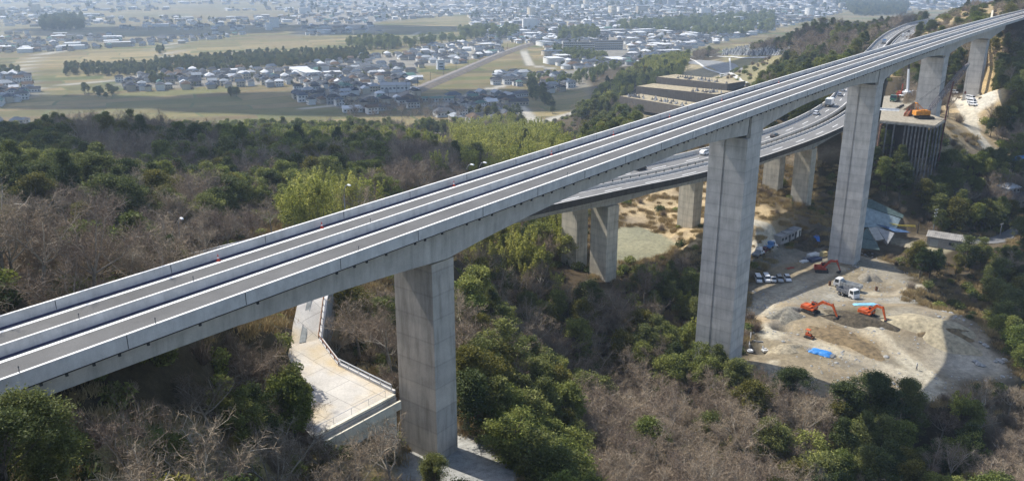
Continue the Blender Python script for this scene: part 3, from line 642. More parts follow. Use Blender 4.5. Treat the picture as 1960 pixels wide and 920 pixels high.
# ================================================================ TREES
def leaf_mat(name, c_dark, c_light, trans=.35, hue=.5):
    if name in MATS: return MATS[name]
    m = bpy.data.materials.new(name); m.use_nodes = True; nt = m.node_tree; nt.nodes.remove(nt.nodes['Principled BSDF'])
    oi = N(nt, 'ShaderNodeObjectInfo'); geo = N(nt, 'ShaderNodeNewGeometry')
    c = ramp(nt, oi.outputs['Random'], [(0, c_dark), (.5, tuple((a+b)/2 for a, b in zip(c_dark, c_light))), (1, c_light)])
    c = mix(nt, 1.0, c, ramp(nt, geo.outputs['Random Per Island'], [(0, (.6, .62, .6)), (.6, (1, 1, 1)), (1, (1.45, 1.4, 1.25))]), 'MULTIPLY')
    c = mix(nt, 1.0, c, ramp(nt, noise(nt, .5, 2), [(.3, (.78, .8, .8)), (.7, (1.2, 1.17, 1.1))]), 'MULTIPLY')
    d = N(nt, 'ShaderNodeBsdfDiffuse'); t = N(nt, 'ShaderNodeBsdfTranslucent'); ms = N(nt, 'ShaderNodeMixShader', i_0=trans)
    nt.links.new(c, d.inputs[0]); nt.links.new(c, t.inputs[0]); nt.links.new(d.outputs[0], ms.inputs[1]); nt.links.new(t.outputs[0], ms.inputs[2])
    g = N(nt, 'ShaderNodeBsdfGlossy', i_Roughness=.6); g.inputs[0].default_value = (1, 1, 1, 1); m2 = N(nt, 'ShaderNodeMixShader', i_0=.012)
    nt.links.new(ms.outputs[0], m2.inputs[1]); nt.links.new(g.outputs[0], m2.inputs[2]); nt.links.new(m2.outputs[0], nt.nodes['Material Output'].inputs[0])
    MATS[name] = m; return m
L_DARK = leaf_mat('leaf_dark_evergreen', (.055, .08, .028), (.20, .215, .07))
L_OLIVE = leaf_mat('leaf_olive', (.13, .125, .03), (.18, .165, .04))
L_MID = leaf_mat('leaf_mid_green', (.13, .165, .04), (.27, .285, .08))
L_BAMB = leaf_mat('leaf_bamboo', (.27, .29, .06), (.42, .41, .12), .4)
L_SAGE = leaf_mat('leaf_pale_sage', (.15, .16, .10), (.24, .25, .17))
def twig_mat(name, a, b_):
    m, nt, b = nodes(name); oi = N(nt, 'ShaderNodeObjectInfo'); geo = N(nt, 'ShaderNodeNewGeometry')
    c = ramp(nt, oi.outputs['Random'], [(0, a), (1, b_)])
    c = mix(nt, 1.0, c, ramp(nt, geo.outputs['Random Per Island'], [(0, (.7, .7, .7)), (1, (1.3, 1.28, 1.25))]), 'MULTIPLY')
    nt.links.new(c, b.inputs['Base Color']); b.inputs['Roughness'].default_value = .9; b.inputs['Specular IOR Level'].default_value = .1
    MATS[name] = m; return m
M_TWIG = twig_mat('bare_twigs', (.18, .138, .108), (.345, .28, .2))
M_LIMB = twig_mat('pale_limbs', (.27, .235, .19), (.46, .42, .35)); M_BARKL = mat('pale_bark', (.30, .265, .215), .35, 2.5, .95)
M_BARK = mat('bark', (.12, .10, .08), .35, 2.5, .95)
M_CULM = mat('bamboo_culm', (.16, .17, .06), .3, 2, .6)

def strips(P0, P1, w, rng):
    """thin two-sided ribbons from P0 to P1"""
    d = P1-P0; r = rng.normal(size=d.shape); s = np.cross(d, r); s /= np.linalg.norm(s, axis=1)[:, None]+1e-9
    w = np.asarray(w)[:, None] if np.ndim(w) else w
    V = np.stack([P0-s*w, P0+s*w, P1+s*w*.35, P1-s*w*.35], 1).reshape(-1, 3)
    return V, np.arange(len(V)).reshape(-1, 4)
def bare_parts(seed, H=9.5, spread=.7, dens=1.25):
    """trunk mesh and a crown of real limbs, branches and twigs"""
    rng = np.random.default_rng(seed); rnd = random.Random(seed)
    tr = MB(); fork = H*rnd.uniform(.22, .36); lean = Vector((rnd.uniform(-.5, .5), rnd.uniform(-.5, .5), 0))
    tr.tube([(0, 0, -.8), (lean.x*.3, lean.y*.3, fork*.5), (lean.x, lean.y, fork)], [.21, .165, .13], 6)
    cr = MB(); tw0 = []; tw1 = []; tww = []
    def unit(v): return v/np.linalg.norm(v)
    base = np.array((lean.x, lean.y, fork))
    nl = rnd.randint(5, 7)
    for i in range(nl):
        az = 2*math.pi*(i+rnd.uniform(-.3, .3))/nl; el = rnd.uniform(.55, 1.1) if i else 1.5
        d = np.array((math.cos(az)*math.cos(el), math.sin(az)*math.cos(el), math.sin(el))); L = (H-fork)*rnd.uniform(.55, .78)
        pts = [base-np.array((0, 0, rnd.uniform(0, .3)))]; dd = d.copy()
        for k in range(4):
            dd = unit(dd+rng.normal(size=3)*.18+np.array((math.cos(az)*.05*spread, math.sin(az)*.05*spread, .06))); pts.append(pts[-1]+dd*L/4)
        cr.tube(pts, [.10, .078, .058, .04, .022], 4, cap=False)
        for j in range(int(9*dens)):
            t = rnd.uniform(.22, 1.0)*4; a = min(int(t), 3); o = pts[a]+(pts[a+1]-pts[a])*(t-a)
            bd = unit(dd*.6+rng.normal(size=3)*.75*spread+np.array((0, 0, .35))); bl = (H-fork)*rnd.uniform(.18, .36)
            m1 = o+bd*bl*.5; bd2 = unit(bd+rng.normal(size=3)*.3+np.array((0, 0, .15))); e1 = m1+bd2*bl*.5
            tw0 += [o, m1]; tw1 += [m1, e1]; tww += [.034, .025]
            for q in range(int(8*dens)):
                tt = rnd.uniform(.15, 1); o2 = o+(m1-o)*min(tt*2, 1)+(e1-m1)*max(tt*2-1, 0)
                sd = unit(bd2*.5+rng.normal(size=3)*.8+np.array((0, 0, .3))); sl_ = rnd.uniform(.5, 1.15); e2 = o2+sd*sl_
                tw0.append(o2); tw1.append(e2); tww.append(.0165)
                for z in range(5):
                    o3 = o2+(e2-o2)*rnd.uniform(.2, 1); e3 = o3+unit(sd*.6+rng.normal(size=3)*.8)*rnd.uniform(.3, .7); tw0.append(o3); tw1.append(e3); tww.append(.0125)
    V, Q = strips(np.array(tw0), np.array(tw1), np.array(tww), rng)
    b_f = len(cr.f); b = len(cr.v); Vc = np.concatenate([np.array(cr.v), V]); Qc = np.concatenate([np.array(cr.f), Q+b])
    mi = np.ones(len(Qc), int); mi[:b_f] = 0; lv = np.array(tww) > .02; mi[b_f:][lv] = 0
    return tr.mesh('bare_trunk', [M_BARKL]), np_mesh('bare_crown', Vc, Qc, [M_LIMB, M_TWIG], mi)
def leaf_quads(C, size, rng, flat=.0, droop=0.0):
    n = len(C); a = rng.normal(size=(n, 3)); a /= np.linalg.norm(a, axis=1)[:, None]; a[:, 2] = a[:, 2]*(1-flat)-droop
    r = rng.normal(size=(n, 3)); b = np.cross(a, r); b /= np.linalg.norm(b, axis=1)[:, None]+1e-9
    s = size*rng.uniform(.6, 1.3, (n, 1)); a = a*s; b = b*s*.5
    V = np.stack([C-a*.5, C+b*.5-a*.1, C+a*.6, C-b*.5-a*.1], 1).reshape(-1, 3)
    return V, np.arange(4*n).reshape(-1, 4)
def leafy_parts(seed, H=9.0, W=3.6, lmat=None, nclump=46, per=85, leaf=.42, low=.25, shape='round'):
    rng = np.random.default_rng(seed); rnd = random.Random(seed)
    tr = MB(); tr.tube([(0, 0, -.8), (.1, .05, H*.35), (.0, .15, H*.78)], [.2, .15, .05], 6)
    C = []; Rr = []
    lob = [(rnd.uniform(0, 6.28), rnd.uniform(.55, 1.0), rnd.uniform(.35, .95)) for _ in range(6)]
    for i in range(nclump):
        la = rnd.choice(lob); az = la[0]+rnd.gauss(0, .55); hz_ = low+(1-low)*min(1, max(0, rnd.gauss(la[2], .2)))
        if shape == 'round': prof = math.sqrt(max(.05, 1-((hz_-low-.38*(1-low))/(.66*(1-low)))**2))
        elif shape == 'cone': prof = max(.08, 1.12*(1-hz_))
        else: prof = .75 if hz_ < .75 else max(.12, 3*(1-hz_))
        r = W*prof*(rnd.random()**.4)*la[1]
        C.append((math.cos(az)*r, math.sin(az)*r, hz_*H)); Rr.append(W*rnd.uniform(.17, .36))
        if r > 1.0 and i % 3 == 0: tr.tube([(0, .1, H*.4), (math.cos(az)*r*.5, math.sin(az)*r*.5, hz_*H*.75), (math.cos(az)*r, math.sin(az)*r, hz_*H)], [.07, .05, .02], 4, cap=False)
    P = []
    for c, r in zip(C, Rr):
        d = rng.normal(size=(per, 3)); d /= np.linalg.norm(d, axis=1)[:, None]; rad = r*rng.random((per, 1))**.33*(1+.25*rng.normal(size=(per, 1)))
        P.append(np.array(c)+d*rad*np.array((1, 1, .72)))
    V, Q = leaf_quads(np.concatenate(P), leaf, rng, .2)
    return tr.mesh('leafy_trunk', [M_BARK]), np_mesh('leafy_crown', V, Q, [lmat])
def bamboo_parts(seed, H=10.0, n=9, W=2.2, lmat=None, per=150):
    rng = np.random.default_rng(seed); rnd = random.Random(seed); tr = MB(); P = []
    for i in range(n):
        x, y = rnd.gauss(0, W*.4), rnd.gauss(0, W*.4); az = rnd.uniform(0, 6.28); h = H*rnd.uniform(.72, 1.05); bend = rnd.uniform(.6, 1.8)
        pts = [(x+math.cos(az)*bend*t**3, y+math.sin(az)*bend*t**3, -.5+(h+.5)*t*(1-.06*t*t)) for t in np.linspace(0, 1, 7)]
        tr.tube(pts, [.05, .05, .048, .042, .033, .022, .008], 4, cap=False)
        t = rng.beta(2.6, 1.5, per)*.72+.28; r = (1-t)**.55*1.15+.12; a = rng.uniform(0, 6.28, per); q = rng.random(per)**.5
        P.append(np.stack([x+math.cos(az)*bend*t**3+np.cos(a)*r*q, y+math.sin(az)*bend*t**3+np.sin(a)*r*q, h*t-.25*q+rng.normal(size=per)*.12], 1))
    V, Q = leaf_quads(np.concatenate(P), .46, rng, .3, .35)
    return tr.mesh('bamboo_culms', [M_CULM]), np_mesh('bamboo_leaves', V, Q, [lmat])
KINDS = {}
KINDS['bare'] = [bare_parts(11, 9.5), bare_parts(12, 10.5, .6), bare_parts(13, 8.5, .85), bare_parts(14, 9.0, .75, 1.4), bare_parts(15, 11, .65, 1.1)]
KINDS['ever'] = [leafy_parts(21, 9.0, 4.0, L_DARK, 66, 150, .34, .14), leafy_parts(22, 10.0, 3.8, L_DARK, 70, 150, .34, .14), leafy_parts(23, 8.0, 4.2, L_DARK, 70, 150, .34, .12), leafy_parts(24, 10.5, 3.2, L_DARK, 64, 150, .33, .1, 'col'), leafy_parts(26, 8.8, 3.7, L_OLIVE, 60, 150, .33, .12)]
KINDS['mid'] = [leafy_parts(31, 8.5, 3.8, L_MID, 58, 150, .33, .14), leafy_parts(32, 9.5, 3.5, L_MID, 58, 150, .33, .14), leafy_parts(33, 7.5, 4.0, L_MID, 60, 150, .33, .1)]
KINDS['bamb'] = [bamboo_parts(41, 10, 10, 2.6, L_BAMB), bamboo_parts(42, 9, 9, 2.4, L_BAMB), bamboo_parts(43, 11, 11, 2.8, L_BAMB)]
KINDS['oliv'] = [leafy_parts(51, 9.0, 3.4, L_OLIVE, 50, 90, .36)]
KINDS['sage'] = [leafy_parts(52, 8.0, 3.2, L_SAGE, 40, 90, .32, .4)]
KH = {'bare': 9.7, 'ever': 9.3, 'mid': 8.5, 'bamb': 10, 'oliv': 9, 'sage': 8}
# ---- what grows where: (outline in the picture, share of bare, evergreen, mid green, bamboo, chance a spot is taken)
WOODS = [
    ([(140, 205), (330, 205), (420, 250), (420, 300), (320, 345), (230, 330), (140, 270)], (.78, .12, .1, 0), .95),
    ([(-60, 240), (140, 215), (160, 290), (130, 370), (-60, 400)], (.2, .72, .08, 0), .97),
    ([(140, 290), (420, 290), (420, 375), (300, 400), (150, 375)], (.6, .28, .12, 0), .97),
    ([(300, 290), (440, 290), (450, 385), (350, 400), (290, 360)], (.12, .82, .06, 0), .97),
    ([(-60, 370), (350, 370), (420, 400), (520, 400), (540, 430), (240, 560), (-60, 610)], (.8, .07, .13, 0), .97),
    ([(420, 230), (640, 230), (760, 250), (740, 330), (640, 350), (420, 370)], (.28, .16, .48, .08), .95),
    ([(560, 330), (700, 310), (720, 380), (600, 420), (540, 400)], (.18, .12, .2, .5), .95),
    ([(640, 250), (800, 255), (880, 290), (870, 330), (720, 370), (680, 320)], (.72, .08, .12, .08), .95),
    ([(680, 215), (860, 215), (870, 245), (700, 245)], (.5, .35, .15, 0), .9),
    ([(850, 232), (960, 228), (1060, 250), (1120, 280), (1000, 320), (900, 320), (870, 260)], (.04, .04, .04, .88), .98),
    ([(880, 455), (1075, 400), (1120, 500), (1140, 560), (1060, 540), (960, 500)], (.16, .14, .16, .54), .95),
    ([(1180, 515), (1350, 500), (1350, 570), (1200, 575), (1170, 540)], (.3, .3, .2, .2), .85),
    ([(870, 500), (980, 500), (1140, 560), (1330, 560), (1340, 650), (1200, 690), (1000, 690), (880, 650)], (.52, .24, .24, 0), .97),
    ([(870, 630), (1090, 650), (1110, 919), (1000, 919), (890, 810)], (.3, .46, .24, 0), .93),
    ([(1060, 670), (1440, 660), (1480, 800), (1500, 960), (1040, 960)], (.78, .1, .12, 0), .95),
    ([(1440, 730), (1590, 770), (1600, 960), (1460, 960)], (.8, .12, .08, 0), .95),
    ([(1580, 730), (1770, 740), (1790, 800), (1740, 960), (1580, 960)], (.5, .46, .04, 0), .95),
    ([(1780, 760), (1960, 740), (2050, 960), (1700, 960)], (.76, .1, .14, 0), .95),
    ([(1690, 545), (1740, 500), (1800, 505), (1900, 490), (1900, 600), (1950, 690), (2050, 760), (2050, 480), (1960, 470), (1830, 480), (1720, 490)], (.14, .56, .28, .02), .96),
    ([(1640, 290), (1900, 290), (1960, 330), (1960, 440), (1750, 450), (1690, 420), (1690, 340)], (.48, .46, .06, 0), .97),
    ([(1880, 60), (2050, 30), (2050, 420), (1960, 420), (1890, 300), (1905, 180)], (.42, .56, .02, 0), .97),
    ([(1500, 110), (1640, 110), (1680, 180), (1600, 220), (1440, 230), (1430, 180)], (.15, .62, .23, 0), .95),
    ([(1480, 60), (1560, 18), (1640, 40), (1700, 60), (1720, 110), (1640, 120), (1500, 115)], (.62, .3, .08, 0), .9),
    ([(1620, 10), (1780, 10), (1760, 70), (1650, 70)], (.7, .25, .05, 0), .9),
    ([(1740, 110), (1790, 40), (1870, 0), (1890, 40), (1800, 110)], (.55, .25, .2, 0), .45), ([(1900, 0), (2000, -20), (2000, 30), (1930, 30)], (.5, .3, .2, 0), .7),
    ([(1720, 110), (1850, 90), (1850, 190), (1740, 220)], (.8, .18, .02, 0), .85),
    ([(1640, 240), (1760, 250), (1890, 300), (1690, 300)], (.62, .33, .05, 0), .6),
    ([(1100, 180), (1180, 200), (1225, 215), (1210, 255), (1120, 260), (1100, 220)], (.5, .4, .1, 0), .98),
    ([(1100, 225), (1110, 190), (1230, 115), (1300, 85), (1320, 105), (1300, 150), (1220, 165), (1150, 200)], (.05, .2, .15, .6), .98),
    ([(1310, 70), (1480, 60), (1500, 85), (1400, 90), (1330, 108)], (.8, .1, .1, 0), .9),
    ([(540, 640), (420, 650), (180, 720), (200, 800), (420, 820), (590, 830), (570, 760), (560, 690)], (.8, .14, .06, 0), .8),
    ([(630, 570), (760, 560), (765, 740), (690, 700), (640, 660)], (.62, .33, .05, 0), .97),
    ([(160, 800), (620, 840), (760, 870), (760, 960), (140, 960)], (.9, .05, .05, 0), .5),
]
rngT = np.random.default_rng(5)
def scatter_woods():
    out = []
    for x0, x1, y0, y1, st in ((-330, 520, 30, 330, 4.5), (-420, 640, 330, 620, 5.6), (-300, 900, 620, 1150, 8.0)):
        xs = np.arange(x0, x1, st); ys = np.arange(y0, y1, st); X, Y = np.meshgrid(xs, ys)
        X = (X+rngT.uniform(-.46, .46, X.shape)*st).ravel(); Y = (Y+rngT.uniform(-.46, .46, Y.shape)*st).ravel(); Z = gz(X, Y)
        px, py, D = proj(np.stack([X, Y, Z+6], -1))
        keep = (px > -900) & (px < 3300) & (py > -60) & (py < 1500) & (D > 32) & (Z > 5)
        keep &= ~inpoly(X, Y, SITE) & ~inpoly(X, Y, YARDP) & ~inpoly(X, Y, GRAVEL) & ~inpoly(X, Y, PLOT)
        X, Y, Z, px, py = X[keep], Y[keep], Z[keep], px[keep], py[keep]
        sp = np.full(len(X), -1); r = rngT.random(len(X)); cl = fbm(X, Y, 16, 2, 9); tk = rngT.random(len(X))
        for poly, sh, chance in WOODS:
            ins = inpoly(px, py, poly) & (sp == -1)
            c = np.cumsum(sh); rr = np.clip(r*.6+(cl-.5)*1.6*.9+.2, 0, .999)
            k = np.minimum((rr[:, None] > c[None, :]).sum(1), 3); sp = np.where(ins, np.where(tk < chance, k, -2), sp)
        out_ = (sp == -1) & ((px > 1990) | (px < -40) | (py > 970)); sp = np.where(out_ & (tk < .9), np.where(r < .5, 0, np.where(r < .84, 1, 2)), sp)
        ok = sp >= 0
        out.append(np.stack([X[ok], Y[ok], Z[ok], sp[ok]], 1))
    T = np.concatenate(out)
    # keep trunks and crowns clear of both roads, their piers, tracks and buildings
    s = T[:, 0]*BD[0]+T[:, 1]*BD[1]; la = LNEAR-(T[:, 0]*BL[0]+T[:, 1]*BL[1])
    sc = rngT.uniform(.72, 1.2, len(T))*np.where((T[:, 3] == 0) & (T[:, 1] < 260), 1.02, 1.0); ht = np.array([KH[('bare', 'ever', 'mid', 'bamb')[int(k)]] for k in T[:, 3]])
    near = (la > -3.5) & (la < BW+2.5) & (s > -80) & (s < 720)
    room = deck_z(s)-5.2-T[:, 2]; sc = np.where(near, np.minimum(sc, room/ht), sc)
    for ps, w_, t_, zr, g in PIERS: sc = np.where((np.abs(s-ps) < t_/2+2.5) & (np.abs(la-6.45) < w_/2+2.5), 0, sc)
    C2 = HC[::2]+np.c_[HN[::2]*HWYW/2, np.zeros(len(HC[::2]))]
    D = np.hypot(T[:, 0][:, None]-C2[None, :, 0], T[:, 1][:, None]-C2[None, :, 1]); j = D.argmin(1); dm = D.min(1)
    room = C2[j, 2]-5-T[:, 2]; sc = np.where(dm < HWYW/2+2.6, np.minimum(sc, room/ht), sc)
    for C in CLEAR:
        sc = np.where(dist_poly(T[:, 0], T[:, 1], C[0]) < C[1], 0, sc)
    return np.c_[T, sc][sc > .34]
CLEAR = []
def clear_px(pts, wid, k0=150): CLEAR.append(([tuple(onground(x, y, k0)[:2]) for x, y in pts], wid))
clear_px([(1825, 190), (1850, 205), (1858, 225), (1862, 250), (1890, 282), (1905, 296)], 5.5, 250)
clear_px([(1835, 190), (1890, 192)], 9, 250)
clear_px([(1445, 425), (1478, 445), (1475, 460)], 5, 220); clear_px([(1600, 455), (1690, 470)], 5, 220)
clear_px([(1640, 490), (1730, 450)], 10, 220); clear_px([(1700, 455), (1760, 470), (1850, 462), (1900, 462)], 6, 220); clear_px([(1780, 482), (1840, 488)], 6, 220)
clear_px([(1700, 240), (1790, 240)], 9, 250); clear_px([(1700, 200), (1760, 205)], 8, 250); clear_px([(1900, 460), (1960, 430)], 4, 220); clear_px([(1152, 548), (1172, 575)], 7, 150); clear_px([(1092, 520), (1100, 540)], 5, 150)
TREES = scatter_woods()
SPN = ('bare', 'ever', 'mid', 'bamb')
_px, _py, _D = proj(TREES[:, :3]+np.array((0, 0, 5.0))); 
def in_view(px, py, m=10): return (px > -m) & (px < 1960+m) & (py > -m) & (py < 920+m)
def zone_of(px, py):
    for poly, name in ZONES:
        if inpoly(np.array([px]), np.array([py]), poly)[0]: return name
    return 'in the wood beyond the viaduct'
ZONES = [([(0, 340), (560, 340), (560, 430), (0, 640)], 'in the wood beside the near end of the viaduct'),
         ([(-50, 190), (450, 190), (450, 400), (-50, 400)], 'on the shaded hill before the plain'),
         ([(450, 200), (860, 200), (900, 340), (560, 440), (450, 400)], 'on the green hillside behind the viaduct'),
         ([(840, 200), (1130, 200), (1130, 330), (900, 340)], 'in the grove between the viaduct and the fields'),
         ([(860, 380), (1360, 380), (1360, 560), (860, 560)], 'under the older highway in the valley'),
         ([(860, 560), (1360, 560), (1360, 680), (860, 680)], 'in the valley between the first two tall piers'),
         ([(860, 680), (1110, 680), (1110, 940), (860, 940)], 'below the gravel turn beside the first pier'),
         ([(1110, 660), (1460, 660), (1460, 940), (1110, 940)], 'on the slope in front of the second tall pier'),
         ([(1460, 690), (1780, 690), (1780, 940), (1460, 940)], 'on the slope below the building site'),
         ([(1780, 690), (1990, 690), (1990, 940), (1780, 940)], 'in the bottom corner below the building site'),
         ([(1690, 470), (1990, 470), (1990, 760), (1690, 760)], 'beside the building site and the tin shed'),
         ([(1620, 280), (1990, 280), (1990, 470), (1620, 470)], 'on the slope behind the tin shed'),
         ([(1850, 20), (1990, 20), (1990, 280), (1850, 280)], 'on the steep shaded hill beside the last pier'),
         ([(1400, 90), (1740, 90), (1740, 260), (1400, 260)], 'on the bank above the older highway'),
         ([(1400, -40), (1990, -40), (1990, 110), (1400, 110)], 'on the far hill behind the viaduct end'),
         ([(1740, 80), (1860, 80), (1860, 240), (1740, 240)], 'behind the piers at the crane platform'),
         ([(1080, 60), (1420, 60), (1420, 270), (1080, 270)], 'beside the terraced graves'),
         ([(150, 600), (620, 600), (620, 830), (150, 830)], 'under the near end of the viaduct'),
         ([(600, 540), (780, 540), (780, 780), (600, 780)], 'between the concrete ramp and the first pier'),
         ([(0, 700), (800, 700), (800, 960), (0, 960)], 'on the grassy bank below the concrete yard')]
DESC = {'bare': ('bare_tree', 'bare greyish brown deciduous tree', 'bare tree'), 'ever': ('evergreen_tree', 'dark leafy evergreen tree', 'evergreen tree'),
        'mid': ('broadleaf_tree', 'mid green bushy broadleaf tree', 'green tree'), 'bamb': ('bamboo_clump', 'yellow green feathery bamboo clump', 'bamboo'),
        'oliv': ('olive_tree', '', 'tree'), 'sage': ('pale_tree', '', 'tree')}
def plant(kind, v, x, y, z, rz, sc, label, group=None, parts=True, sxy=1.0):
    nm, _, cat = DESC[kind]; tm, cm = KINDS[kind][v]
    t = thing(nm, label, cat, (x, y, z), rz, group); t.scale = (sc*sxy, sc*sxy, sc)
    a = bpy.data.objects.new('culms' if kind == 'bamb' else 'trunk', tm); link(a, t)
    b = bpy.data.objects.new('foliage' if kind == 'bamb' else 'crown', cm); link(b, t); return t
size = TREES[:, 4]/_D; vis = in_view(_px, _py, 20)
# not those wholly behind the ridge: line of sight to the crown must clear the land
def sees(P):
    ok = np.ones(len(P), bool)
    for t in np.linspace(.25, .985, 60):
        Q = np.array((0, 0, CAMZ))*(1-t)+P*t; ok &= Q[:, 2] > gz(Q[:, 0], Q[:, 1])
    return ok
top = TREES[:, :3]+np.stack([0*_D, 0*_D, TREES[:, 4]*8.0], 1)
vis &= sees(top)
order = np.argsort(-np.where(vis, size, 0)); NIND = {0: 230, 1: 230, 2: 150, 3: 120}
solo = np.zeros(len(TREES), bool); cnt = {0: 0, 1: 0, 2: 0, 3: 0}
for i in order:
    k = int(TREES[i, 3])
    if vis[i] and cnt[k] < NIND[k]: cnt[k] += 1; solo[i] = True
rt = random.Random(9)
for i in np.nonzero(solo)[0]:
    k = SPN[int(TREES[i, 3])]; x, y, z, _, sc = TREES[i]; zn = zone_of(_px[i], _py[i])
    sz = 'tall ' if sc > 1.0 else ('low ' if sc < .82 else '')
    plant(k, rt.randrange(len(KINDS[k])), x, y, z, rt.uniform(0, 6.28), sc, sz+DESC[k][1]+' '+zn, (sz+DESC[k][2]+'s '+zn).strip(), True, rt.uniform(.95, 1.25))
# ---- all the rest of each kind reads as one mass: one scattered object per kind
def stuff_scatter(name, src_objs, P, idx, rot, scl):
    col = bpy.data.collections.new(name+'_sources')
    for o in src_objs: col.objects.link(o)
    me = bpy.data.meshes.new(name); me.vertices.add(len(P)); me.vertices.foreach_set('co', np.asarray(P, np.float32).ravel())
    for an, ty, dat in (('pick', 'INT', idx), ('turn', 'FLOAT', rot), ('size', 'FLOAT', scl)):
        a = me.attributes.new(an, ty, 'POINT'); a.data.foreach_set('value', np.asarray(dat, np.int32 if ty == 'INT' else np.float32))
    o = bpy.data.objects.new(name, me); link(o); tag(o, kind='stuff')
    ng = bpy.data.node_groups.new(name, 'GeometryNodeTree')
    ng.interface.new_socket('Geometry', in_out='INPUT', socket_type='NodeSocketGeometry'); ng.interface.new_socket('Geometry', in_out='OUTPUT', socket_type='NodeSocketGeometry')
    n = ng.nodes; gi = n.new('NodeGroupInput'); go = n.new('NodeGroupOutput'); ip = n.new('GeometryNodeInstanceOnPoints'); ci = n.new('GeometryNodeCollectionInfo')
    ci.inputs['Collection'].default_value = col; ci.inputs['Separate Children'].default_value = True; ci.inputs['Reset Children'].default_value = True
    ip.inputs['Pick Instance'].default_value = True
    def attr(an, ty):
        a = n.new('GeometryNodeInputNamedAttribute'); a.data_type = ty; a.inputs['Name'].default_value = an; return a.outputs['Attribute']
    cx = n.new('ShaderNodeCombineXYZ'); ng.links.new(attr('turn', 'FLOAT'), cx.inputs[2])
    ng.links.new(gi.outputs[0], ip.inputs['Points']); ng.links.new(ci.outputs[0], ip.inputs['Instance']); ng.links.new(attr('pick', 'INT'), ip.inputs['Instance Index'])
    ng.links.new(cx.outputs[0], ip.inputs['Rotation']); ng.links.new(attr('size', 'FLOAT'), ip.inputs['Scale']); ng.links.new(ip.outputs[0], go.inputs[0])
    md = o.modifiers.new('scatter', 'NODES'); md.node_group = ng; return o
def joined(tm, cm, nm):
    """one mesh with trunk and crown for the massed trees"""
    bm = bmesh.new(); bm.from_mesh(tm); n0 = len(bm.faces); bm.from_mesh(cm); bm.faces.ensure_lookup_table()
    for f in bm.faces[n0:]: f.material_index += 1
    me = bpy.data.meshes.new(nm); bm.to_mesh(me); bm.free(); [me.materials.append(q) for q in list(tm.materials)+list(cm.materials)]
    return bpy.data.objects.new(nm, me)
MASS = {}
for k in range(4):
    kn = SPN[k]; src = [joined(a, b, 'mass_%s_%02d' % (kn, i)) for i, (a, b) in enumerate(KINDS[kn])]; MASS[kn] = src
    m = (TREES[:, 3] == k) & ~solo
    if not m.any(): continue
    n = int(m.sum()); rg = np.random.default_rng(60+k)
    stuff_scatter(('bare_woodland', 'evergreen_woodland', 'green_woodland', 'bamboo_thicket')[k], src, TREES[m, :3], rg.integers(0, len(src), n), rg.uniform(0, 6.28, n), TREES[m, 4]*rg.uniform(.98, 1.1, n))
print('TREES', len(TREES), {k: int((TREES[:, 3] == k).sum()) for k in range(4)}, 'solo', int(solo.sum()))
# ---------------------------------------------------------------- undergrowth: brush, ivy, dead grass between the trees
def shrub_mesh(seed, kind):
    rng = np.random.default_rng(seed)
    if kind == 'twig':
        n = 260; a = rng.uniform(0, 6.28, n); r = rng.random(n)*.8; b = np.stack([np.cos(a)*r*.4, np.sin(a)*r*.4, np.zeros(n)-.1], 1)
        d = np.stack([np.cos(a)*r, np.sin(a)*r, rng.uniform(.5, 1.7, n)], 1)+rng.normal(size=(n, 3))*.2; V, Q = strips(b, b+d, .02, rng); m = M_TWIG
        n2 = 300; q = b[rng.integers(0, n, n2)]+d[rng.integers(0, n, n2)]*rng.uniform(.3, 1, (n2, 1)); V2, Q2 = strips(q, q+rng.normal(size=(n2, 3))*.35, .016, rng)
        V, Q = np.concatenate([V, V2]), np.concatenate([Q, Q2+len(V)])
    elif kind == 'grass':
        n = 320; b = np.c_[rng.normal(size=(n, 2))*.7, np.zeros(n)-.05]; d = np.c_[rng.normal(size=(n, 2))*.28, rng.uniform(.4, 1.0, n)]; V, Q = strips(b, b+d, .035, rng); m = M_STRAW
    else:
        n = 420; d = rng.normal(size=(n, 3)); d /= np.linalg.norm(d, axis=1)[:, None]; C = d*np.array((1.15, 1.15, .8))*rng.random((n, 1))**.4+np.array((0, 0, .5)); V, Q = leaf_quads(C, .34, rng, .2); m = L_DARK if kind == 'dark' else L_MID
    return bpy.data.objects.new('brush_%s_%d' % (kind, seed), np_mesh('brush', V, Q, [m]))
M_STRAW = twig_mat('dead_grass', (.27, .20, .10), (.42, .33, .17))
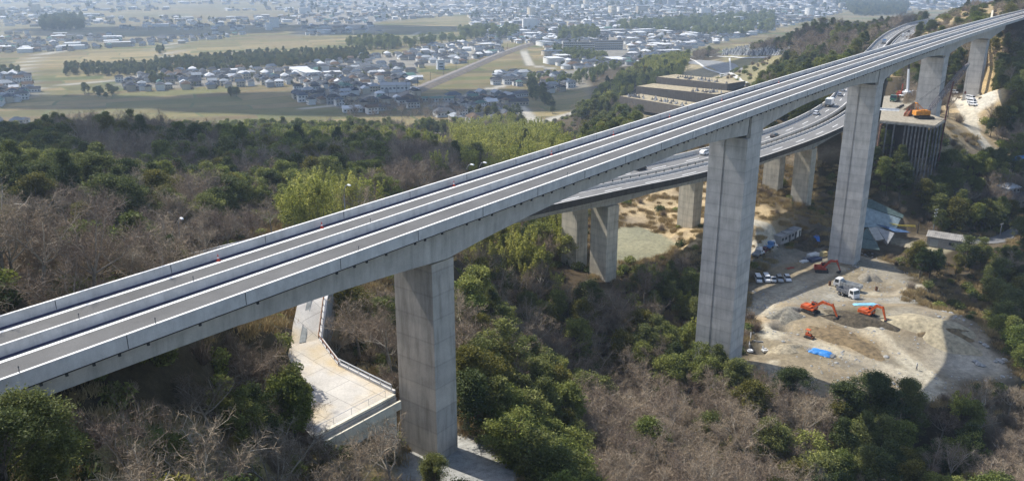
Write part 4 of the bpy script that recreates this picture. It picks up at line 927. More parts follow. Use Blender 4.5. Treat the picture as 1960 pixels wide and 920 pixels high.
def brush(name, kinds, st, seed, cond, smin, smax):
    rg = np.random.default_rng(seed); o = []
    for x0, x1, y0, y1, f in ((-260, 360, 34, 300, 1), (-300, 620, 300, 720, 1.9)):
        xs = np.arange(x0, x1, st*f); ys = np.arange(y0, y1, st*f); X, Y = np.meshgrid(xs, ys); X = (X+rg.uniform(-.5, .5, X.shape)*st*f).ravel(); Y = (Y+rg.uniform(-.5, .5, Y.shape)*st*f).ravel(); Z = gz(X, Y)
        px, py, D = proj(np.stack([X, Y, Z], -1)); k = in_view(px, py, 500) & cond(X, Y, Z, px, py, D, rg)
        o.append(np.c_[X, Y, Z, np.full(len(X), f**.5)][k])
    T = np.concatenate(o); n = len(T)
    C2 = HC[::2]+np.c_[HN[::2]*HWYW/2, np.zeros(len(HC[::2]))]; dm = np.hypot(T[:, 0][:, None]-C2[None, :, 0], T[:, 1][:, None]-C2[None, :, 1]).min(1); T = T[(dm > HWYW/2+1.5) | (T[:, 2] < CAMZ-66)]
    s = T[:, 0]*BD[0]+T[:, 1]*BD[1]; la = LNEAR-(T[:, 0]*BL[0]+T[:, 1]*BL[1]); T = T[~((s > 425) & (la > -2) & (la < BW+2))]
    for C in CLEAR: T = T[dist_poly(T[:, 0], T[:, 1], C[0]) > C[1]*.7]
    n = len(T); src = [shrub_mesh(i*7+seed, k) for i, k in enumerate(kinds)]
    stuff_scatter(name, src, T[:, :3], rg.integers(0, len(src), n), rg.uniform(0, 6.28, n), T[:, 3]*rg.uniform(smin, smax, n))
def off_site(X, Y, e=1.0):
    k = ~inpoly(X, Y, YARDP) & (dist_poly(X, Y, YARDP+[YARDP[0]]) > 1.0)
    for P in (GRAVEL, PLOT): k &= ~inpoly(X, Y, P)
    ds = dist_poly(X, Y, SITE+[SITE[0]]); k &= ~(inpoly(X, Y, SITE) & (ds-2.5+(fbm(X, Y, 13, 4, 31)-.5)*16 > -1))
    return k & (Z_OK(X, Y))
def Z_OK(X, Y): return gz(X, Y) > 6
def wooded(px, py):
    w = np.zeros(px.shape, bool)
    for p, *_ in WOODS: w |= inpoly(px, py, p)
    return w
brush('undergrowth', ['twig', 'dark', 'mid', 'twig', 'dark'], 2.9, 81, lambda X, Y, Z, px, py, D, rg: off_site(X, Y) & (rg.random(X.shape) < np.where(wooded(px, py), .8, np.where(inpoly(px, py, [(1180, 340), (1560, 410), (1450, 490), (1180, 450)]), .07, .3))), .7, 1.7)
brush('dead_grass', ['grass', 'grass'], 1.7, 91, lambda X, Y, Z, px, py, D, rg: off_site(X, Y) & (D < 330) & (rg.random(X.shape) < np.where(wooded(px, py), .25, np.where(inpoly(px, py, [(1180, 340), (1560, 410), (1450, 490), (1180, 450)]), .3, .6))), .6, 1.3)
# ================================================================ THE PLAIN: HOUSES, FACTORIES, TREE BELTS, RAILWAY
GA = R(24)
ROOFS = [('dark grey tiled', mat('roof_dark_tile', (.05, .054, .062), .25, .6, .95, spec=.05)), ('grey tiled', mat('roof_grey_tile', (.10, .105, .115), .2, .6, .95, spec=.05)), ('blue grey tiled', mat('roof_blue_tile', (.075, .095, .125), .2, .6, .95, spec=.05)),
         ('brown tiled', mat('roof_brown_tile', (.12, .085, .06), .2, .6, .95, spec=.05)), ('pale metal roofed', mat('roof_pale_metal', (.28, .30, .32), .12, .5, .9, spec=.1)), ('white roofed', mat('roof_white', (.52, .53, .54), .06, .5, .9, spec=.1)), ('green roofed', mat('roof_green', (.08, .15, .13), .15, .5, .9, spec=.1))]
WALLS = [('white', mat('wall_white', (.62, .61, .58), .1, .5)), ('cream', mat('wall_cream', (.50, .44, .33), .1, .5)), ('grey', mat('wall_grey', (.30, .30, .30), .12, .5)), ('beige', mat('wall_beige', (.40, .35, .27), .1, .5))]
M_WIN = mat('window_dark', (.05, .06, .075), .2, 1, .25)
def house_meshes(L, W, H, rh, hip):
    w = MB(); w.prism([(-L/2, -W/2), (L/2, -W/2), (L/2, W/2), (-L/2, W/2)], -.6, H)
    if not hip: w.add([(-L/2, -W/2, H), (-L/2, W/2, H), (-L/2, 0, H+rh*.93)], [(0, 1, 2)]); w.add([(L/2, -W/2, H), (L/2, W/2, H), (L/2, 0, H+rh*.93)], [(0, 2, 1)])
    o = .6; r = MB(); a, b = L/2+o, W/2+o; q = (a-b*.85) if hip else a; z0 = H-.12
    v = [(-a, -b, z0), (a, -b, z0), (a, b, z0), (-a, b, z0), (-q, 0, H+rh), (q, 0, H+rh)]
    r.add(v, [(0, 1, 5, 4), (2, 3, 4, 5), (1, 2, 5), (3, 0, 4), (3, 2, 1, 0)]); 
    n = MB()
    for x in np.arange(-L/2+1.6, L/2-1, 2.6):
        for s in (-1, 1):
            for z in ([H*.27, H*.74] if H > 4.5 else [H*.5]): n.box((x, s*(W/2+.02), z), (1.3, .06, 1.1))
    return w, r, n
HV = [house_meshes(11, 8, 5.6, 2.4, True), house_meshes(9, 7, 5.4, 2.2, False), house_meshes(14, 8.5, 4.2, 2.6, True), house_meshes(8, 7, 5.8, 1.9, True), house_meshes(16, 9, 3.6, 2.0, False)]
HMESH = {}
def house_mesh(v, k, m):
    key = (v, k, m.name)
    if key not in HMESH: HMESH[key] = HV[v][k].mesh(('wall', 'roof', 'window')[k], [m])
    return HMESH[key]
rgH = np.random.default_rng(21)
def town_spots():
    out = []
    for d0, d1, st in ((450, 1000, 13.5), (1000, 1700, 17), (1700, 2800, 26), (2800, 5200, 46)):
        ext = d1*1.1; u = np.arange(-ext, ext, st); v = np.arange(-ext, ext+2600, st); U, W = np.meshgrid(u, v)
        U = U+rgH.uniform(-.28, .28, U.shape)*st; W = W+rgH.uniform(-.2, .2, W.shape)*st
        W = np.where((np.floor(v/st) % 3 == 0)[:, None], W+st*.25, W)
        X = (U*math.cos(GA)-W*math.sin(GA)).ravel(); Y = (U*math.sin(GA)+W*math.cos(GA)).ravel()
        px, py, D = proj(np.stack([X, Y, np.full(X.shape, 3.0)], -1))
        k = (D > d0) & (D <= d1) & (px > -260) & (px < 2100) & (py > -48) & (py < 300); X, Y, px, py, D = X[k], Y[k], px[k], py[k], D[k]
        t = py_town(px, py)+(fbm(X, Y, 60, 2, 4)-.5)*.75+np.where((D > 1300) & (px < 560), (fbm(X, Y, 330, 2, 14)-.54)*2.0, 0); k = (t > .22) & (gz(X, Y) < 1.5) & (rgH.random(len(X)) < np.where((D > 1400) & (px < 900), .34, .70))
        out.append(np.stack([X[k], Y[k], px[k], py[k], D[k], np.full(k.sum(), st)], 1))
    # loose farmhouses among the fields
    return np.concatenate(out)
HSP = town_spots()
_v = sees(np.c_[HSP[:, :2], np.full(len(HSP), 6.0)]) & in_view(HSP[:, 2], HSP[:, 3], 5)
HSP = HSP[_v | ~in_view(HSP[:, 2], HSP[:, 3], 5)]; _v = in_view(HSP[:, 2], HSP[:, 3], 5)
# keep the near ones off the places of the landmarks
LAND = [(1105, 98, 40), (1165, 94, 40), (760, 172, 34), (830, 192, 40), (845, 130, 22)]
for lx, ly, lr in LAND:
    k = (np.hypot(HSP[:, 2]-lx, (HSP[:, 3]-ly)*2.2) > lr); HSP = HSP[k]; _v = _v[k]
ordr = np.argsort(np.where(_v, HSP[:, 4], 1e9)); solo_h = np.zeros(len(HSP), bool); solo_h[ordr[:260]] = True
HZ = [([(-300, 220), (70, 220), (70, 290), (-300, 290)], 'beside the shaded hill'), ([(-300, 100), (80, 100), (80, 220), (-300, 220)], 'in the far left hamlet'), ([(200, 120), (430, 120), (430, 180), (200, 180)], 'in front of the dark tree belt'),
      ([(430, 90), (700, 90), (700, 152), (430, 152)], 'behind the tree belt'), ([(540, 150), (700, 150), (700, 230), (540, 230)], 'nearest on the plain'),
      ([(690, 80), (815, 80), (815, 240), (690, 240)], 'beside the railway bank'), ([(800, 160), (1020, 160), (1020, 260), (800, 260)], 'around the railway station'), ([(800, 60), (1020, 60), (1020, 165), (800, 165)], 'beyond the railway bank'),
      ([(1000, 110), (1180, 110), (1180, 200), (1000, 200)], 'below the apartment blocks'), ([(1020, 60), (1300, 60), (1300, 170), (1020, 170)], 'beyond the bamboo grove')]
rh = random.Random(4)
for i in np.nonzero(solo_h)[0]:
    X, Y, px, py, D, st = HSP[i]; v = rh.choice((0, 0, 1, 1, 2, 3, 3, 4)); ri = rh.choices(range(7), (34, 26, 15, 8, 8, 6, 3))[0]; wi = rh.choices(range(4), (46, 22, 16, 16))[0]
    zn = next((n for p, n in HZ if inpoly(np.array([px]), np.array([py]), p)[0]), 'on the plain')
    kind = ('hipped', 'gabled', 'long', 'square', 'shed like')[v]
    nm = 'house'; lab = '%s %s house, %s walls, %s' % (ROOFS[ri][0], kind, WALLS[wi][0], zn)
    t = thing(nm, lab, 'house', (X, Y, gz(X, Y)), GA+rh.choice((0, math.pi/2))+rh.uniform(-.12, .12), 'houses '+zn+' with '+ROOFS[ri][0].replace('roofed', '').replace('tiled', 'tile').strip()+' roofs'); t.scale = [rh.uniform(.85, 1.15)]*3
    for k, m in ((0, WALLS[wi][1]), (1, ROOFS[ri][1])): link(bpy.data.objects.new(('wall', 'roof')[k], house_mesh(v, k, m)), t)
    if D < 1000: link(bpy.data.objects.new('window', house_mesh(v, 2, M_WIN)), t)['kind'] = 'stuff'
def mass_houses(S):
    """thousands of far roofs: one mesh"""
    V = []; Q = []; MI = []; n = len(S); rg = np.random.default_rng(33)
    big = rg.random(n) < np.where(S[:, 4] > 1600, .10, .045); tall = rg.random(n) < np.where(S[:, 4] > 1700, .014, .0)
    k = np.maximum(1, S[:, 5]/17)
    L = np.where(big, rg.uniform(18, 42, n), rg.uniform(8, 14, n)*k**.8); W = np.where(big, rg.uniform(12, 24, n), rg.uniform(6.5, 9.5, n)*k**.7); H = np.where(tall, rg.uniform(12, 26, n), np.where(big, rg.uniform(5, 9, n), rg.uniform(3.4, 6, n))); RH = np.where(big | tall, .5, rg.uniform(1.6, 2.8, n))
    L = np.where(tall, rg.uniform(18, 40, n), L); W = np.where(tall, 12, W)
    a = GA+rg.choice([0, math.pi/2], n)+rg.uniform(-.15, .15, n); ca, sa = np.cos(a), np.sin(a); z0 = gz(S[:, 0], S[:, 1])
    def pt(u, v, z): return np.stack([S[:, 0]+u*ca-v*sa, S[:, 1]+u*sa+v*ca, z0+z], 1)
    o = .5; l, w = L/2, W/2
    P = [pt(-l, -w, -.5), pt(l, -w, -.5), pt(l, w, -.5), pt(-l, w, -.5), pt(-l, -w, H), pt(l, -w, H), pt(l, w, H), pt(-l, w, H),
         pt(-l-o, -w-o, H-.1), pt(l+o, -w-o, H-.1), pt(l+o, w+o, H-.1), pt(-l-o, w+o, H-.1), pt(-l*.7, 0*l, H+RH), pt(l*.7, 0*l, H+RH)]
    V = np.stack(P, 1).reshape(-1, 3); b = (np.arange(n)*14)[:, None]
    F = [(0, 1, 5, 4), (1, 2, 6, 5), (2, 3, 7, 6), (3, 0, 4, 7), (8, 9, 13, 12), (10, 11, 12, 13), (9, 10, 13, 13), (11, 8, 12, 12)]
    wi = rg.choice(4, n, p=(.5, .2, .15, .15)); ri = rg.choice(7, n, p=(.32, .27, .17, .07, .09, .06, .02)); ri = np.where(big & (rg.random(n) < .6), 5, np.where(tall, 4, ri))
    quads = []; mi = []; tris = []; mit = []
    for f in F[:6]: quads.append(b+np.array(f)); mi.append(wi if f[0] < 4 and max(f) < 8 else 4+ri)
    for f in F[6:]: tris.append(b+np.array(f[:3])); mit.append(4+ri)
    Qf = np.concatenate(quads); M_ = np.concatenate(mi); T = np.concatenate(tris); Mt = np.concatenate(mit)
    me = bpy.data.meshes.new('distant_town'); nl = Qf.size+T.size
    me.vertices.add(len(V)); me.vertices.foreach_set('co', V.astype(np.float32).ravel()); me.loops.add(nl); me.loops.foreach_set('vertex_index', np.concatenate([Qf.ravel(), T.ravel()]).astype(np.int32))
    me.polygons.add(len(Qf)+len(T)); me.polygons.foreach_set('loop_start', np.concatenate([np.arange(len(Qf))*4, Qf.size+np.arange(len(T))*3]).astype(np.int32))
    for _, m in WALLS+ROOFS: me.materials.append(m)
    me.polygons.foreach_set('material_index', np.concatenate([M_, Mt]).astype(np.int32)); me.update(calc_edges=True)
    tag(link(bpy.data.objects.new('distant_town', me)), kind='stuff')
mass_houses(HSP[~solo_h])
# ---- landmarks of the plain
def slab_block(px, py, L, W, H, rz, label, nf):
    c = atz(px, py, -115.); t = thing('apartment_block', label, 'apartment block', (c[0], c[1], 0), rz, None)
    MB().box((0, 0, H/2-.2), (L, W, H+.4)).build('wall', WALLS[3][1], t); MB().box((0, 0, H+.3), (L+.6, W+.6, .5)).build('roof', ROOFS[1][1], t)
    for f in range(nf):
        z = (f+.5)*H/nf; r = MB()
        for x in np.arange(-L/2+2, L/2-1, 3.2): r.box((x, -W/2-.05, z), (2.1, .1, 1.5))
        r.build('window', M_WIN, t); MB().box((0, -W/2-.55, z-1.0), (L-.5, 1.0, .9)).build('balcony', WALLS[0][1], t)
    return t
slab_block(1108, 98, 50, 10, 13, R(-4), 'left one of two long beige apartment blocks with four rows of balconies', 4)
slab_block(1160, 95, 52, 10, 13.5, R(6), 'right one of two long beige apartment blocks standing end to end', 4)
slab_block(1228, 27, 30, 22, 22, R(10), 'grey block standing above the far town roofs', 6)
slab_block(1350, 36, 46, 14, 14, R(14), 'pale flat topped block at the far edge of town', 4)
slab_block(1275, 8, 60, 20, 24, R(-6), 'large far apartment slab near the top of the town', 6)
c = atz(757, 175, -115.); t = thing('factory', 'big white walled works hall with pale roof in the village', 'factory', (c[0], c[1], 0), R(8))
MB().box((0, 0, 3.6), (30, 16, 7.6)).build('wall', WALLS[0][1], t); r = MB(); r.add([(-15.6, -8.6, 7.3), (15.6, -8.6, 7.3), (15.6, 8.6, 7.3), (-15.6, 8.6, 7.3), (-15.6, 0, 9.4), (15.6, 0, 9.4)], [(0, 1, 5, 4), (2, 3, 4, 5), (1, 2, 5), (3, 0, 4)]); r.build('roof', ROOFS[4][1], t)
k = MB()
for x in range(-13, 14, 4): k.box((x, -8.03, 4.2), (2.2, .1, 1.4))
k.build('window', M_WIN, t); MB().box((-9, -8.04, 1.7), (4, .12, 3.6)).build('door', WALLS[2][1], t)
c = atz(832, 194, -115.); t = thing('station_building', 'long low station platform building with a green grey roof', 'station', (c[0], c[1], 0), R(3))
MB().box((0, 0, 1.6), (36, 5.5, 3.6)).build('wall', WALLS[0][1], t); r = MB(); r.add([(-18.6, -3.6, 3.35), (18.6, -3.6, 3.35), (18.6, 3.6, 3.35), (-18.6, 3.6, 3.35), (-18.6, 0, 4.7), (18.6, 0, 4.7)], [(0, 1, 5, 4), (2, 3, 4, 5), (1, 2, 5), (3, 0, 4)]); r.build('roof', ROOFS[6][1], t)
k = MB()
for x in range(-16, 17, 3): k.box((x, -2.78, 1.9), (1.6, .1, 1.5))
k.build('window', M_WIN, t)
c = atz(843, 133, -115.); t = thing('white_building', 'small white square tower like building beside the railway bank', 'building', (c[0], c[1], 0), R(20))
MB().box((0, 0, 5.5), (9, 8, 11.4)).build('wall', ROOFS[5][1], t); MB().box((0, 0, 11.4), (9.5, 8.5, .5)).build('roof', ROOFS[4][1], t); k = MB(); k.box((0, -4.03, 7), (5, .1, 1.4)); k.box((0, -4.03, 3.5), (5, .1, 1.4)); k.build('window', M_WIN, t)
# railway on its brown bank
RL = [tuple(atz(x, y, -115.)[:2]) for x, y in ((690, 214), (742, 198), (800, 172), (880, 138), (950, 108), (1000, 90), (1040, 80), (1075, 74))]
RLs = _spline([(a, b, 0) for a, b in RL], 10)[:, :2]; _d = np.gradient(RLs, axis=0); _d /= np.linalg.norm(_d, axis=1)[:, None]; _n2 = np.stack([-_d[:, 1], _d[:, 0]], 1)
def strip_mesh(name, L, prof, m, kind='structure', label=None, cat=None):
    d = np.gradient(L, axis=0); d /= np.linalg.norm(d, axis=1)[:, None]; nn = np.stack([-d[:, 1], d[:, 0]], 1); k = len(prof)
    V = np.concatenate([np.concatenate([L+nn*o, np.full((len(L), 1), z)], 1)[:, None] for o, z in prof], 1).reshape(-1, 3)
    i = (np.arange(len(L)-1)*k)[:, None]+np.arange(k-1)[None, :]; Q = np.stack([i, i+1, i+1+k, i+k], -1).reshape(-1, 4)
    o = link(bpy.data.objects.new(name, np_mesh(name, V, Q[:, ::-1], [m]))); return tag(o, label, cat, None, kind)
strip_mesh('railway_bank_ground', RLs, [(11, -.2), (5.5, 2.2), (-5.5, 2.2), (-11, -.2)], mat('rail_bank_earth', (.15, .12, .085), .35, .15))
strip_mesh('railway_track_path', RLs, [(3.6, 2.23), (3.5, 2.4), (-3.5, 2.4), (-3.6, 2.23)], mat('rail_ballast', (.19, .165, .145), .25, .8))
pm = MB(); pm.tube([(0, 0, 0), (0, 0, 9.5)], .22, 5); pm.box((1.8, 0, 8.4), (3.8, .16, .16)); PM = pm.mesh('catenary_pole', [M_JOINT])
for i in range(12, len(RLs)-6, 3):
    p = RLs[i]+_n2[i]*4.6; o = link(bpy.data.objects.new('catenary_pole', PM)); o.location = (p[0], p[1], 2.2); o.rotation_euler = (0, 0, math.atan2(-_n2[i][1], -_n2[i][0]))
    tag(o, 'thin dark overhead line pole standing along the railway bank', 'pole', 'overhead line poles on the railway bank')
# tree belts and spinneys on the plain
BELTS = [([(125, 132), (300, 126), (300, 145), (125, 146)], .95, 0), ([(300, 122), (480, 106), (700, 97), (705, 118), (480, 136), (300, 142)], .85, 0), ([(665, 85), (762, 81), (762, 97), (665, 98)], .95, 1), ([(760, 88), (860, 75), (900, 72), (900, 84), (780, 98)], .4, 1),
         ([(880, 60), (990, 58), (990, 76), (880, 76)], .55, 1), ([(1070, 66), (1145, 60), (1145, 80), (1070, 82)], .9, 1), ([(1180, 48), (1330, 40), (1480, 28), (1480, 60), (1400, 76), (1310, 66), (1190, 62)], .55, 1), ([(1600, 8), (1740, 10), (1730, 30), (1640, 32)], .85, 0),
         ([(80, 38), (160, 36), (160, 60), (80, 60)], .9, 0), ([(1050, 92), (1160, 108), (1160, 124), (1065, 114)], .9, 1), ([(1010, 152), (1120, 150), (1160, 134), (1190, 138), (1140, 168), (1020, 168)], .6, 1), ([(1010, 168), (1035, 160), (1050, 190), (1020, 195)], .8, 0),
         ([(0, 138), (40, 136), (40, 146), (0, 148)], .9, 0), ([(300, 96), (316, 95), (316, 104), (300, 105)], .9, 0), ([(280, 150), (330, 152), (330, 162), (280, 162)], .7, 0), ([(160, 178), (225, 176), (225, 190), (160, 190)], .5, 0), ([(440, 178), (456, 177), (456, 188), (440, 188)], .9, 0), ([(470, 206), (480, 206), (480, 212), (470, 212)], 1, 0),
         ([(640, 205), (800, 195), (880, 205), (900, 235), (720, 232), (640, 222)], .5, 2), ([(900, 225), (990, 215), (1020, 240), (900, 245)], .35, 0), ([(1030, 190), (1050, 178), (1060, 220), (1040, 225)], .3, 0)]
o = []; rgB = np.random.default_rng(44)
for poly, ch, kd in BELTS:
    C = np.array([atz(x, y, -115.)[:2] for x, y in poly]); x0, y0 = C.min(0); x1, y1 = C.max(0); Dm = C[:, 1].mean(); st = 8.0 if Dm < 1400 else 15.0
    X, Y = np.meshgrid(np.arange(x0, x1, st), np.arange(y0, y1, st)); X = (X+rgB.uniform(-.5, .5, X.shape)*st).ravel(); Y = (Y+rgB.uniform(-.5, .5, Y.shape)*st).ravel()
    k = inpoly(X, Y, [tuple(c) for c in C]) & (rgB.random(len(X)) < ch); o.append(np.c_[X[k], Y[k], gz(X[k], Y[k]), np.full(k.sum(), st/8), np.full(k.sum(), kd)])
k = rgB.random(len(HSP)) < .3; o.append(np.c_[HSP[k, 0]+rgB.uniform(-9, 9, k.sum()), HSP[k, 1]+rgB.uniform(-9, 9, k.sum()), gz(HSP[k, 0], HSP[k, 1]), HSP[k, 5]/22, np.zeros(k.sum())])
T = np.concatenate(o)
for kd, nm, kn in ((0, 'evergreen_woods', 'ever'), (1, 'green_woods', 'mid'), (2, 'bare_woods', 'bare')):
    S = T[T[:, 4] == kd]; n = len(S); stuff_scatter('distant_'+nm, [x.copy() for x in MASS[kn]], S[:, :3], rgB.integers(0, len(MASS[kn]), n), rgB.uniform(0, 6.28, n), S[:, 3]*rgB.uniform(.6, 1.15, n))
# ================================================================ VEHICLES AND PLANT (local x = forward)
def paint(name, col, rough=.35, metal=.0): return mat(name, col, .06, 2, rough, metal, spec=.5)
P_WHITE = paint('white_car_paint', (.72, .73, .74)); P_SILV = paint('silver_car_paint', (.42, .44, .46), .3, .4); P_BLACK = paint('black_car_paint', (.025, .026, .03)); P_BLUE = paint('blue_truck_paint', (.10, .25, .50)); P_GREEN = paint('green_truck_paint', (.02, .10, .06)); P_DARKB = paint('dark_blue_paint', (.03, .045, .10))
P_ORANGE = mat('digger_orange', (.58, .105, .025), .25, 1.5, .5); P_YEL = mat('crane_yellow', (.60, .24, .03), .25, 1.2, .5); P_RED = mat('rig_red', (.34, .07, .04), .35, 1.2, .6)
M_GLASS = mat('car_glass', (.02, .025, .03), .2, 1, .12, spec=.6); M_TYRE = mat('tyre', (.025, .025, .026), .2, 4, .9); M_RIM = mat('wheel_rim', (.35, .36, .37), .1, 4, .4, .6); M_CHAS = mat('chassis_black', (.04, .04, .042), .3, 3, .7); M_LAMP = mat('headlamp_glass', (.75, .76, .78), .05, 4, .2); M_TAIL = mat('tail_lamp', (.35, .02, .02), .1, 4, .3)
M_STEEL = mat('bare_steel', (.27, .28, .29), .25, 2, .5, .3); M_RUST = mat('rusty_steel', (.20, .095, .05), .45, 1.5, .85); M_TRACK = mat('crawler_track', (.06, .055, .05), .4, 2, .8)
def wheels(t, xs, y, r, w=.2):
    for x in xs:
        for s in (-1, 1):
            k = MB().cyl((x, s*y, r), r, w, 'y', 14).build('wheel', M_TYRE, t)
            MB().cyl((x, s*(y+w*.48), r), r*.55, .03, 'y', 10).build('rim', M_RIM, k)
def loft(mb, secs, mi=0):
    """body from cross-sections: (x, half width, z bottom, z top, half width at top)"""
    n = 6; b = len(mb.v)
    for x, hw, z0, z1, ht in secs:
        zm = z0+(z1-z0)*.45
        mb.v += [(x, -hw*.94, z0), (x, -hw, zm), (x, -ht, z1), (x, ht, z1), (x, hw, zm), (x, hw*.94, z0)]
    for i in range(len(secs)-1):
        for j in range(n): a = b+i*n+j; c = b+i*n+(j+1) % n; mb.f.append((a, a+n, c+n, c)); mb.m.append(mi)
    mb.f.append(tuple(b+j for j in range(n))); mb.m.append(mi); mb.f.append(tuple(b+(len(secs)-1)*n+j for j in reversed(range(n)))); mb.m.append(mi)
def car(kind, pm, label, group=None, cat='car', name='parked_car'):
    t = thing(name, label, cat, group=group)
    b = MB(); g = MB()
    if kind == 'van':
        W, L = .84, 4.4; loft(b, [(-2.2, .76, .42, 1.05, .72), (-2.12, .84, .3, 1.9, .70), (1.0, .84, .3, 1.95, .70), (1.55, .84, .3, 1.12, .74), (2.12, .80, .32, .95, .72), (2.2, .72, .42, .8, .68)])
        g.add([(1.02, -.68, 1.88), (1.02, .68, 1.88), (1.56, .74, 1.17), (1.56, -.74, 1.17)], [(0, 3, 2, 1)])
        for s in (-1, 1): g.add([(-1.9, s*.80, 1.22), (1.2, s*.80, 1.22), (.95, s*.735, 1.80), (-1.9, s*.735, 1.80)], [(0, 1, 2, 3) if s < 0 else (3, 2, 1, 0)])
        g.add([(-2.165, -.66, 1.2), (-2.165, .66, 1.2), (-2.15, .6, 1.75), (-2.15, -.6, 1.75)], [(0, 3, 2, 1)]); g.v = [(x*1.012, y*1.012+0, z) for x, y, z in g.v]; wx = (-1.35, 1.35)
    elif kind == 'wagon':
        W, L = .84, 4.4; loft(b, [(-2.2, .7, .45, .85, .66), (-2.1, .82, .3, 1.0, .76), (-1.6, .85, .26, 1.5, .6), (.35, .85, .26, 1.5, .6), (1.05, .85, .26, .98, .74), (1.95, .82, .28, .82, .72), (2.2, .7, .4, .68, .64)])
        g.add([(.39, -.6, 1.47), (.39, .6, 1.47), (1.06, .74, 1.01), (1.06, -.74, 1.01)], [(0, 3, 2, 1)]); g.add([(-1.66, -.58, 1.45), (-1.66, .58, 1.45), (-2.07, .72, 1.04), (-2.07, -.72, 1.04)], [(0, 1, 2, 3)])
        for s in (-1, 1): g.add([(-1.8, s*.81, 1.0), (.85, s*.81, 1.0), (.3, s*.645, 1.42), (-1.55, s*.645, 1.42)], [(0, 1, 2, 3) if s < 0 else (3, 2, 1, 0)])
        g.v = [(x*1.01, y*1.02, z+.012) for x, y, z in g.v]; wx = (-1.3, 1.35)
    else:  # small open pick-up
        W, L = .76, 3.5; loft(b, [(.55, .74, .5, 1.75, .62), (1.15, .74, .42, 1.75, .62), (1.55, .74, .4, 1.05, .66), (1.7, .7, .42, .9, .66)])
        b.box((-.6, 0, .62), (2.3, 1.46, .1)); b.box((-.6, -.7, .8), (2.3, .05, .3)); b.box((-.6, .7, .8), (2.3, .05, .3)); b.box((-1.73, 0, .8), (.05, 1.4, .3)); b.box((.5, 0, .95), (.06, 1.4, .7))
        g.add([(1.17, -.6, 1.70), (1.17, .6, 1.70), (1.57, .66, 1.1), (1.57, -.66, 1.1)], [(0, 3, 2, 1)]); 
        for s in (-1, 1): g.add([(.65, s*.735, 1.12), (1.4, s*.735, 1.12), (1.1, s*.66, 1.62), (.65, s*.66, 1.62)], [(0, 1, 2, 3) if s < 0 else (3, 2, 1, 0)])
        g.v = [(x*1.01, y*1.02, z+.01) for x, y, z in g.v]; wx = (-1.05, 1.15)
    b.build('body', pm, t); g.build('window', M_GLASS, t); wheels(t, wx, W-.06, .31)
    fx = {'van': 2.16, 'wagon': 2.08}.get(kind, 1.66)
    for s in (-1, 1): MB().box((fx, s*(W-.26), .72), (.14, .26, .14)).build('headlight', M_LAMP, t)
    bx = {'van': -2.17, 'wagon': -2.14}.get(kind, -1.77)
    for s in (-1, 1): MB().box((bx, s*(W-.18), .85), (.08, .14, .3)).build('tail_light', M_TAIL, t)
    return t
def lorry(kind, cabm, bodym, label, L=7.6, group=None, name='truck', cat='truck'):
    t = thing(name, label, cat, group=group); x1 = L/2; x0 = -L/2; cl = 1.9 if L > 6 else 1.5; W = 1.22 if L > 6 else 1.0; hc = 2.75 if L > 6 else 2.1
    MB().box(((x0+x1)/2, 0, .78), (L-.5, .9, .28)).build('chassis', M_CHAS, t)
    c = MB(); loft(c, [(x1-cl, W, .62, hc, W*.93), (x1-.42, W, .55, hc, W*.93), (x1-.05, W*.99, .5, hc*.60, W*.96), (x1, W*.93, .5, hc*.45, W*.9)]); cb = c.build('cab', cabm, t)
    g = MB(); g.add([(x1-.38, -W*.86, hc-.12), (x1-.38, W*.86, hc-.12), (x1-.04, W*.9, hc*.62), (x1-.04, -W*.9, hc*.62)], [(0, 3, 2, 1)])
    for s in (-1, 1): g.add([(x1-cl+.35, s*(W*1.005), hc*.6), (x1-.3, s*(W*1.005), hc*.6), (x1-.5, s*W*.965, hc-.2), (x1-cl+.35, s*W*.965, hc-.2)], [(0, 1, 2, 3) if s < 0 else (3, 2, 1, 0)])
    g.v = [(x+.012, y, z) for x, y, z in g.v]; g.build('window', M_GLASS, cb)
    for s in (-1, 1): MB().box((x1-.0, s*(W-.3), .8), (.1, .34, .18)).build('headlight', M_LAMP, t)
    bl = L-cl-.15; bc = x0+bl/2
    if kind == 'dump':
        d = MB(); d.box((bc, 0, 1.12), (bl, 2*W, .12)); d.box((bc, -W+.05, 1.62), (bl, .1, 1.0)); d.box((bc, W-.05, 1.62), (bl, .1, 1.0)); d.box((x0+.05, 0, 1.6), (.1, 2*W-.2, .95)); d.box((x0+bl-.05, 0, 1.75), (.1, 2*W-.2, 1.25)); d.box((x0+bl+.35, 0, 2.42), (.8, 1.7, .08))
        for x in np.arange(x0+.5, x0+bl, .9): d.box((x, -W-.03, 1.6), (.1, .08, .95)); d.box((x, W+.03, 1.6), (.1, .08, .95))
        d.build('dump_body', bodym, t)
    elif kind == 'box':
        MB().box((bc, 0, 2.15), (bl, 2*W+.05, 2.35)).build('cargo_box', bodym, t, bevel=.04); MB().box((x0-.02, 0, 2.1), (.05, 2*W-.15, 2.1)).build('rear_door', P_SILV, t)
    else:
        d = MB(); d.box((bc, 0, 1.05), (bl, 2*W, .14)); d.box((bc, -W+.03, 1.28), (bl, .06, .38)); d.box((bc, W-.03, 1.28), (bl, .06, .38)); d.box((x0+.03, 0, 1.28), (.06, 2*W-.12, .38)); d.box((x0+bl-.04, 0, 1.6), (.08, 2*W-.12, .9)); d.build('flat_bed', bodym, t)
    wheels(t, ([x0+1.1, x0+2.3] if L > 6 else [x0+1.0])+[x1-1.15], W-.16, .48 if L > 6 else .38, .3); return t
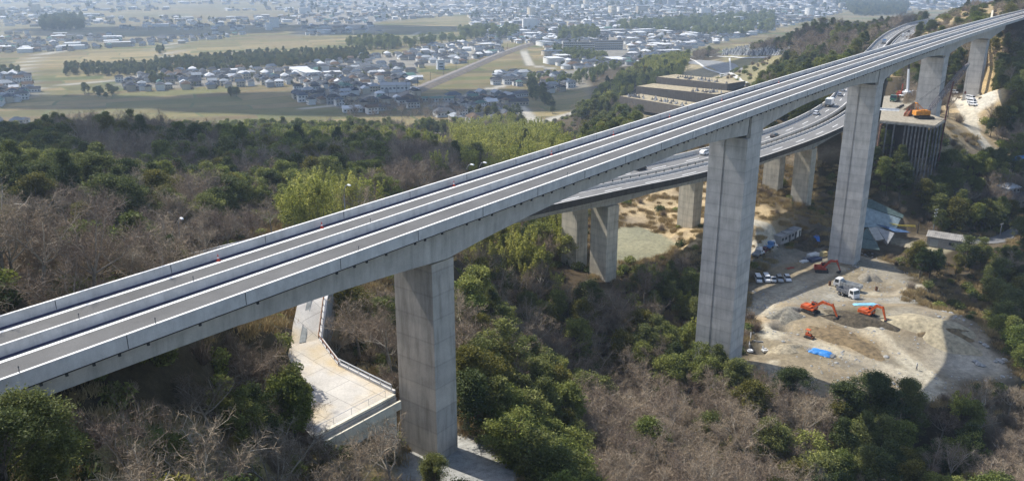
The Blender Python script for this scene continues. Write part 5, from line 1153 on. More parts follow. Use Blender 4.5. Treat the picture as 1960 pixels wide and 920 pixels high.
def track_pair(t, L, y, w, h=.85, m=None):
    for s in (-1, 1):
        k = MB(); r = h/2; pl = [(-L/2+r+math.cos(a)*-r, r-math.sin(a)*r) for a in np.linspace(-math.pi/2, math.pi/2, 7)]; pl = [(-L/2+r-r*math.cos(a), r+r*math.sin(a)) for a in np.linspace(-math.pi/2, math.pi/2, 7)]+[(L/2-r+r*math.cos(a), r+r*math.sin(a)) for a in np.linspace(math.pi/2, -math.pi/2, 7)]
        k.prism([(p, q) for p, q in reversed(pl)], s*y-w/2, s*y+w/2, axis='y')
        for x in np.arange(-L/2+r, L/2-r+.01, .3): k.box((x, s*y, h+.015), (.16, w, .05)); k.box((x, s*y, .0), (.16, w, .03))
        k.build('track', m or M_TRACK, t)
def beam(mb, a, b, w0, h0, w1, h1):
    a = Vector(a); b = Vector(b); d = (b-a).normalized(); u = Vector((0, 1, 0)); n = d.cross(u).normalized()
    vs = []
    for p, w, h in ((a, w0, h0), (b, w1, h1)): vs += [p+u*w/2+n*h/2, p-u*w/2+n*h/2, p-u*w/2-n*h/2, p+u*w/2-n*h/2]
    mb.add(vs, [(0, 1, 2, 3), (7, 6, 5, 4), (0, 4, 5, 1), (1, 5, 6, 2), (2, 6, 7, 3), (3, 7, 4, 0)])
def excavator(label, m, swing=0.0, reach=1.0, dip=-1.2, S=1.0, group='excavators on the building site'):
    t = thing('excavator', label, 'excavator', group=group)
    track_pair(t, 4.1, 1.15, .6); MB().box((0, 0, .75), (2.4, 1.9, .5)).build('undercarriage', M_CHAS, t)
    h = bpy.data.objects.new('upper_body', None); del h
    ca, sa = math.cos(swing), math.sin(swing)
    def rot(mb): mb.v = [(x*ca-y*sa, x*sa+y*ca, z) for x, y, z in mb.v]; return mb
    b = MB(); b.box((-.75, 0, 1.55), (2.7, 2.6, .95)); b.box((-1.95, 0, 1.5), (.75, 2.6, 1.05), taper=.94); b.box((-.9, -.5, 2.12), (1.6, 1.4, .25)); b.box((.85, -.85, 1.35), (1.0, .9, .45))
    hb = rot(b).build('house', m, t, bevel=.06)
    c = MB(); loft(c, [(-.25, .48, 1.15, 2.95, .42), (.95, .48, 1.15, 2.9, .42), (1.35, .46, 1.15, 2.0, .42)]); c.v = [(x, y+.82, z) for x, y, z in c.v]; cb = rot(c).build('cab', m, t)
    g = MB(); g.add([(1.0, .42, 2.85), (1.0, 1.22, 2.85), (1.38, 1.24, 1.95), (1.38, .40, 1.95)], [(0, 3, 2, 1)])
    for y in (.82-.485, .82+.485): g.box((.4, y, 2.25), (1.0, .03, 1.0))
    g.box((.35, .82, 2.97), (.9, .6, .03)); rot(g).build('window', M_GLASS, cb)
    A = Vector((.55, -.1, 1.75)); B = A+Vector((2.4*reach, 0, 2.3)); Cc = B+Vector((2.6*reach, 0, -.15)); D = Cc+Vector((1.3*reach, 0, -2.2+dip*.4)); E_ = D+Vector((-.3, 0, -.75))
    k = MB(); beam(k, A, B, .45, .55, .45, .75); beam(k, B-Vector((.12, 0, .05)), Cc, .44, .74, .36, .42); rot(k).build('boom', m, t)
    k = MB(); beam(k, Cc+Vector((-.35, 0, .45)), D, .34, .62, .28, .34); rot(k).build('arm', m, t)
    k = MB(); beam(k, A+Vector((.5, .3, -.2)), (A+B)/2+Vector((.45, .3, .0)), .14, .14, .14, .14); beam(k, A+Vector((.5, -.3, -.2)), (A+B)/2+Vector((.45, -.3, .0)), .14, .14, .14, .14); beam(k, B+Vector((.2, 0, .55)), Cc+Vector((-.3, 0, .62)), .14, .14, .14, .14); rot(k).build('hydraulic_ram', M_STEEL, t)
    k = MB(); k.prism([(D.x-.15, D.z+.1), (D.x+.3, D.z), (D.x+.35, D.z-.6), (D.x-.05, D.z-1.0), (D.x-.75, D.z-.85), (D.x-.8, D.z-.6), (D.x-.2, D.z-.45)], -.5, .5, axis='y')
    for y in (-.4, -.13, .13, .4): k.box((D.x-.88, y, D.z-.8), (.3, .1, .08), ry=.3)
    rot(k).build('bucket', M_CHAS, t); t.scale = (S, S, S); return t
def set_at(t, px, py, heading, dz=0.0, k0=120):
    p = onground(px, py, k0); t.location = (p[0], p[1], p[2]+dz); t.rotation_euler = (0, 0, heading); return t
def heading(x1, y1, x2, y2, k0=120):
    a = onground(x1, y1, k0); b = onground(x2, y2, k0); return math.atan2(b[1]-a[1], b[0]-a[0])
# ---------------------------------------------------------------- traffic on the older highway
A_ = lambda s: hwy_dir(s)
def hs_at(x, y):
    """distance along the highway and offset for a point of its deck in the picture"""
    best = None
    for s in np.arange(40, HS[-1]-10, 1.5):
        for off in np.arange(1.5, HWYW-1, .6):
            q = hwy_at(s, off, -.98); a, b, _ = proj(np.array(q)); e = math.hypot(a-x, b-y)
            if best is None or e < best[0]: best = (e, s, off)
    return best[1], best[2]
HV_V = [('box', 1590, 203, 'white box truck driving on the older highway left of the third pier', 1), ('wagon', 1555, 219, 'white car behind the white box truck on the older highway', 1), ('wagon', 1612, 184, 'silver car ahead of the white box truck on the older highway', 1), ('vanw', 1618, 175, 'white van farther ahead beside the third pier on the older highway', 1),
        ('wagonb', 1740, 62, 'dark car on the far bend of the older highway', 0), ('vanw', 1729, 70, 'white van on the far bend of the older highway', 0), ('flat', 1698, 84, 'blue grey flatbed truck on the far bend of the older highway', 1),
        ('wagon', 1342, 295, 'white car on the older highway left of the second tall pier', 0), ('wagonb', 1226, 325, 'black car on the older highway below the tall viaduct deck', 1), ('wagonb', 1478, 262, 'dark car on the older highway right of the second pier', 0),
        ('wagon', 1708, 150, 'white car on the older highway curve under the tall deck', 0)]
for kd, x, y, lab, dirn in HV_V:
    s, off = hs_at(x, y); lanes = (2.6, 5.9, 13.1, 16.4); off = min(lanes, key=lambda q: abs(q-off)); q = hwy_at(s, off, -.975)
    if kd == 'box': t = lorry('box', P_WHITE, P_WHITE, lab, 7.2)
    elif kd == 'flat': t = lorry('flat', P_BLUE, P_SILV, lab, 6.6)
    else: t = car('van' if 'van' in kd else 'wagon', {'b': P_BLACK, 'w': P_WHITE}.get(kd[-1], P_SILV if 'silver' in lab else P_WHITE) if kd != 'wagon' else (P_SILV if 'silver' in lab else P_WHITE), lab, None, 'van' if 'van' in kd else 'car', 'van' if 'van' in kd else 'car')
    t.location = q; t.rotation_euler = (0, 0, hwy_dir(s)+(math.pi if off < 10 else 0))
# lamps along the highway
M_LHEAD = mat('lamp_head_white', (.75, .76, .76), .05, 3, .4)
for x, y, lab in ((657, 352, 'curved lamp post with white head rising from the bamboo behind the viaduct'), (890, 305, 'lamp post with white head left of the bamboo grove'), (326, 376, 'lamp post with white head above the bare trees at left'), (918, 312, 'lamp post nearest the bamboo grove behind the viaduct')):
    best = min(((math.hypot(*(np.array(proj(np.array(hwy_at(s, HWYW+.6, 8.0)))[:2])-np.array((x, y)))), s) for s in np.arange(20, 700, 1.0)))[1]
    q = hwy_at(best, HWYW+.6, -1.6); a = hwy_dir(best)-math.pi/2
    t = thing('street_lamp', lab, 'lamp post', q, a, 'lamp posts along the older highway')
    MB().tube([(0, 0, 0), (0, 0, 6.5), (.25, 0, 8.2), (1.0, 0, 9.2), (2.0, 0, 9.6)], [.14, .12, .1, .09, .08], 8).build('pole', M_STEEL, t); MB().box((2.4, 0, 9.62), (1.2, .45, .24), taper=.8).build('lamp_head', M_LHEAD, t, bevel=.04)
# ================================================================ THE BUILDING SITE
# five white vehicles parked in a row in the shade of the highway
hd = heading(1448, 520, 1462, 548)
for x, y, kd, pm, lab in ((1451, 538, 'van', P_WHITE, 'white van first from the tall pier in the parked row on the site'), (1467, 537, 'van', P_WHITE, 'white high roofed van second in the parked row on the site'), (1479, 538, 'kei', P_WHITE, 'small white pickup in the middle of the parked row on the site'), (1492, 537, 'wagon', P_SILV, 'silver estate car fourth in the parked row on the site'), (1507, 536, 'wagon', P_WHITE, 'white estate car at the far end of the parked row on the site')):
    set_at(car(kd, pm, lab, 'cars parked in a row in the shade on the site', 'van' if kd == 'van' else ('pickup' if kd == 'kei' else 'car')), x, y, hd)
# small lorries and cars drawn up along the site road by the cabins
hr = heading(1443, 495, 1492, 468)
for x, y, kd, lab in ((1449, 491, 'flatw', 'small white flatbed truck at the pier end of the roadside line'), (1456, 484, 'kei', 'little white pickup behind the flatbed in the roadside line'), (1464, 481, 'wagonr', 'dark red estate car in the roadside line by the cabins'), (1472, 476, 'flatb', 'small blue truck in the roadside line by the cabins'), (1481, 471, 'kei2', 'white pickup nearest the cabins in the roadside line')):
    if kd.startswith('flat'): t = lorry('flat', P_WHITE if kd[-1] == 'w' else P_BLUE, P_SILV if kd[-1] == 'w' else P_BLUE, lab, 4.8, 'vehicles drawn up along the site road')
    elif kd == 'wagonr': t = car('wagon', paint('maroon_paint', (.12, .03, .03)), lab, 'vehicles drawn up along the site road')
    else: t = car('kei', P_WHITE, lab, 'vehicles drawn up along the site road', 'pickup')
    set_at(t, x, y, hr+(.9 if kd.startswith('kei') else .15))
# site cabins
def cabin(lab, L, m):
    t = thing('site_cabin', lab, 'cabin', group='prefab cabins beside the site road')
    MB().box((0, 0, 1.3), (L, 2.6, 2.6)).build('wall', m, t); MB().box((0, 0, 2.68), (L+.25, 2.9, .16)).build('roof', ROOFS[4][1], t)
    for x in np.arange(-L/2+1.1, L/2-1.6, 1.9): MB().box((x, -1.31, 1.55), (1.1, .05, .9)).build('window', M_WIN, t)
    d = MB().box((L/2-.8, -1.31, 1.05), (.85, .06, 2.0)).build('door', M_CHAS, t); MB().box((L/2-1.1, -1.36, 1.05), (.06, .05, .12)).build('handle', M_STEEL, d); return t
hc = heading(1470, 470, 1518, 450)
for x, y, L, lab, m in ((1497, 463, 6.0, 'grey prefab cabin nearest the parked pickups', WALLS[2][1]), (1509, 457, 5.4, 'grey prefab cabin in the middle with a dark doorway', WALLS[2][1]), (1519, 452, 4.2, 'pale prefab cabin at the far end with bluish door', WALLS[0][1])): set_at(cabin(lab, L, m), x, y, hc)
# excavators, dozer, tippers
set_at(excavator('orange excavator with long boom reaching right to the dark spoil heap', P_ORANGE, .05, 1.12, -1.0, 1.0), 1551, 598, heading(1540, 592, 1600, 612))
set_at(excavator('orange excavator in front of the light blue tarpaulin with bucket lowered', P_ORANGE, .0, .74, -2.0, .95), 1660, 606, heading(1640, 600, 1690, 612))
set_at(excavator('red orange excavator in the shade beside the third tall pier', mat('digger_red', (.42, .06, .03), .25, 1.5, .5), .0, .78, -1.4, .95), 1572, 520, heading(1560, 520, 1610, 524))
t = thing('mini_dozer', 'small rusty orange crawler loader beside the long brown heap', 'loader'); track_pair(t, 2.0, .6, .34, .55); b = MB(); b.box((-.1, 0, .85), (1.5, .8, .55)); b.box((-.45, 0, 1.25), (.5, .7, .4)); b.build('body', P_ORANGE, t, bevel=.04); b = MB(); b.box((1.15, 0, .4), (.12, 1.6, .6), ry=.15); b.build('blade', M_RUST, t); b = MB(); b.box((.7, .5, .45), (.9, .1, .12)); b.box((.7, -.5, .45), (.9, .1, .12)); b.build('push_arm', P_ORANGE, t); b = MB()
for x in (-.75, .1):
    for y in (-.38, .38): b.box((x, y, 1.65), (.06, .06, .9))
b.build('canopy_post', M_CHAS, t); MB().box((-.32, 0, 2.12), (1.1, .95, .06)).build('canopy', P_ORANGE, t); set_at(t, 1548, 646, heading(1540, 642, 1580, 655))
set_at(lorry('dump', P_WHITE, mat('tipper_grey', (.40, .41, .41), .2, 1.5, .6), 'white cabbed tipper truck with open grey body facing the parked cars', 7.6, 'tipper trucks on the site'), 1622, 553, heading(1650, 558, 1600, 545))
set_at(lorry('dump', P_WHITE, mat('tipper_dark', (.16, .17, .19), .2, 1.5, .6), 'white tipper truck with dark body parked nearer the light blue tarpaulin', 6.2, 'tipper trucks on the site'), 1622, 567, heading(1597, 560, 1642, 575))
# spoil heaps
def heap(lab, px, py, rx, ry, h, m, rz=0.0, seed=1, name='spoil_heap', cat='heap'):
    p = onground(px, py, 120); n = 26; u = np.linspace(-1.15, 1.15, n); U, V = np.meshgrid(u, u); rr = np.hypot(U, V); ang = np.arctan2(V, U)
    e = 1+.22*np.sin(ang*3+seed)+.14*np.sin(ang*5+seed*2.1); z = h*np.clip(1-(rr/e)**1.6, -.12, 1)*(.7+.6*fbm(U+seed, V, .5, 3, seed)); X = U*rx; Y = V*ry
    w = p[:2]+np.stack([X*math.cos(rz)-Y*math.sin(rz), X*math.sin(rz)+Y*math.cos(rz)], -1); g = gz(w[..., 0], w[..., 1])
    Vv = np.stack([X, Y, g-p[2]+z], -1).reshape(-1, 3); i = (np.arange(n-1)*n)[:, None]+np.arange(n-1)[None, :]; Q = np.stack([i, i+1, i+1+n, i+n], -1).reshape(-1, 4)
    o = link(bpy.data.objects.new(name, np_mesh(name, Vv, Q, [m], smooth=True))); o.location = p; o.rotation_euler = (0, 0, rz); return tag(o, lab, cat)
M_SPOIL = mat('dark_wet_spoil', (.085, .07, .048), .5, 1.2, .95, bump=.8); M_BROWN = mat('brown_spoil', (.19, .14, .078), .4, 1.0, .95, bump=.8); M_SAND = mat('grey_sand', (.24, .215, .17), .25, 1.5, .95, bump=.4); M_TAN = mat('tan_spoil', (.36, .31, .21), .3, 1, .95, bump=.6)
heap('long dark brown spoil heap between the two orange excavators', 1638, 612, 9.5, 3.2, 1.7, M_SPOIL, heading(1595, 603, 1690, 622), 1)
heap('long flat brown spoil heap below the dark one beside the haul track', 1616, 650, 10.5, 3.9, .9, M_BROWN, heading(1570, 630, 1665, 672), 2)
heap('round grey sand heap right of the third tall pier', 1663, 533, 3.4, 3.0, 1.7, M_SAND, 0, 3, 'sand_heap')
heap('large pale tan heap at the right side of the site', 1790, 632, 11, 5, 1.6, M_TAN, heading(1740, 610, 1840, 650), 4)
heap('low dirt ridge with a dark cut face on the right of the site', 1815, 640, 6, 2.2, 1.3, M_BROWN, heading(1790, 640, 1860, 645), 5)
heap('rough grey rubble heap left of the first orange excavator', 1507, 600, 5, 3, 1.5, mat('rubble_grey', (.27, .25, .20), .4, 1.6, .95, bump=.9), .3, 6)
heap('pale rubble bank above the square pit', 1500, 668, 5.0, 3.0, 1.0, mat('rubble_pale', (.35, .30, .21), .4, 1.4, .95, bump=.9), .5, 7)
heap('brown earth heap under the blue sheet behind the cabins', 1545, 468, 7, 3.2, 1.5, M_SPOIL, heading(1520, 474, 1575, 462), 8)
# tarpaulins: crumpled sheets over stacks
def tarp(lab, px, py, L, W, h, col, rz, seed):
    p = onground(px, py, 120); rg = np.random.default_rng(seed); n = 22; u = np.linspace(-1, 1, n); U, V = np.meshgrid(u, u); z = h*np.clip(1-np.maximum(np.abs(U), np.abs(V))**3, 0, 1)*(.6+.7*fbm(U*3+seed, V*3, 1.0, 3, seed))+.06+.1*fbm(U*8, V*8, 1, 2, seed)
    X = U*L/2*(1+.14*(fbm(V*3, V*0, 1, 2, seed)-.5)*2); Y = V*W/2*(1+.2*(fbm(U*3, U*0, 1, 2, seed+1)-.5)*2); i = (np.arange(n-1)*n)[:, None]+np.arange(n-1)[None, :]
    c, s_ = math.cos(rz), math.sin(rz); g = gz(p[0]+X*c-Y*s_, p[1]+X*s_+Y*c)-p[2]
    o = link(bpy.data.objects.new('tarpaulin', np_mesh('tarpaulin', np.stack([X, Y, z+g], -1).reshape(-1, 3), np.stack([i, i+1, i+1+n, i+n], -1).reshape(-1, 4), [mat('tarp_'+lab.split(' ')[0]+lab.split(' ')[1], col, .18, 1.6, .45)])))
    o.location = p; o.rotation_euler = (0, 0, rz); return tag(o, lab, 'tarpaulin', 'blue sheets on the site')
tarp('bright blue tarpaulin over stacked pipes below the brown heap', 1571, 676, 5.2, 3.0, .8, (.05, .24, .62), heading(1550, 670, 1592, 682), 3)
tarp('light blue tarpaulin lying behind the right excavator', 1657, 583, 6.4, 2.4, .35, (.22, .50, .72), heading(1630, 584, 1682, 583), 4)
tarp('deep blue tarpaulin on the earth heap left of the third pier', 1561, 461, 3.6, 2.2, 1.2, (.03, .17, .62), heading(1550, 463, 1572, 461), 5)
# pipes under the bright sheet, steel stacks beside the third pier
for i in range(4):
    a = heading(1550, 670, 1592, 682); p = onground(1571, 676, 120); o = MB().tube([(-3.2, 0, 0), (3.2, 0, 0)], .2, 8).build('pipe', M_STEEL); o.location = (p[0]-math.sin(a)*(i-1.5)*.55, p[1]+math.cos(a)*(i-1.5)*.55, p[2]+.2); o.rotation_euler = (0, 0, a); tag(o, 'grey steel pipe sticking out from under the bright blue tarpaulin', 'pipe', 'pipes under the bright blue tarpaulin')
hs = heading(1535, 500, 1575, 490)
for i, (x, y, L, W, H, m, lab) in enumerate(((1543, 500, 5, 1.3, .5, M_LHEAD, 'white topped stack of boards nearest the sunlit strip'), (1549, 496, 5, 1.2, .8, M_STEEL, 'grey steel beam stack left of the third pier'), (1556, 491, 4.2, 1.6, 1.1, M_LHEAD, 'white sheeted pallet stack left of the third pier'), (1559, 499, 4.6, 2.0, .9, P_DARKB, 'dark blue grey formwork stack beside the red excavator'), (1576, 490, 2.0, 1.4, 1.5, mat('pale_yellow_crate', (.62, .52, .28), .15, 2), 'pale yellow crate at the foot of the third pier'))):
    t = thing('material_stack', lab, 'stack', group='building materials left of the third pier'); 
    for q in range(4): MB().box((0, (q-1.5)*W/4, H*(.5+.04*(q % 2))), (L*(1-.05*(q % 3)), W/4*.9, H)).build('bundle', m, t)
    MB().box((-L*.3, 0, .06), (.15, W*1.05, .12)).build('skid', M_RUST, t); MB().box((L*.3, 0, .06), (.15, W*1.05, .12)).build('skid', M_RUST, t); set_at(t, x, y, hs)
o = MB(); o.box((0, 0, .1), (3.0, .14, .14)); o.box((.3, .4, .1), (2.8, .14, .14)); o.box((-.2, .8, .12), (2.6, .14, .14)); o = o.build('red_bar_bundle', mat('red_oxide', (.40, .08, .05), .2, 2)); set_at(o, 1514, 514, hs); tag(o, 'red painted steel bars on the sunlit strip of ground', 'steel bars')
# concrete pit with a white post
c = onground(1447, 662, 120); t = thing('concrete_pit', 'square grey concrete pit with dark inside at the edge of the site', 'pit', c, heading(1435, 660, 1460, 664)); k = MB()
k.box((0, 1.5, -.9), (3.4, .25, 3.4)); k.box((-1.6, 0, -.9), (.25, 2.76, 3.4)); k.box((1.6, 0, -1.2), (.25, 2.76, 2.8)); k.build('wall', concrete('pit_concrete', .27), t); MB().box((0, 0, -1.9), (2.94, 2.74, .3)).build('bottom', M_SPOIL, t)
o = MB().box((0, 0, 1.1), (.16, .16, 2.4)).build('white_post', M_LHEAD); set_at(o, 1436, 652, .3); tag(o, 'white post standing at the corner of the concrete pit', 'post')
for x, y, lab in ((1434, 672, 'flat white concrete block left of the concrete pit'), (1465, 671, 'white square drain block right of the concrete pit')):
    b = MB(); b.box((0, .42, .22), (1.5, .25, .44)); b.box((0, -.42, .22), (1.5, .25, .44)); b.box((.62, 0, .22), (.26, .6, .44)); b.box((-.62, 0, .22), (.26, .6, .44)); o = b.build('concrete_block', M_LHEAD); set_at(o, x, y, .25); tag(o, lab, 'block', 'white blocks at the pit')
# loose rocks in the viaduct's shadow
def rock_mesh(seed):
    bm = bmesh.new(); bmesh.ops.create_icosphere(bm, subdivisions=2, radius=1); rs_ = random.Random(seed)
    for v in bm.verts: v.co *= .75+.5*vnoise(v.co.x*2+seed, v.co.y*2+v.co.z*1.7, 1.0)
    for v in bm.verts: v.co.z *= .6
    me = bpy.data.meshes.new('rock'); bm.to_mesh(me); bm.free(); me.materials.append(mat('rock_grey', (.33, .33, .32), .3, 1.5)); return me
RK = [rock_mesh(i) for i in range(3)]
for i, (x, y, r) in enumerate(((1866, 692, .8), (1873, 697, .9), (1880, 700, .7), (1905, 692, .6), (1912, 690, .9), (1918, 694, .7), (1923, 689, .8), (1930, 693, .6), (1884, 660, .7), (1876, 655, .5), (1890, 664, .6))):
    o = link(bpy.data.objects.new('rock', RK[i % 3])); set_at(o, x, y, i*1.3, .1); o.scale = (r, r*.8, r*.8); tag(o, 'grey boulder lying in the viaduct shadow on the site', 'rock', 'boulders in the viaduct shadow on the site')
for x, y, h, lab in ((1677, 556, 1.2, 'brown oil drum standing on the sunlit site track'), (1588, 546, 1.4, 'dark drum beside the tipper truck cab')):
    t = thing('drum', lab, 'drum'); MB().tube([(0, 0, 0), (0, 0, h*.33), (0, 0, h*.34), (0, 0, h*.66), (0, 0, h*.67), (0, 0, h)], [.36, .36, .39, .39, .36, .36], 14).build('shell', M_RUST, t); MB().cyl((0, 0, h+.012), .31, .02, 'z', 14).build('lid', M_CHAS, t); set_at(t, x, y, 0)
# ---- the man walking across the site
def worker(label, px, py, rz):
    t = thing('person', label, 'person')
    me = bpy.data.meshes.new('body'); J = [(0, 0, .95), (0, 0, 1.16), (0.02, 0, 1.40), (0.03, 0, 1.50), (.05, 0, 1.60), (.05, 0, 1.73), (.01, .10, .92), (.09, .11, .50), (.02, .11, .09), (.15, .11, .04), (-.01, -.10, .92), (-.05, -.11, .50), (-.17, -.11, .11), (-.05, -.11, .04), (.02, .20, 1.40), (-.06, .26, 1.13), (.06, .27, .90), (.10, .26, .82), (.02, -.20, 1.40), (.07, -.26, 1.13), (.19, -.22, .92), (.23, -.21, .85)]
    Ed = [(0, 1), (1, 2), (2, 3), (3, 4), (4, 5), (0, 6), (6, 7), (7, 8), (8, 9), (0, 10), (10, 11), (11, 12), (12, 13), (2, 14), (14, 15), (15, 16), (16, 17), (2, 18), (18, 19), (19, 20), (20, 21)]
    rad = [.135, .125, .15, .055, .09, .085, .09, .062, .045, .042, .09, .062, .045, .042, .068, .048, .038, .035, .068, .048, .038, .035]
    me.from_pydata(J, Ed, []); me.update(); o = link(bpy.data.objects.new('body', me), t)
    sm = o.modifiers.new('skin', 'SKIN'); sv = me.skin_vertices[0].data
    for i, r in enumerate(rad): sv[i].radius = (r*(.75 if i in (0, 1, 2) else 1), r*(1.2 if i in (0, 1, 2) else 1)); 
    sv[0].use_root = True; ss = o.modifiers.new('sub', 'SUBSURF'); ss.levels = 2; ss.render_levels = 2
    me.materials.append(mat('work_navy', (.035, .042, .065), .15, 4)); k = MB(); k.tube([(.0, 0, 1.1), (.01, 0, 1.25), (.02, 0, 1.42)], [.16, .185, .17], 12); k.build('vest', mat('vest_white', (.7, .7, .66), .1, 4), t)
    k = MB(); k.tube([(.05, 0, 1.68), (.05, 0, 1.76), (.05, 0, 1.82), (.05, 0, 1.845)], [.125, .12, .085, .02], 12); k.box((.16, 0, 1.69), (.1, .2, .02)); k.build('helmet', M_LHEAD, t)
    for s in (-1, 1): MB().tube([(.16, s*.11, .045), (.02, s*.11, .05)] if s > 0 else [(-.04, s*.11, .045), (-.17, s*.11, .07)], .055, 8).build('boot', M_CHAS, t)
    MB().tube([(.05, 0, 1.55), (.07, 0, 1.62), (.075, 0, 1.68)], [.07, .088, .08], 10).build('face', mat('skin', (.42, .27, .19), .1, 4), t); set_at(t, px, py, rz); return t
worker('person in dark clothes with white vest and helmet walking on the sunlit haul track', 1754, 708, heading(1754, 708, 1720, 700))
# ================================================================ CONCRETE YARD AND RAMP UNDER THE VIADUCT
def yard_mat():
    m, nt, b = nodes('yard_concrete')
    f1 = noise(nt, .25, 5, .6); f2 = noise(nt, .12, 3, .5); f3 = noise(nt, 4, 4, .65)
    c = ramp(nt, f1, [(.3, (.40, .375, .34)), (.7, (.56, .53, .48))]); c = mix(nt, ramp(nt, f2, [(.5, (0, 0, 0)), (.68, (.75, .75, .75))]), c, (.52, .40, .22))
    c = mix(nt, 1.0, c, ramp(nt, f3, [(.3, (.86, .86, .86)), (.7, (1.08, 1.08, 1.08))]), 'MULTIPLY')
    tc = N(nt, 'ShaderNodeTexCoord'); mp = N(nt, 'ShaderNodeMapping'); mp.inputs['Rotation'].default_value = (0, 0, .66); nt.links.new(tc.outputs['Object'], mp.inputs[0])
    b_ = N(nt, 'ShaderNodeTexBrick'); nt.links.new(mp.outputs[0], b_.inputs['Vector'])
    for k, v in (('Scale', 1.0), ('Brick Width', 5.0), ('Row Height', 4.2), ('Mortar Size', .05)): b_.inputs[k].default_value = v
    for k, v in (('Color1', (.94, .94, .94, 1)), ('Color2', (1.05, 1.05, 1.05, 1)), ('Mortar', (.6, .6, .6, 1))): b_.inputs[k].default_value = v
    c = mix(nt, 1.0, c, b_.outputs['Color'], 'MULTIPLY'); nt.links.new(c, b.inputs['Base Color']); b.inputs['Roughness'].default_value = .9; return m
bm = bmesh.new(); vs = [bm.verts.new(p) for p in YARDW]; f = bm.faces.new(vs)
bmesh.ops.triangulate(bm, faces=[f]); bmesh.ops.recalc_face_normals(bm, faces=bm.faces)
for f in bm.faces:
    if f.normal.z < 0: f.normal_flip()
me = bpy.data.meshes.new('yard_pavement'); bm.to_mesh(me); bm.free(); me.materials.append(yard_mat()); tag(link(bpy.data.objects.new('yard_pavement', me)), kind='structure')
M_CREAM = concrete('cream_wall_concrete', .64, (1.03, .97, .80), 0, .35); M_GREYW = concrete('grey_wall_concrete', .34, (1, 1, 1), 0, .7)
def wall_run(name, label, pts, drop, th, m, cope=.0, cat='retaining wall', below=None):
    """wall hanging below an edge; pts run with the open side on the right"""
    t = thing(name, label, cat, pts[0]); off = Matrix.Translation(-t.location); k = MB(); c = MB()
    for a, b in zip(pts[:-1], pts[1:]):
        a = np.array(a); b = np.array(b); d = b-a; d[2] = 0; L = np.linalg.norm(d); d /= L; n = np.array((d[1], -d[0], 0)); 
        q = [a-d*.0, b+d*.0, b+n*th, a+n*th]; lo = [(p[0], p[1], p[2]-drop) for p in q]; hi = [(p[0], p[1], p[2]-.004) for p in q]
        k.add(lo+hi, [(3, 2, 1, 0), (4, 5, 6, 7), (0, 1, 5, 4), (1, 2, 6, 5), (2, 3, 7, 6), (3, 0, 4, 7)])
        if cope:
            q = [a-n*.05, b-n*.05, b+n*(th+.06), a+n*(th+.06)]; lo = [(p[0], p[1], p[2]) for p in q]; hi = [(p[0], p[1], p[2]+cope) for p in q]
            c.add(lo+hi, [(3, 2, 1, 0), (4, 5, 6, 7), (0, 1, 5, 4), (1, 2, 6, 5), (2, 3, 7, 6), (3, 0, 4, 7)])
    o = k.build('wall', m, t); o.matrix_parent_inverse = off
    if cope: o = c.build('coping', M_PARA, t); o.matrix_parent_inverse = off
    return t
Yp = YARDW
wall_run('retaining_wall', 'tall cream concrete retaining wall below the front edge of the yard', [Yp[1], Yp[0]], 9.6, .5, M_CREAM, .0)
wall_run('retaining_wall', 'grey concrete retaining wall down the valley side of the ramp', [Yp[0], Yp[12], Yp[11], Yp[10], Yp[9]], 7.5, .45, M_GREYW, .28)
# ledge with a drain slot just below the front edge
a = np.array(Yp[1]); b = np.array(Yp[0]); d = (b-a); d[2] = 0; d /= np.linalg.norm(d); n = np.array((d[1], -d[0], 0)); t = thing('wall_ledge', 'narrow concrete ledge with a dark drain slot along the front of the yard', 'ledge', a); inv = Matrix.Translation(-t.location)
for o0, o1, z0, z1, nm, m in ((.5, .62, -1.6, -.35, 'slot_back', M_GREYW), (.62, 1.25, -1.7, -.85, 'ledge', M_CREAM), (1.25, 1.5, -1.8, -.6, 'upstand', M_CREAM)):
    q = [a+n*o0, b+n*o0, b+n*o1, a+n*o1]; k = MB(); k.add([(p[0], p[1], p[2]+z0) for p in q]+[(p[0], p[1], p[2]+z1) for p in q], [(3, 2, 1, 0), (4, 5, 6, 7), (0, 1, 5, 4), (1, 2, 6, 5), (2, 3, 7, 6), (3, 0, 4, 7)]); k.build(nm, m, t).matrix_parent_inverse = inv
def railing(label, pts, hs, r, st, m, pr=.04, cat='guard rail', name='guard_rail'):
    t = thing(name, label, cat, pts[0]); inv = Matrix.Translation(-t.location)
    for h in hs: MB().tube([(p[0], p[1], p[2]+h) for p in pts], r, 6).build('rail', m, t).matrix_parent_inverse = inv
    for a, b in zip(pts[:-1], pts[1:]):
        a = np.array(a); b = np.array(b); nseg = max(1, int(round(np.linalg.norm(b-a)/st)))
        for i in range(nseg+1): q = a+(b-a)*i/nseg; MB().tube([q, (q[0], q[1], q[2]+max(hs)+.05)], pr, 5).build('post', m, t).matrix_parent_inverse = inv
M_GALV = mat('galvanised_steel', (.55, .56, .57), .1, 3, .45, .3); in_ = lambda p, q, f: tuple(np.array(p)*(1-f)+np.array(q)*f)
up = lambda p, h: (p[0], p[1], p[2]+h)
railing('two pale pipe guard rails along the valley edge of the concrete yard', [up(in_(Yp[0], Yp[12], .02), .28), up(Yp[12], .28)], (.45, .85), .09, 2.2, M_GALV, .06)
railing('thin handrail along the front edge of the concrete yard', [in_(Yp[1], Yp[0], .04), in_(Yp[1], Yp[0], .9)], (.95,), .03, 3.2, M_GALV, .028, 'handrail', 'handrail')
railing('rusty low rail up the valley side of the concrete ramp', [up(Yp[12], .28), up(Yp[11], .28), up(Yp[10], .28)], (.5,), .09, 1.4, M_RUST, .08)
k = MB()  # grating strip up the ramp
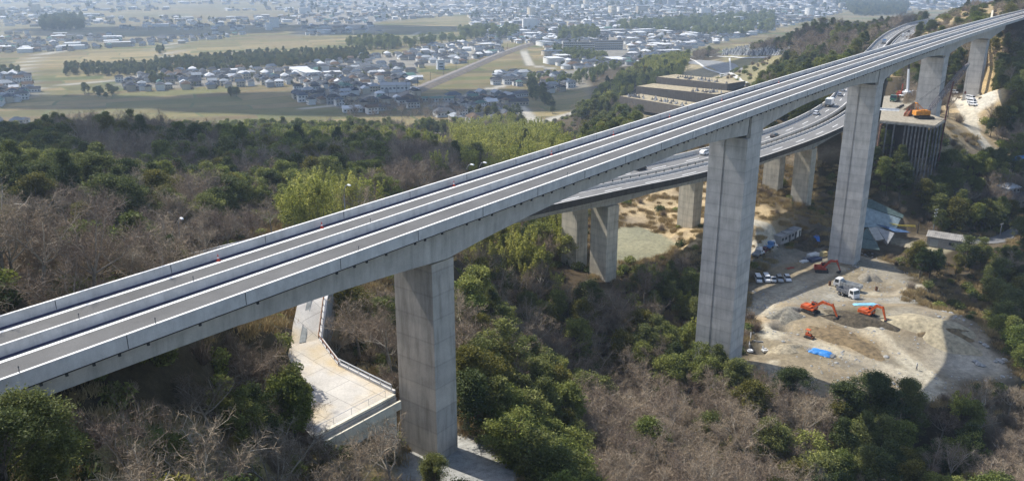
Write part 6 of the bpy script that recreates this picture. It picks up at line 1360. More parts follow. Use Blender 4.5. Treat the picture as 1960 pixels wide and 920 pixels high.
p = [in_(Yp[5], Yp[11], .3), in_(Yp[7], Yp[10], .35), in_(Yp[8], Yp[9], .35)]; q = [in_(Yp[5], Yp[11], .52), in_(Yp[7], Yp[10], .52), in_(Yp[8], Yp[9], .5)]
k.add([up(x, .09) for x in p]+[up(x, .09) for x in q], [(0, 3, 4, 1), (1, 4, 5, 2)]); tag(k.build('ramp_path_strip', mat('ramp_strip_grey', (.24, .25, .24), .2, 2)), kind='structure')
# ================================================================ CRANE PLATFORM ON STEEL PILES BESIDE THE FOURTH PIER
PZ = PLAT_Z
pl = [(1684, 230), (1790, 240), (1809, 228), (1772, 216), (1728, 210), (1756, 192), (1748, 182), (1692, 184)]
PW = [tuple(atz(x, y, PZ)) for x, y in pl]; t = thing('work_platform', 'steel decked crane platform on a row of tall piles beside the fourth pier', 'platform', PW[0]); inv = Matrix.Translation(-t.location)
k = MB(); k.prism([(p[0], p[1]) for p in PW], PZ+CAMZ-.35, PZ+CAMZ); k.build('deck', mat('platform_planks', (.33, .295, .23), .3, .9, .9), t).matrix_parent_inverse = inv
def edge_pts(a, b, n): return [tuple(np.array(a)*(1-f)+np.array(b)*f) for f in np.linspace(0, 1, n)]
for a, b in ((PW[0], PW[1]), (PW[1], PW[2]), (PW[4], PW[5])):
    d = np.array(b)-np.array(a); L = np.linalg.norm(d); c = (np.array(a)+np.array(b))/2; nrm = np.array((d[1], -d[0], 0))/L
    MB().box((c[0]+nrm[0]*.2, c[1]+nrm[1]*.2, c[2]-.62), (L, .36, .7), rz=math.atan2(d[1], d[0])).build('edge_beam', M_RUST if a is PW[4] else mat('edge_beam_grey', (.30, .28, .25), .3, 1), t).matrix_parent_inverse = inv
for a, b, n in ((PW[0], np.array(PW[0])*.72+np.array(PW[1])*.28, 3), (np.array(PW[0])*.52+np.array(PW[1])*.48, PW[1], 9), (PW[1], PW[2], 4)):
    for i, p in enumerate(edge_pts(a, b, n)):
        zb = float(gz(p[0], p[1]))-2; k = MB(); h = PZ+CAMZ-.7-zb; z = zb+h/2
        k.box((p[0], p[1], z), (.42, .06, h), rz=.1); k.box((p[0], p[1]+.2, z), (.42, .05, h), rz=.1); k.box((p[0], p[1]-.2, z), (.42, .05, h), rz=.1); k.build('pile', mat('pile_steel', (.20, .19, .19), .35, .8, .6), t).matrix_parent_inverse = inv
ins = lambda p, dx, dy: (p[0]+dx, p[1]+dy, p[2])
for p, q in ((ins(PW[0], .6, 3.2), ins(PW[1], -.6, 3.2)),):
    d = np.array(q)-np.array(p); L = np.linalg.norm(d); c = (np.array(p)+np.array(q))/2; MB().box((c[0], c[1], c[2]-6.4), (L, .3, 11.5), rz=math.atan2(d[1], d[0])).build('lagging', mat('timber_lagging', (.05, .036, .028), .4, 1, stretch=(3, 3, .3)), t).matrix_parent_inverse = inv
def on_plat(o, x, y, hdg): q = atz(x, y, PZ); o.location = (q[0], q[1], q[2]+.004); o.rotation_euler = (0, 0, hdg); return o
def hplat(x1, y1, x2, y2): a = atz(x1, y1, PZ); b = atz(x2, y2, PZ); return math.atan2(b[1]-a[1], b[0]-a[0])
# lattice crawler crane
t = thing('crawler_crane', 'orange crawler crane with long lattice boom standing at the platform edge', 'crane'); track_pair(t, 5.6, 1.9, .8, 1.0); MB().box((0, 0, .95), (3.2, 3.0, .6)).build('undercarriage', M_CHAS, t)
b = MB(); b.box((-1.0, 0, 2.1), (5.0, 3.0, 1.5)); b.box((-3.2, 0, 2.0), (1.1, 3.1, 1.5)); b.box((-.6, 0, 2.95), (2.6, 2.2, .3)); b.build('house', P_YEL, t, bevel=.06)
c = MB(); loft(c, [(.9, .5, 1.4, 3.1, .44), (2.2, .5, 1.4, 3.0, .44), (2.5, .46, 1.4, 2.1, .42)]); c.v = [(x, y+1.0, z) for x, y, z in c.v]; cb = c.build('cab', P_YEL, t); g = MB(); g.add([(2.24, .6, 2.95), (2.24, 1.4, 2.95), (2.53, 1.42, 2.1), (2.53, .58, 2.1)], [(0, 3, 2, 1)]); g.box((1.6, 1.51, 2.4), (1.0, .03, .8)); g.build('window', M_GLASS, cb)
g = MB(); g.tube([(-2.6, .9, 2.9), (-3.4, .8, 5.6)], .13, 6); g.tube([(-2.6, -.9, 2.9), (-3.4, -.8, 5.6)], .13, 6); g.tube([(-.2, .8, 2.9), (-3.4, .75, 5.6)], .1, 6); g.tube([(-.2, -.8, 2.9), (-3.4, -.75, 5.6)], .1, 6); g.box((-3.4, 0, 5.6), (.3, 1.8, .3)); g.build('gantry', P_YEL, t)
cp_ = atz(1768, 228, PZ); tip = np.array(proj(cp_)); ch = hplat(1755, 222, 1782, 222)
def lattice(a, b, w, nb, rr, rl):
    rr, rl = rr*1.9, rl*1.6; k = MB(); a = Vector(a); b = Vector(b); d = (b-a).normalized(); u = d.cross(Vector((0, 0, 1))).normalized(); v = d.cross(u); L = (b-a).length; R4 = []
    for i in range(nb+1):
        f = i/nb; ww = w*(min(1, f*6+.25) if f < .13 else (min(1, (1-f)*6+.25) if f > .87 else 1)); R4.append([a+d*L*f+u*ww*sx+v*ww*sy for sx, sy in ((1, 1), (1, -1), (-1, -1), (-1, 1))])
    for j in range(4): k.tube([r[j] for r in R4], rr, 4)
    for i in range(nb):
        for j in range(4): k.tube([R4[i][j], R4[i+1][(j+1) % 4]], rl, 3, cap=False)
    return k
BT = Vector((13.0, 0, 19.5)); lattice((.9, 0, 2.2), BT, .62, 20, .085, .05).build('boom', mat('boom_dark_lattice', (.21, .20, .22), .3, 1, .5), t)
k = MB(); k.tube([(-3.4, .5, 5.7), BT], .035, 4); k.tube([(-3.4, -.5, 5.7), BT], .035, 4); k.tube([BT, (BT.x+.4, 0, 9.5)], .03, 4); k.build('cable', M_CHAS, t); k = MB(); k.box((BT.x+.4, 0, 9.2), (.5, .35, .8)); k.build('hook_block', P_RED, t)
for f in (.36, .93): q = Vector((.9, 0, 2.2)).lerp(BT, f); k = MB(); beam(k, q-(BT-Vector((.9, 0, 2.2))).normalized()*1.3, q+(BT-Vector((.9, 0, 2.2))).normalized()*1.3, 1.3, .35, 1.3, .35); k.build('boom_walkway', M_STEEL, t)
on_plat(t, 1768, 227, ch)
# telescopic truck crane
t = thing('truck_crane', 'white telescopic truck crane with dark tipped boom raised beside the fourth pier', 'crane'); MB().box((0, 0, 1.05), (10.2, 2.6, .55)).build('chassis', P_SILV, t, bevel=.05); wheels(t, (-3.9, -2.6, 2.3, 3.7), 1.12, .52, .35)
c = MB(); loft(c, [(3.4, 1.2, .8, 2.5, 1.1), (5.0, 1.2, .8, 2.45, 1.1), (5.4, 1.15, .8, 1.6, 1.05)]); cb = c.build('cab', P_WHITE, t); g = MB(); g.add([(5.04, -1.0, 2.4), (5.04, 1.0, 2.4), (5.43, 1.02, 1.65), (5.43, -1.02, 1.65)], [(0, 3, 2, 1)]); g.build('window', M_GLASS, cb)
b = MB(); b.box((-1.6, 0, 1.95), (3.6, 2.3, 1.2)); b.box((-.6, .95, 2.5), (1.5, .8, 1.2)); b.build('turntable', P_WHITE, t, bevel=.06); bt = Vector((-3.6, 0, 18.5)); k = MB(); beam(k, (-1.6, -.2, 2.6), Vector((-1.6, -.2, 2.6)).lerp(bt, .58), .8, .9, .66, .75); k.build('boom', P_WHITE, t); k = MB(); beam(k, Vector((-1.6, -.2, 2.6)).lerp(bt, .57), bt, .5, .55, .42, .45); k.build('boom_extension', M_CHAS, t)
for x in (-4.4, 1.4):
    for s in (-1, 1): k = MB(); k.box((x, s*2.0, 1.05), (.3, 1.9, .25)); k.tube([(x, s*2.8, 1.1), (x, s*2.8, .05)], .09, 6); k.box((x, s*2.8, .04), (.5, .5, .07)); k.build('outrigger', P_SILV, t)
on_plat(t, 1739, 186, hplat(1730, 187, 1754, 184))
t = lorry('flat', P_GREEN, P_GREEN, 'dark green cabbed truck parked by the red rig on the platform', 6.4); MB().box((-1.2, 0, 1.75), (3.2, 1.9, 1.2)).build('load', P_RED, t, bevel=.1); on_plat(t, 1712, 194, hplat(1726, 188, 1704, 198))
t = thing('drilling_rig', 'rust red drilling rig with tanks behind the green truck', 'rig'); track_pair(t, 3.2, .9, .5, .7); b = MB(); b.box((-.3, 0, 1.4), (3.2, 2.0, 1.3)); b.box((-.9, 0, 2.3), (1.2, 1.5, .6)); b.build('body', P_RED, t, bevel=.08); k = MB(); beam(k, (1.4, 0, .9), (1.9, 0, 5.4), .4, .4, .35, .35); k.build('mast', P_RED, t); MB().cyl((-.2, .6, 2.45), .42, 1.5, 'x', 12).build('tank', M_RUST, t); on_plat(t, 1722, 186, hplat(1715, 190, 1735, 184))
t = thing('grab_bucket', 'rusty orange brown steel grab lying beside the crawler crane', 'grab'); b = MB(); b.prism([(-1.9, 0), (1.6, 0), (2.3, 1.1), (.4, 1.9), (-1.2, 1.2)], -1.0, 1.0, axis='y'); b.build('shell', M_RUST, t, bevel=.08); b = MB(); b.tube([(-1.8, .7, .8), (.5, .6, 2.3), (2.2, .4, 1.2)], .16, 6); b.tube([(-1.8, -.7, .8), (.5, -.6, 2.3), (2.2, -.4, 1.2)], .16, 6); b.build('arm', P_RED, t); on_plat(t, 1738, 222, hplat(1728, 224, 1748, 219))
for i, (x, y, L, lab) in enumerate(((1716, 210, 5.5, 'dark steel girder lying flat on the platform nearest the green truck'), (1721, 207, 5.0, 'dark steel girder second from the green truck on the platform'), (1726, 204, 4.4, 'dark steel girder nearest the truck crane on the platform'))):
    b = MB(); b.box((0, 0, .06), (L, .5, .07)); b.box((0, 0, .62), (L, .5, .07)); b.box((0, 0, .34), (L, .06, .5)); o = b.build('steel_girder', M_CHAS); on_plat(o, x, y, hplat(1712, 211, 1722, 208)); tag(o, lab, 'girder', 'girders on the platform')
for i, x in enumerate((1690, 1698, 1706, 1714)):
    b = MB(); b.prism([(-.35, 0), (.35, 0), (.3, .2), (.12, .4), (.1, .95), (-.1, .95), (-.12, .4), (-.3, .2)], -1.3, 1.3, axis='x'); o = b.build('concrete_barrier', M_LHEAD); on_plat(o, x, 211.5+i*.45, hplat(1690, 211, 1720, 213)); tag(o, 'white concrete barrier block in the row across the platform', 'barrier', 'barrier blocks across the platform')
o = MB(); z0 = float(gz(*atz(1809, 230, PZ)[:2])); p = atz(1808, 229, PZ); o.tube([(p[0], p[1], z0), (p[0]+.3, p[1], PZ+CAMZ+5), (p[0]+1.2, p[1]+.2, PZ+CAMZ+13.5)], .26, 8); o = o.build('steel_pile', mat('pile_red_rust', (.16, .06, .05), .3, 1, .7)); tag(o, 'tall dark red steel pile standing at the right corner of the platform', 'pile')
b = MB(); p = PW[0]; b.tube([(p[0]+1.4, p[1]-.8, p[2]-.4), (p[0]+.2, p[1]-.9, p[2]-1.4), (p[0]+.1, p[1]-.9, p[2]-12)], .35, 8); o = b.build('drain_hose', mat('hose_rust', (.26, .15, .10), .3, 2)); tag(o, 'thick rusty pipe bending down from the left corner of the platform', 'pipe')
# cars on the track by the last pier
for x, y, kd, lab in ((1858, 191, 'van', 'white van parked farthest back beside the last pier'), (1861, 194.5, 'wagon', 'white car second in the row beside the last pier'), (1860, 198, 'van', 'white van third in the row beside the last pier'), (1862, 202, 'wagon', 'white car at the near end of the row beside the last pier')): set_at(car(kd, P_WHITE, lab, 'white cars parked beside the last pier', 'van' if kd == 'van' else 'car'), x, y, heading(1850, 196, 1872, 197, 250)+.2, 0, 250)
for x, y, pm, lab in ((1812, 178, P_SILV, 'grey van parked between the last two piers beside the hillside'), (1824, 179, P_WHITE, 'white van parked between the last two piers nearest the last one')): set_at(car('van', pm, lab, None, 'van', 'parked_van'), x, y, heading(1812, 178, 1830, 179, 250), 0, 250)
for i, (x, y, r) in enumerate(((1838, 187, .3), (1843, 190, 1.0), (1877, 187, .2))):
    o = MB(); [o.box((0, (j-1)*.5, .15+.1*(j % 2)), (3.4, .45, .3)) for j in range(3)]; o = o.build('plank_stack', mat('fresh_timber', (.55, .42, .25), .2, 1)); set_at(o, x, y, r, 0, 250); tag(o, ('yellow plank stack left of the last pier', 'yellow plank stack nearest the foot of the last pier', 'pale plank stack right of the last pier')[i], 'planks')
# ================================================================ GRAVE TERRACES AND THE HILLSIDE CEMETERY
M_TWALL = concrete('dark_terrace_wall', .135, (1.1, .97, .84), 0, .5); M_TTOP = mat('dry_terrace_grass', (.37, .31, .2), .3, .4, .95)
GS = [mat('granite_pale', (.42, .42, .42), .15, 3, .8), mat('granite_dark', (.16, .16, .17), .2, 3, .5)]
def grave(i):
    b = MB(); b.box((0, 0, .12), (1.7, 1.7, .3)); b.box((0, .2, .45), (1.0, 1.0, .4)); b.box((0, .2, .75), (.7, .7, .25)); b.box((0, .2, 1.35), (.4, .4, 1.0)); b.box((-.55, -.6, .5), (.2, .2, .5)); return b.mesh('gravestone', [GS[i]])
GM = [grave(0), grave(1)]
rgG = random.Random(8)
TER = [((1257, 147), (1392, 161), 640, 24, 5.4, 'uppermost', (.22, .98), 24), ((1218, 165), (1372, 181), 612, 22, 5.0, 'middle', (.68, .98), 14), ((1186, 184), (1306, 204), 588, 20, 4.6, 'lowest', (.02, .98), 34)]
for (x0, y0), (x1, y1), k0, dep, h, nm, rng_, ng in TER:
    a = atk(x0, y0, k0); z = a[2]; b = atz(x1, y1, z-CAMZ); d = b-a; d[2] = 0; L = np.linalg.norm(d); d /= L; n = np.array((-d[1], d[0], 0))
    t = thing('grave_terrace', nm+' of three dark walled terraces with graves beyond the viaduct', 'terrace', a, math.atan2(d[1], d[0]), 'terraces of graves')
    MB().box((L/2, .3, -h/2-1.5), (L, .6, h+3)).build('wall', M_TWALL, t); MB().box((L-.3, dep/2+.62, -h/2-1.5), (.6, dep, h+3)).build('side_wall', M_TWALL, t); MB().box((L/2-.35, dep/2+.62, -.45), (L-.7, dep, .7)).build('terrace_top', M_TTOP, t)
    for i in range(ng):
        u = L*rgG.uniform(*rng_); v = rgG.uniform(1.8, dep*.55); p = a+d*u+n*v; o = link(bpy.data.objects.new('gravestone', GM[rgG.random() < .55])); o.location = (p[0], p[1], z-.1); o.rotation_euler = (0, 0, math.atan2(d[1], d[0])+rgG.choice((0, 0, .1))); s = rgG.uniform(.7, 1.15); o.scale = (s, s, s*1.15)
        tag(o, ('pale' if o.data is GM[0] else 'dark')+' stone grave on the '+nm+' walled terrace', 'gravestone', ('pale' if o.data is GM[0] else 'dark')+' graves on the '+nm+' terrace')
# the larger cemetery farther up: hundreds of stones in one mass
P = []
for y in np.arange(84, 109, 1.5):
    for x in np.arange(1385, 1515, 3.0):
        if inpoly(np.array([x]), np.array([y]), [(1388, 96), (1440, 86), (1512, 84), (1512, 108), (1400, 108), (1370, 104)])[0] and rgG.random() < .8: q = onground(x+rgG.uniform(-1, 1), y+rgG.uniform(-.5, .5), 400); P.append(q)
P = np.array(P); n = len(P); stuff_scatter('cemetery_stones', [bpy.data.objects.new('stone_a', GM[0]), bpy.data.objects.new('stone_b', GM[1])], P, [rgG.randrange(2) for _ in range(n)], [rgG.uniform(0, .4) for _ in range(n)], [rgG.uniform(1.2, 1.9) for _ in range(n)])
def path_strip(name, pts, w, m, k0, lift=.25):
    P = [onground(x, y, k0) for x, y in pts]; S = _spline(P, 8)[:, :2]; d = np.gradient(S, axis=0); d /= np.linalg.norm(d, axis=1)[:, None]; nn = np.stack([-d[:, 1], d[:, 0]], 1)
    V = []; 
    for o in (-w/2, -w/6, w/6, w/2): q = S+nn*o; V.append(np.c_[q, gz(q[:, 0], q[:, 1])+lift])
    V = np.stack(V, 1).reshape(-1, 3); i = (np.arange(len(S)-1)*4)[:, None]+np.arange(3)[None, :]; Q = np.stack([i, i+4, i+5, i+1], -1).reshape(-1, 4)
    tag(link(bpy.data.objects.new(name, np_mesh(name, V, Q, [m]))), kind='structure')
M_PALE = concrete('pale_path_concrete', .52, (1.02, 1, .93), 0, .3)
M_DIRT = mat('pale_dirt_road', (.52, .47, .37), .25, .6, .95)
path_strip('path', [(1308, 110), (1340, 124), (1375, 140), (1428, 166)], 2.0, M_PALE, 400, .5); path_strip('path', [(1340, 109), (1400, 110), (1460, 111), (1512, 109)], 2.6, M_PALE, 400, .6); path_strip('path', [(1396, 112), (1398, 132), (1402, 146), (1432, 160)], 1.5, M_PALE, 400, .5)
path_strip('road', [(1322, 118), (1362, 122), (1392, 132), (1400, 142)], 18, mat('grey_slope_paving', (.20, .20, .195), .2, .3), 400, .3)
# ================================================================ RIGHT OF THE SITE: SHED, POLES, NETTED SLOPE, HOUSES ON THE HILL
c = onground(1810, 474, 180); rz = heading(1779, 471, 1842, 480, 180)
t = thing('tin_shed', 'long low shed with ribbed grey metal roof right of the third pier', 'shed', c, rz); L, W, H = 11.5, 5.4, 3.3
MB().box((0, 2.0, H/2-.3), (L, W, H+.6)).build('wall', mat('shed_wall', (.33, .31, .29), .15, .8), t); r = MB(); zz = H+1.3
r.add([(-L/2-.4, -1.2, H-.05), (L/2+.4, -1.2, H-.05), (L/2+.4, 2.0, zz), (-L/2-.4, 2.0, zz), (-L/2-.4, 5.2, H-.05), (L/2+.4, 5.2, H-.05)], [(0, 1, 2, 3), (3, 2, 5, 4)])
for x in np.arange(-L/2, L/2+.1, .62):
    r.add([(x, -1.2, H), (x+.12, -1.2, H), (x+.12, 2.0, zz+.05), (x, 2.0, zz+.05), (x+.06, -1.2, H+.1), (x+.06, 2.0, zz+.15)], [(0, 4, 5, 3), (4, 1, 2, 5)])
r.build('roof', mat('shed_roof', (.36, .34, .31), .25, .7, .6, .2), t); MB().box((-3.6, -.74, 1.2), (2.4, .08, 2.4)).build('door', P_SILV, t); MB().box((1.5, -.74, 1.7), (1.4, .08, .9)).build('window', M_WIN, t)
def pole(lab, x, y, h, arms, m=None):
    t = thing('utility_pole', lab, 'utility pole'); MB().tube([(0, 0, -.5), (0, 0, h)], [.19, .12], 8).build('shaft', m or M_STEEL, t)
    for z, w in arms:
        a = MB().box((0, 0, z), (w, .12, .12)).build('crossarm', M_STEEL, t)
        for q in (-w*.4, 0, w*.4): MB().tube([(q, 0, z+.06), (q, 0, z+.34)], .07, 6).build('insulator', M_LHEAD, a)
    if len(arms) > 1: MB().cyl((.34, 0, h*.7), .26, .8, 'z', 10).build('transformer', P_SILV, t)
    set_at(t, x, y, .5, 0, 180); return t
pole('tall utility pole with crossarms and transformer behind the tin shed', 1785, 449, 9.0, ((8.7, 1.8), (7.6, 1.8), (6.4, 1.4))); pole('short dark post standing left of the tin shed', 1756, 446, 4.2, (), M_CHAS); pole('utility pole beside the road right of the tin shed', 1913, 455, 5.0, ((4.7, 1.4),))
path_strip('road', [(1846, 460), (1880, 462), (1915, 458), (1935, 446), (1962, 428), (2010, 405)], 4.5, M_ASPH2, 180, .15)
# netted slope and channel walls behind the third pier
NET = mat('teal_net', (.085, .125, .12), .3, 1.2, .8); NETG = mat('net_over_concrete', (.25, .31, .33), .25, .7, .85); BLU = mat('blue_sheet_dark', (.05, .10, .20), .3, 1)
CAMP = np.array((0, 0, CAMZ)); gk = lambda x, y, f: CAMP+(onground(x, y, 180)-CAMP)*f
A = [gk(*q) for q in ((1640, 380, .975), (1668, 382, .975), (1727, 412, .975), (1716, 436, .978), (1636, 434, .978), (1636, 402, .976))]
t = thing('netted_slope', 'sloping bank covered in grey and teal netting right of the third pier', 'netted bank', A[3]); inv = Matrix.Translation(-t.location)
def solid(mb, P, th=.5): n = len(P); B = [(p[0], p[1]+th, p[2]-th) for p in P]; mb.add(list(map(tuple, P))+B, [tuple(range(n)), tuple(range(2*n-1, n-1, -1))]+[(i, n+i, n+(i+1) % n, (i+1) % n) for i in range(n)]); return mb
m1 = (A[1]*.72+A[4]*.28); m2 = (A[2]*.75+A[3]*.25); m0 = (A[0]*.72+A[4]*.28)
solid(MB(), [m0, m1, m2, A[3], A[4]]).build('slope', NETG, t).matrix_parent_inverse = inv; solid(MB(), [A[0]+np.array((0, 0, .1)), A[1]+np.array((0, 0, .1)), A[2]+np.array((.6, 0, .1)), m2+np.array((.6, -.1, .12)), m1+np.array((0, -.1, .12)), m0+np.array((0, -.1, .12))]).build('net', NET, t).matrix_parent_inverse = inv
B = [gk(x, y, .968) for x, y in ((1662, 436), (1678, 434), (1692, 458), (1676, 460), (1712, 446), (1700, 466), (1660, 470), (1650, 456), (1684, 478), (1648, 474), (1735, 444), (1655, 440))]
t = thing('culvert', 'pale concrete channel walls with teal mesh fencing below the netted slope', 'culvert', B[3]); inv = Matrix.Translation(-t.location); MC = concrete('culvert_concrete', .36, (1.02, 1, .92), 0, .5)
solid(MB(), [B[0], B[1], B[2], B[3]], .8).build('wing_wall', MC, t).matrix_parent_inverse = inv; solid(MB(), [B[1]+np.array((.1, .5, 0)), B[4], B[5], B[2]+np.array((.1, .5, 0))], .8).build('channel_wall', concrete('culvert_grey', .30), t).matrix_parent_inverse = inv
solid(MB(), [B[7], B[3]+np.array((0, -.6, 0)), B[8], B[9]], .3).build('mesh_fence', NET, t).matrix_parent_inverse = inv; solid(MB(), [B[11], B[0]+np.array((-.2, .3, 0)), B[3]+np.array((-.2, .3, 0)), B[7]+np.array((0, .4, 0))], .3).build('mesh_fence', NET, t).matrix_parent_inverse = inv
solid(MB(), [B[1]+np.array((.5, 1.6, .5)), B[10]+np.array((0, .6, .4)), B[10]+np.array((1.0, -.8, .1)), B[4]+np.array((.2, -.2, .5))], .2).build('blue_cover', BLU, t).matrix_parent_inverse = inv
M_YR = mat('yellow_rail', (.70, .55, .08), .1, 3, .5); q = [tuple(atk(x, y, k)) for x, y, k in ((1698, 427, 284), (1722, 432, 282), (1752, 433, 281))]; railing('yellow hand rail along the lane above the culvert', [(p[0], p[1], p[2]-.6) for p in q], (.5, .85), .09, 2.4, M_YR, .06, 'handrail', 'handrail')
# little bridge behind the third pier
p = atk(1575, 418, 296); t = thing('lane_bridge', 'short white topped lane bridge left of the third pier', 'bridge', p, heading(1558, 414, 1592, 424, 200)); MB().box((0, 0, -.5), (9, 3.6, .5)).build('deck', M_PALE, t)
for s in (-1, 1): MB().box((0, s*1.68, .0), (9, .22, .5)).build('parapet', M_PALE, t)
for x in (-3.4, 3.4): MB().box((x, 0, -3.2), (.7, 2.8, 5)).build('pier', M_OLD, t)
t = car('kei', P_WHITE, 'white pickup crossing the short lane bridge', None, 'pickup', 'pickup'); t.location = (p[0]-.4, p[1], p[2]-.246); t.rotation_euler = (0, 0, heading(1558, 414, 1592, 424, 200))
# houses on the far right slope
for x, y, v, rm, lab in ((1947, 326, 1, mat('roof_bright_blue', (.08, .25, .50), .2, 1, .5), 'house with a bright blue roof half hidden by trees on the right slope'), (1926, 378, 3, ROOFS[5][1], 'small white roofed house under trees on the shaded right slope'), (1944, 390, 4, ROOFS[1][1], 'grey roofed house lowest on the shaded right slope')):
    c = onground(x, y, 180); t = thing('house', lab, 'house', c, .4); t.scale = (.75, .75, .75)
    for k, m in ((0, WALLS[0][1]), (1, rm), (2, M_WIN)): o = link(bpy.data.objects.new(('wall', 'roof', 'window')[k], house_mesh(v, k, m)), t)
# vehicles and a pale track where the viaduct meets the far hill
for i, (s, off, kd, pm, lab) in enumerate(((548, 14.5, 'van', P_WHITE, 'white van on the hilltop beside the far end of the viaduct'), (556, 15.5, 'wagon', P_SILV, 'silver car on the hilltop beside the viaduct end'), (566, 15, 'van', P_SILV, 'grey van farthest along on the hilltop at the viaduct end'))):
    q = deck(s, off+2, 0); t = car(kd, pm, lab, None, 'van' if kd == 'van' else 'car'); t.location = (q[0], q[1], float(gz(q[0], q[1]))); t.rotation_euler = (0, 0, .7+i)
path_strip('path', [(1896, 34), (1900, 20), (1902, 6)], 1.1, M_DIRT, 420, .1)
rgS = np.random.default_rng(77); sp_ = np.array(SITE); lo, hi = sp_.min(0), sp_.max(0)
Xs, Ys = rgS.uniform(lo[0], hi[0], 5200), rgS.uniform(lo[1], hi[1], 5200); dn = fbm(Xs, Ys, 12, 3, 21); kS = inpoly(Xs, Ys, SITE) & (rgS.random(5200) < (dn-.38)*3.2); Xs, Ys = Xs[kS], Ys[kS]
stuff_scatter('rubble', [bpy.data.objects.new('stone_%d' % i, m) for i, m in enumerate([rock_mesh(31), rock_mesh(32), rock_mesh(33)])], np.c_[Xs, Ys, gz(Xs, Ys)], rgS.integers(0, 3, len(Xs)), rgS.uniform(0, 6.28, len(Xs)), rgS.gamma(1.5, .075, len(Xs))+.05)
path_strip('dirt_road', [(1826, 192), (1845, 202), (1856, 224), (1862, 248), (1880, 272), (1900, 296)], 5.0, M_DIRT, 250, .12); path_strip('dirt_road', [(1444, 424), (1470, 436), (1478, 450), (1462, 466), (1436, 482)], 3.4, M_DIRT, 220, .1)
# distinctive single trees
def lone(kind, v, x, y, sc, lab, k0=45, sxy=1.0):
    p = onground(x, y, k0); return plant(kind, v, p[0], p[1], p[2]-.2, x*.37, sc, lab, None, True, sxy)
KINDS['fine'] = [leafy_parts(71, 9.5, 4.3, L_DARK, 120, 190, .27, .08), leafy_parts(72, 8.5, 3.6, L_MID, 90, 170, .27, .1)]; DESC['fine'] = ('evergreen_tree', '', 'evergreen tree')
# ================================================================ FAIR WEATHER CLOUDS (high above the frame; their shadows lie on the hill and the plain)
_sa, _se = R(-57.0), R(51.0)
def cloud(tx, ty, rx, ry, seed, alt=850):
    bm = bmesh.new(); rs_ = random.Random(seed); k = alt/math.tan(_se); cx, cy = tx+math.sin(_sa)*k, ty+math.cos(_sa)*k
    for i in range(26):
        a = rs_.uniform(0, 6.28); r = math.sqrt(rs_.random())*.85; s = rs_.uniform(.22, .42)
        M = Matrix.Translation((math.cos(a)*r*rx, math.sin(a)*r*ry, rs_.uniform(-10, 30))) @ Matrix.Diagonal((rx*s, ry*s, 38*rs_.uniform(.6, 1.2), 1)); bmesh.ops.create_icosphere(bm, subdivisions=2, radius=1, matrix=M)
    me = bpy.data.meshes.new('cloud'); bm.to_mesh(me); bm.free(); m = mat('cloud_white', (.85, .86, .88), .03, .01, 1); me.materials.append(m); o = link(bpy.data.objects.new('cloud', me)); o.location = (cx, cy, alt+CAMZ); tag(o, kind='stuff')
cloud(-195, 325, 125, 90, 1); cloud(-260, 850, 420, 75, 2); cloud(-700, 1900, 500, 180, 3); cloud(250, 820, 110, 60, 4)
lone('fine', 0, 78, 925, .72, 'big rounded glossy evergreen tree filling the bottom left corner', 40, 1.1)
lone('fine', 0, 20, 960, .62, 'lower evergreen crown at the bottom left corner edge', 40, 1.15)
lone('fine', 1, 340, 915, .5, 'low dark evergreen among bare brush at the foot of the frame', 50, 1.3)
lone('fine', 0, 832, 945, .55, 'dark evergreen in front of the foot of the first pier', 70, 1.0)
lone('oliv', 0, 945, 790, 1.05, 'tall olive green weeping tree right of the first pier', 90, 1.1)
lone('ever', 3, 1040, 850, 1.15, 'tall dark evergreen standing above the gravel turn', 90, 1.1)
lone('sage', 0, 890, 832, .28, 'small pale conical bush at the corner of the gravel turn', 80, .8)
lone('fine', 0, 288, 500, .78, 'bright domed evergreen standing beside the far parapet at left', 60, 1.25)
lone('oliv', 0, 168, 470, .9, 'yellowish green tree among bare trees at left', 70, 1.2)
lone('sage', 0, 178, 425, .8, 'tree with whitish blossom on top above the bare wood at left', 90, 1.0)
lone('mid', 0, 260, 530, .75, 'pale green bushy tree nearest the far parapet at left', 60, 1.2)
lone('bamb', 0, 1325, 672, .85, 'bright green bamboo clump against the foot of the second pier', 100, 1.2)
lone('fine', 0, 1512, 790, 1.0, 'dark rounded evergreen at the front edge of the building site', 100, 1.15)
lone('fine', 0, 1658, 806, 1.1, 'large nearly black evergreen in front of the haul track', 100, 1.2)
lone('fine', 0, 1738, 808, .95, 'dark evergreen just right of the large black one below the site', 100, 1.1)
lone('sage', 0, 1682, 840, .9, 'pale green ivy clad tree in the dark gap below the site', 100, .7)
lone('bamb', 1, 1825, 810, .8, 'bright yellow green bamboo clump under the viaduct shadow edge', 100, 1.3)
lone('mid', 1, 1850, 840, .9, 'fresh green tree below the viaduct shadow edge', 100, 1.1)
lone('ever', 0, 1610, 815, 1.05, 'dark evergreen left of the large black one below the site', 100, 1.2)
lone('ever', 1, 1700, 838, 1.1, 'tall dark evergreen below the large black one in the shaded gap', 100, 1.1)
lone('bare', 0, 612, 905, .5, 'bare brush like tree at the foot of the cream retaining wall', 60, 1.2)
lone('bare', 2, 590, 880, .6, 'bare bushy tree left of the cream retaining wall', 60, 1.2)
lone('ever', 2, 1150, 262, 1.5, 'broad dark evergreen at the low end of the grave terraces', 200, 1.2)
lone('mid', 1, 1188, 240, 1.4, 'broad green tree beside the lowest grave terrace', 200, 1.2)
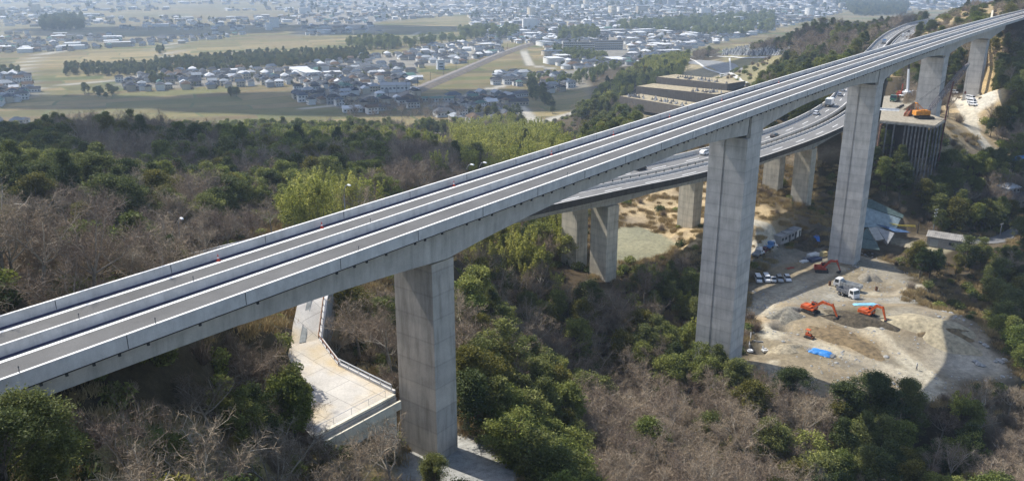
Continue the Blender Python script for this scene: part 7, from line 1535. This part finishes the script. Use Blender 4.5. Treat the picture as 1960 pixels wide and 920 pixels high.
# ================================================================ CAMERA, SUN, SKY
cam = bpy.data.cameras.new('drone_camera'); co = bpy.data.objects.new('drone_camera', cam); COL.objects.link(co)
co.location = (0, 0, CAMZ); co.rotation_euler = (math.pi/2-TILT, 0, 0)
cam.sensor_width = 36; cam.lens = 36*F/1960; cam.clip_end = 30000; cam.clip_start = 1
SC.camera = co
SUN_AZ, SUN_EL = -57.0, 51.0
w = bpy.data.worlds.new('World'); SC.world = w; w.use_nodes = True
nt = w.node_tree; bg = nt.nodes['Background']; sky = nt.nodes.new('ShaderNodeTexSky'); sky.sky_type = 'NISHITA'; sky.sun_disc = False
sky.sun_elevation = R(SUN_EL); sky.sun_rotation = R(SUN_AZ); sky.altitude = 150; sky.air_density = 1.0; sky.dust_density = 1.6
nt.links.new(sky.outputs[0], bg.inputs[0]); bg.inputs[1].default_value = .13
sl = bpy.data.lights.new('sun', 'SUN'); sl.energy = 3.6; sl.angle = R(.53); sl.color = (1, .95, .86)
so = bpy.data.objects.new('sun', sl); COL.objects.link(so)
_sd = Vector((math.sin(R(SUN_AZ))*math.cos(R(SUN_EL)), math.cos(R(SUN_AZ))*math.cos(R(SUN_EL)), math.sin(R(SUN_EL))))
so.rotation_euler = _sd.to_track_quat('Z', 'Y').to_euler(); so.location = (0, 0, 600)
SC.view_settings.view_transform = 'Standard'; SC.view_settings.look = 'None'; SC.view_settings.gamma = 1; SC.view_settings.exposure = 0.8
SC.cycles.max_bounces = 6; SC.cycles.diffuse_bounces = 3; SC.cycles.transparent_max_bounces = 8; SC.cycles.volume_bounces = 0
SC.cycles.use_adaptive_sampling = True; SC.cycles.adaptive_threshold = .02; SC.cycles.use_denoising = True
# the air over the plain
hz = MB().box((0, 5700, 68), (19600, 13800, 138)).build('haze', [])
tag(hz, kind='stuff'); hm = bpy.data.materials.new('haze'); hm.use_nodes = True; hn = hm.node_tree
hn.nodes.remove(hn.nodes['Principled BSDF']); pv = hn.nodes.new('ShaderNodeVolumePrincipled')
pv.inputs['Color'].default_value = (.66, .81, 1.0, 1); pv.inputs['Density'].default_value = HAZE; pv.inputs['Anisotropy'].default_value = .35
hn.links.new(pv.outputs[0], hn.nodes['Material Output'].inputs['Volume']); hz.data.materials.append(hm)
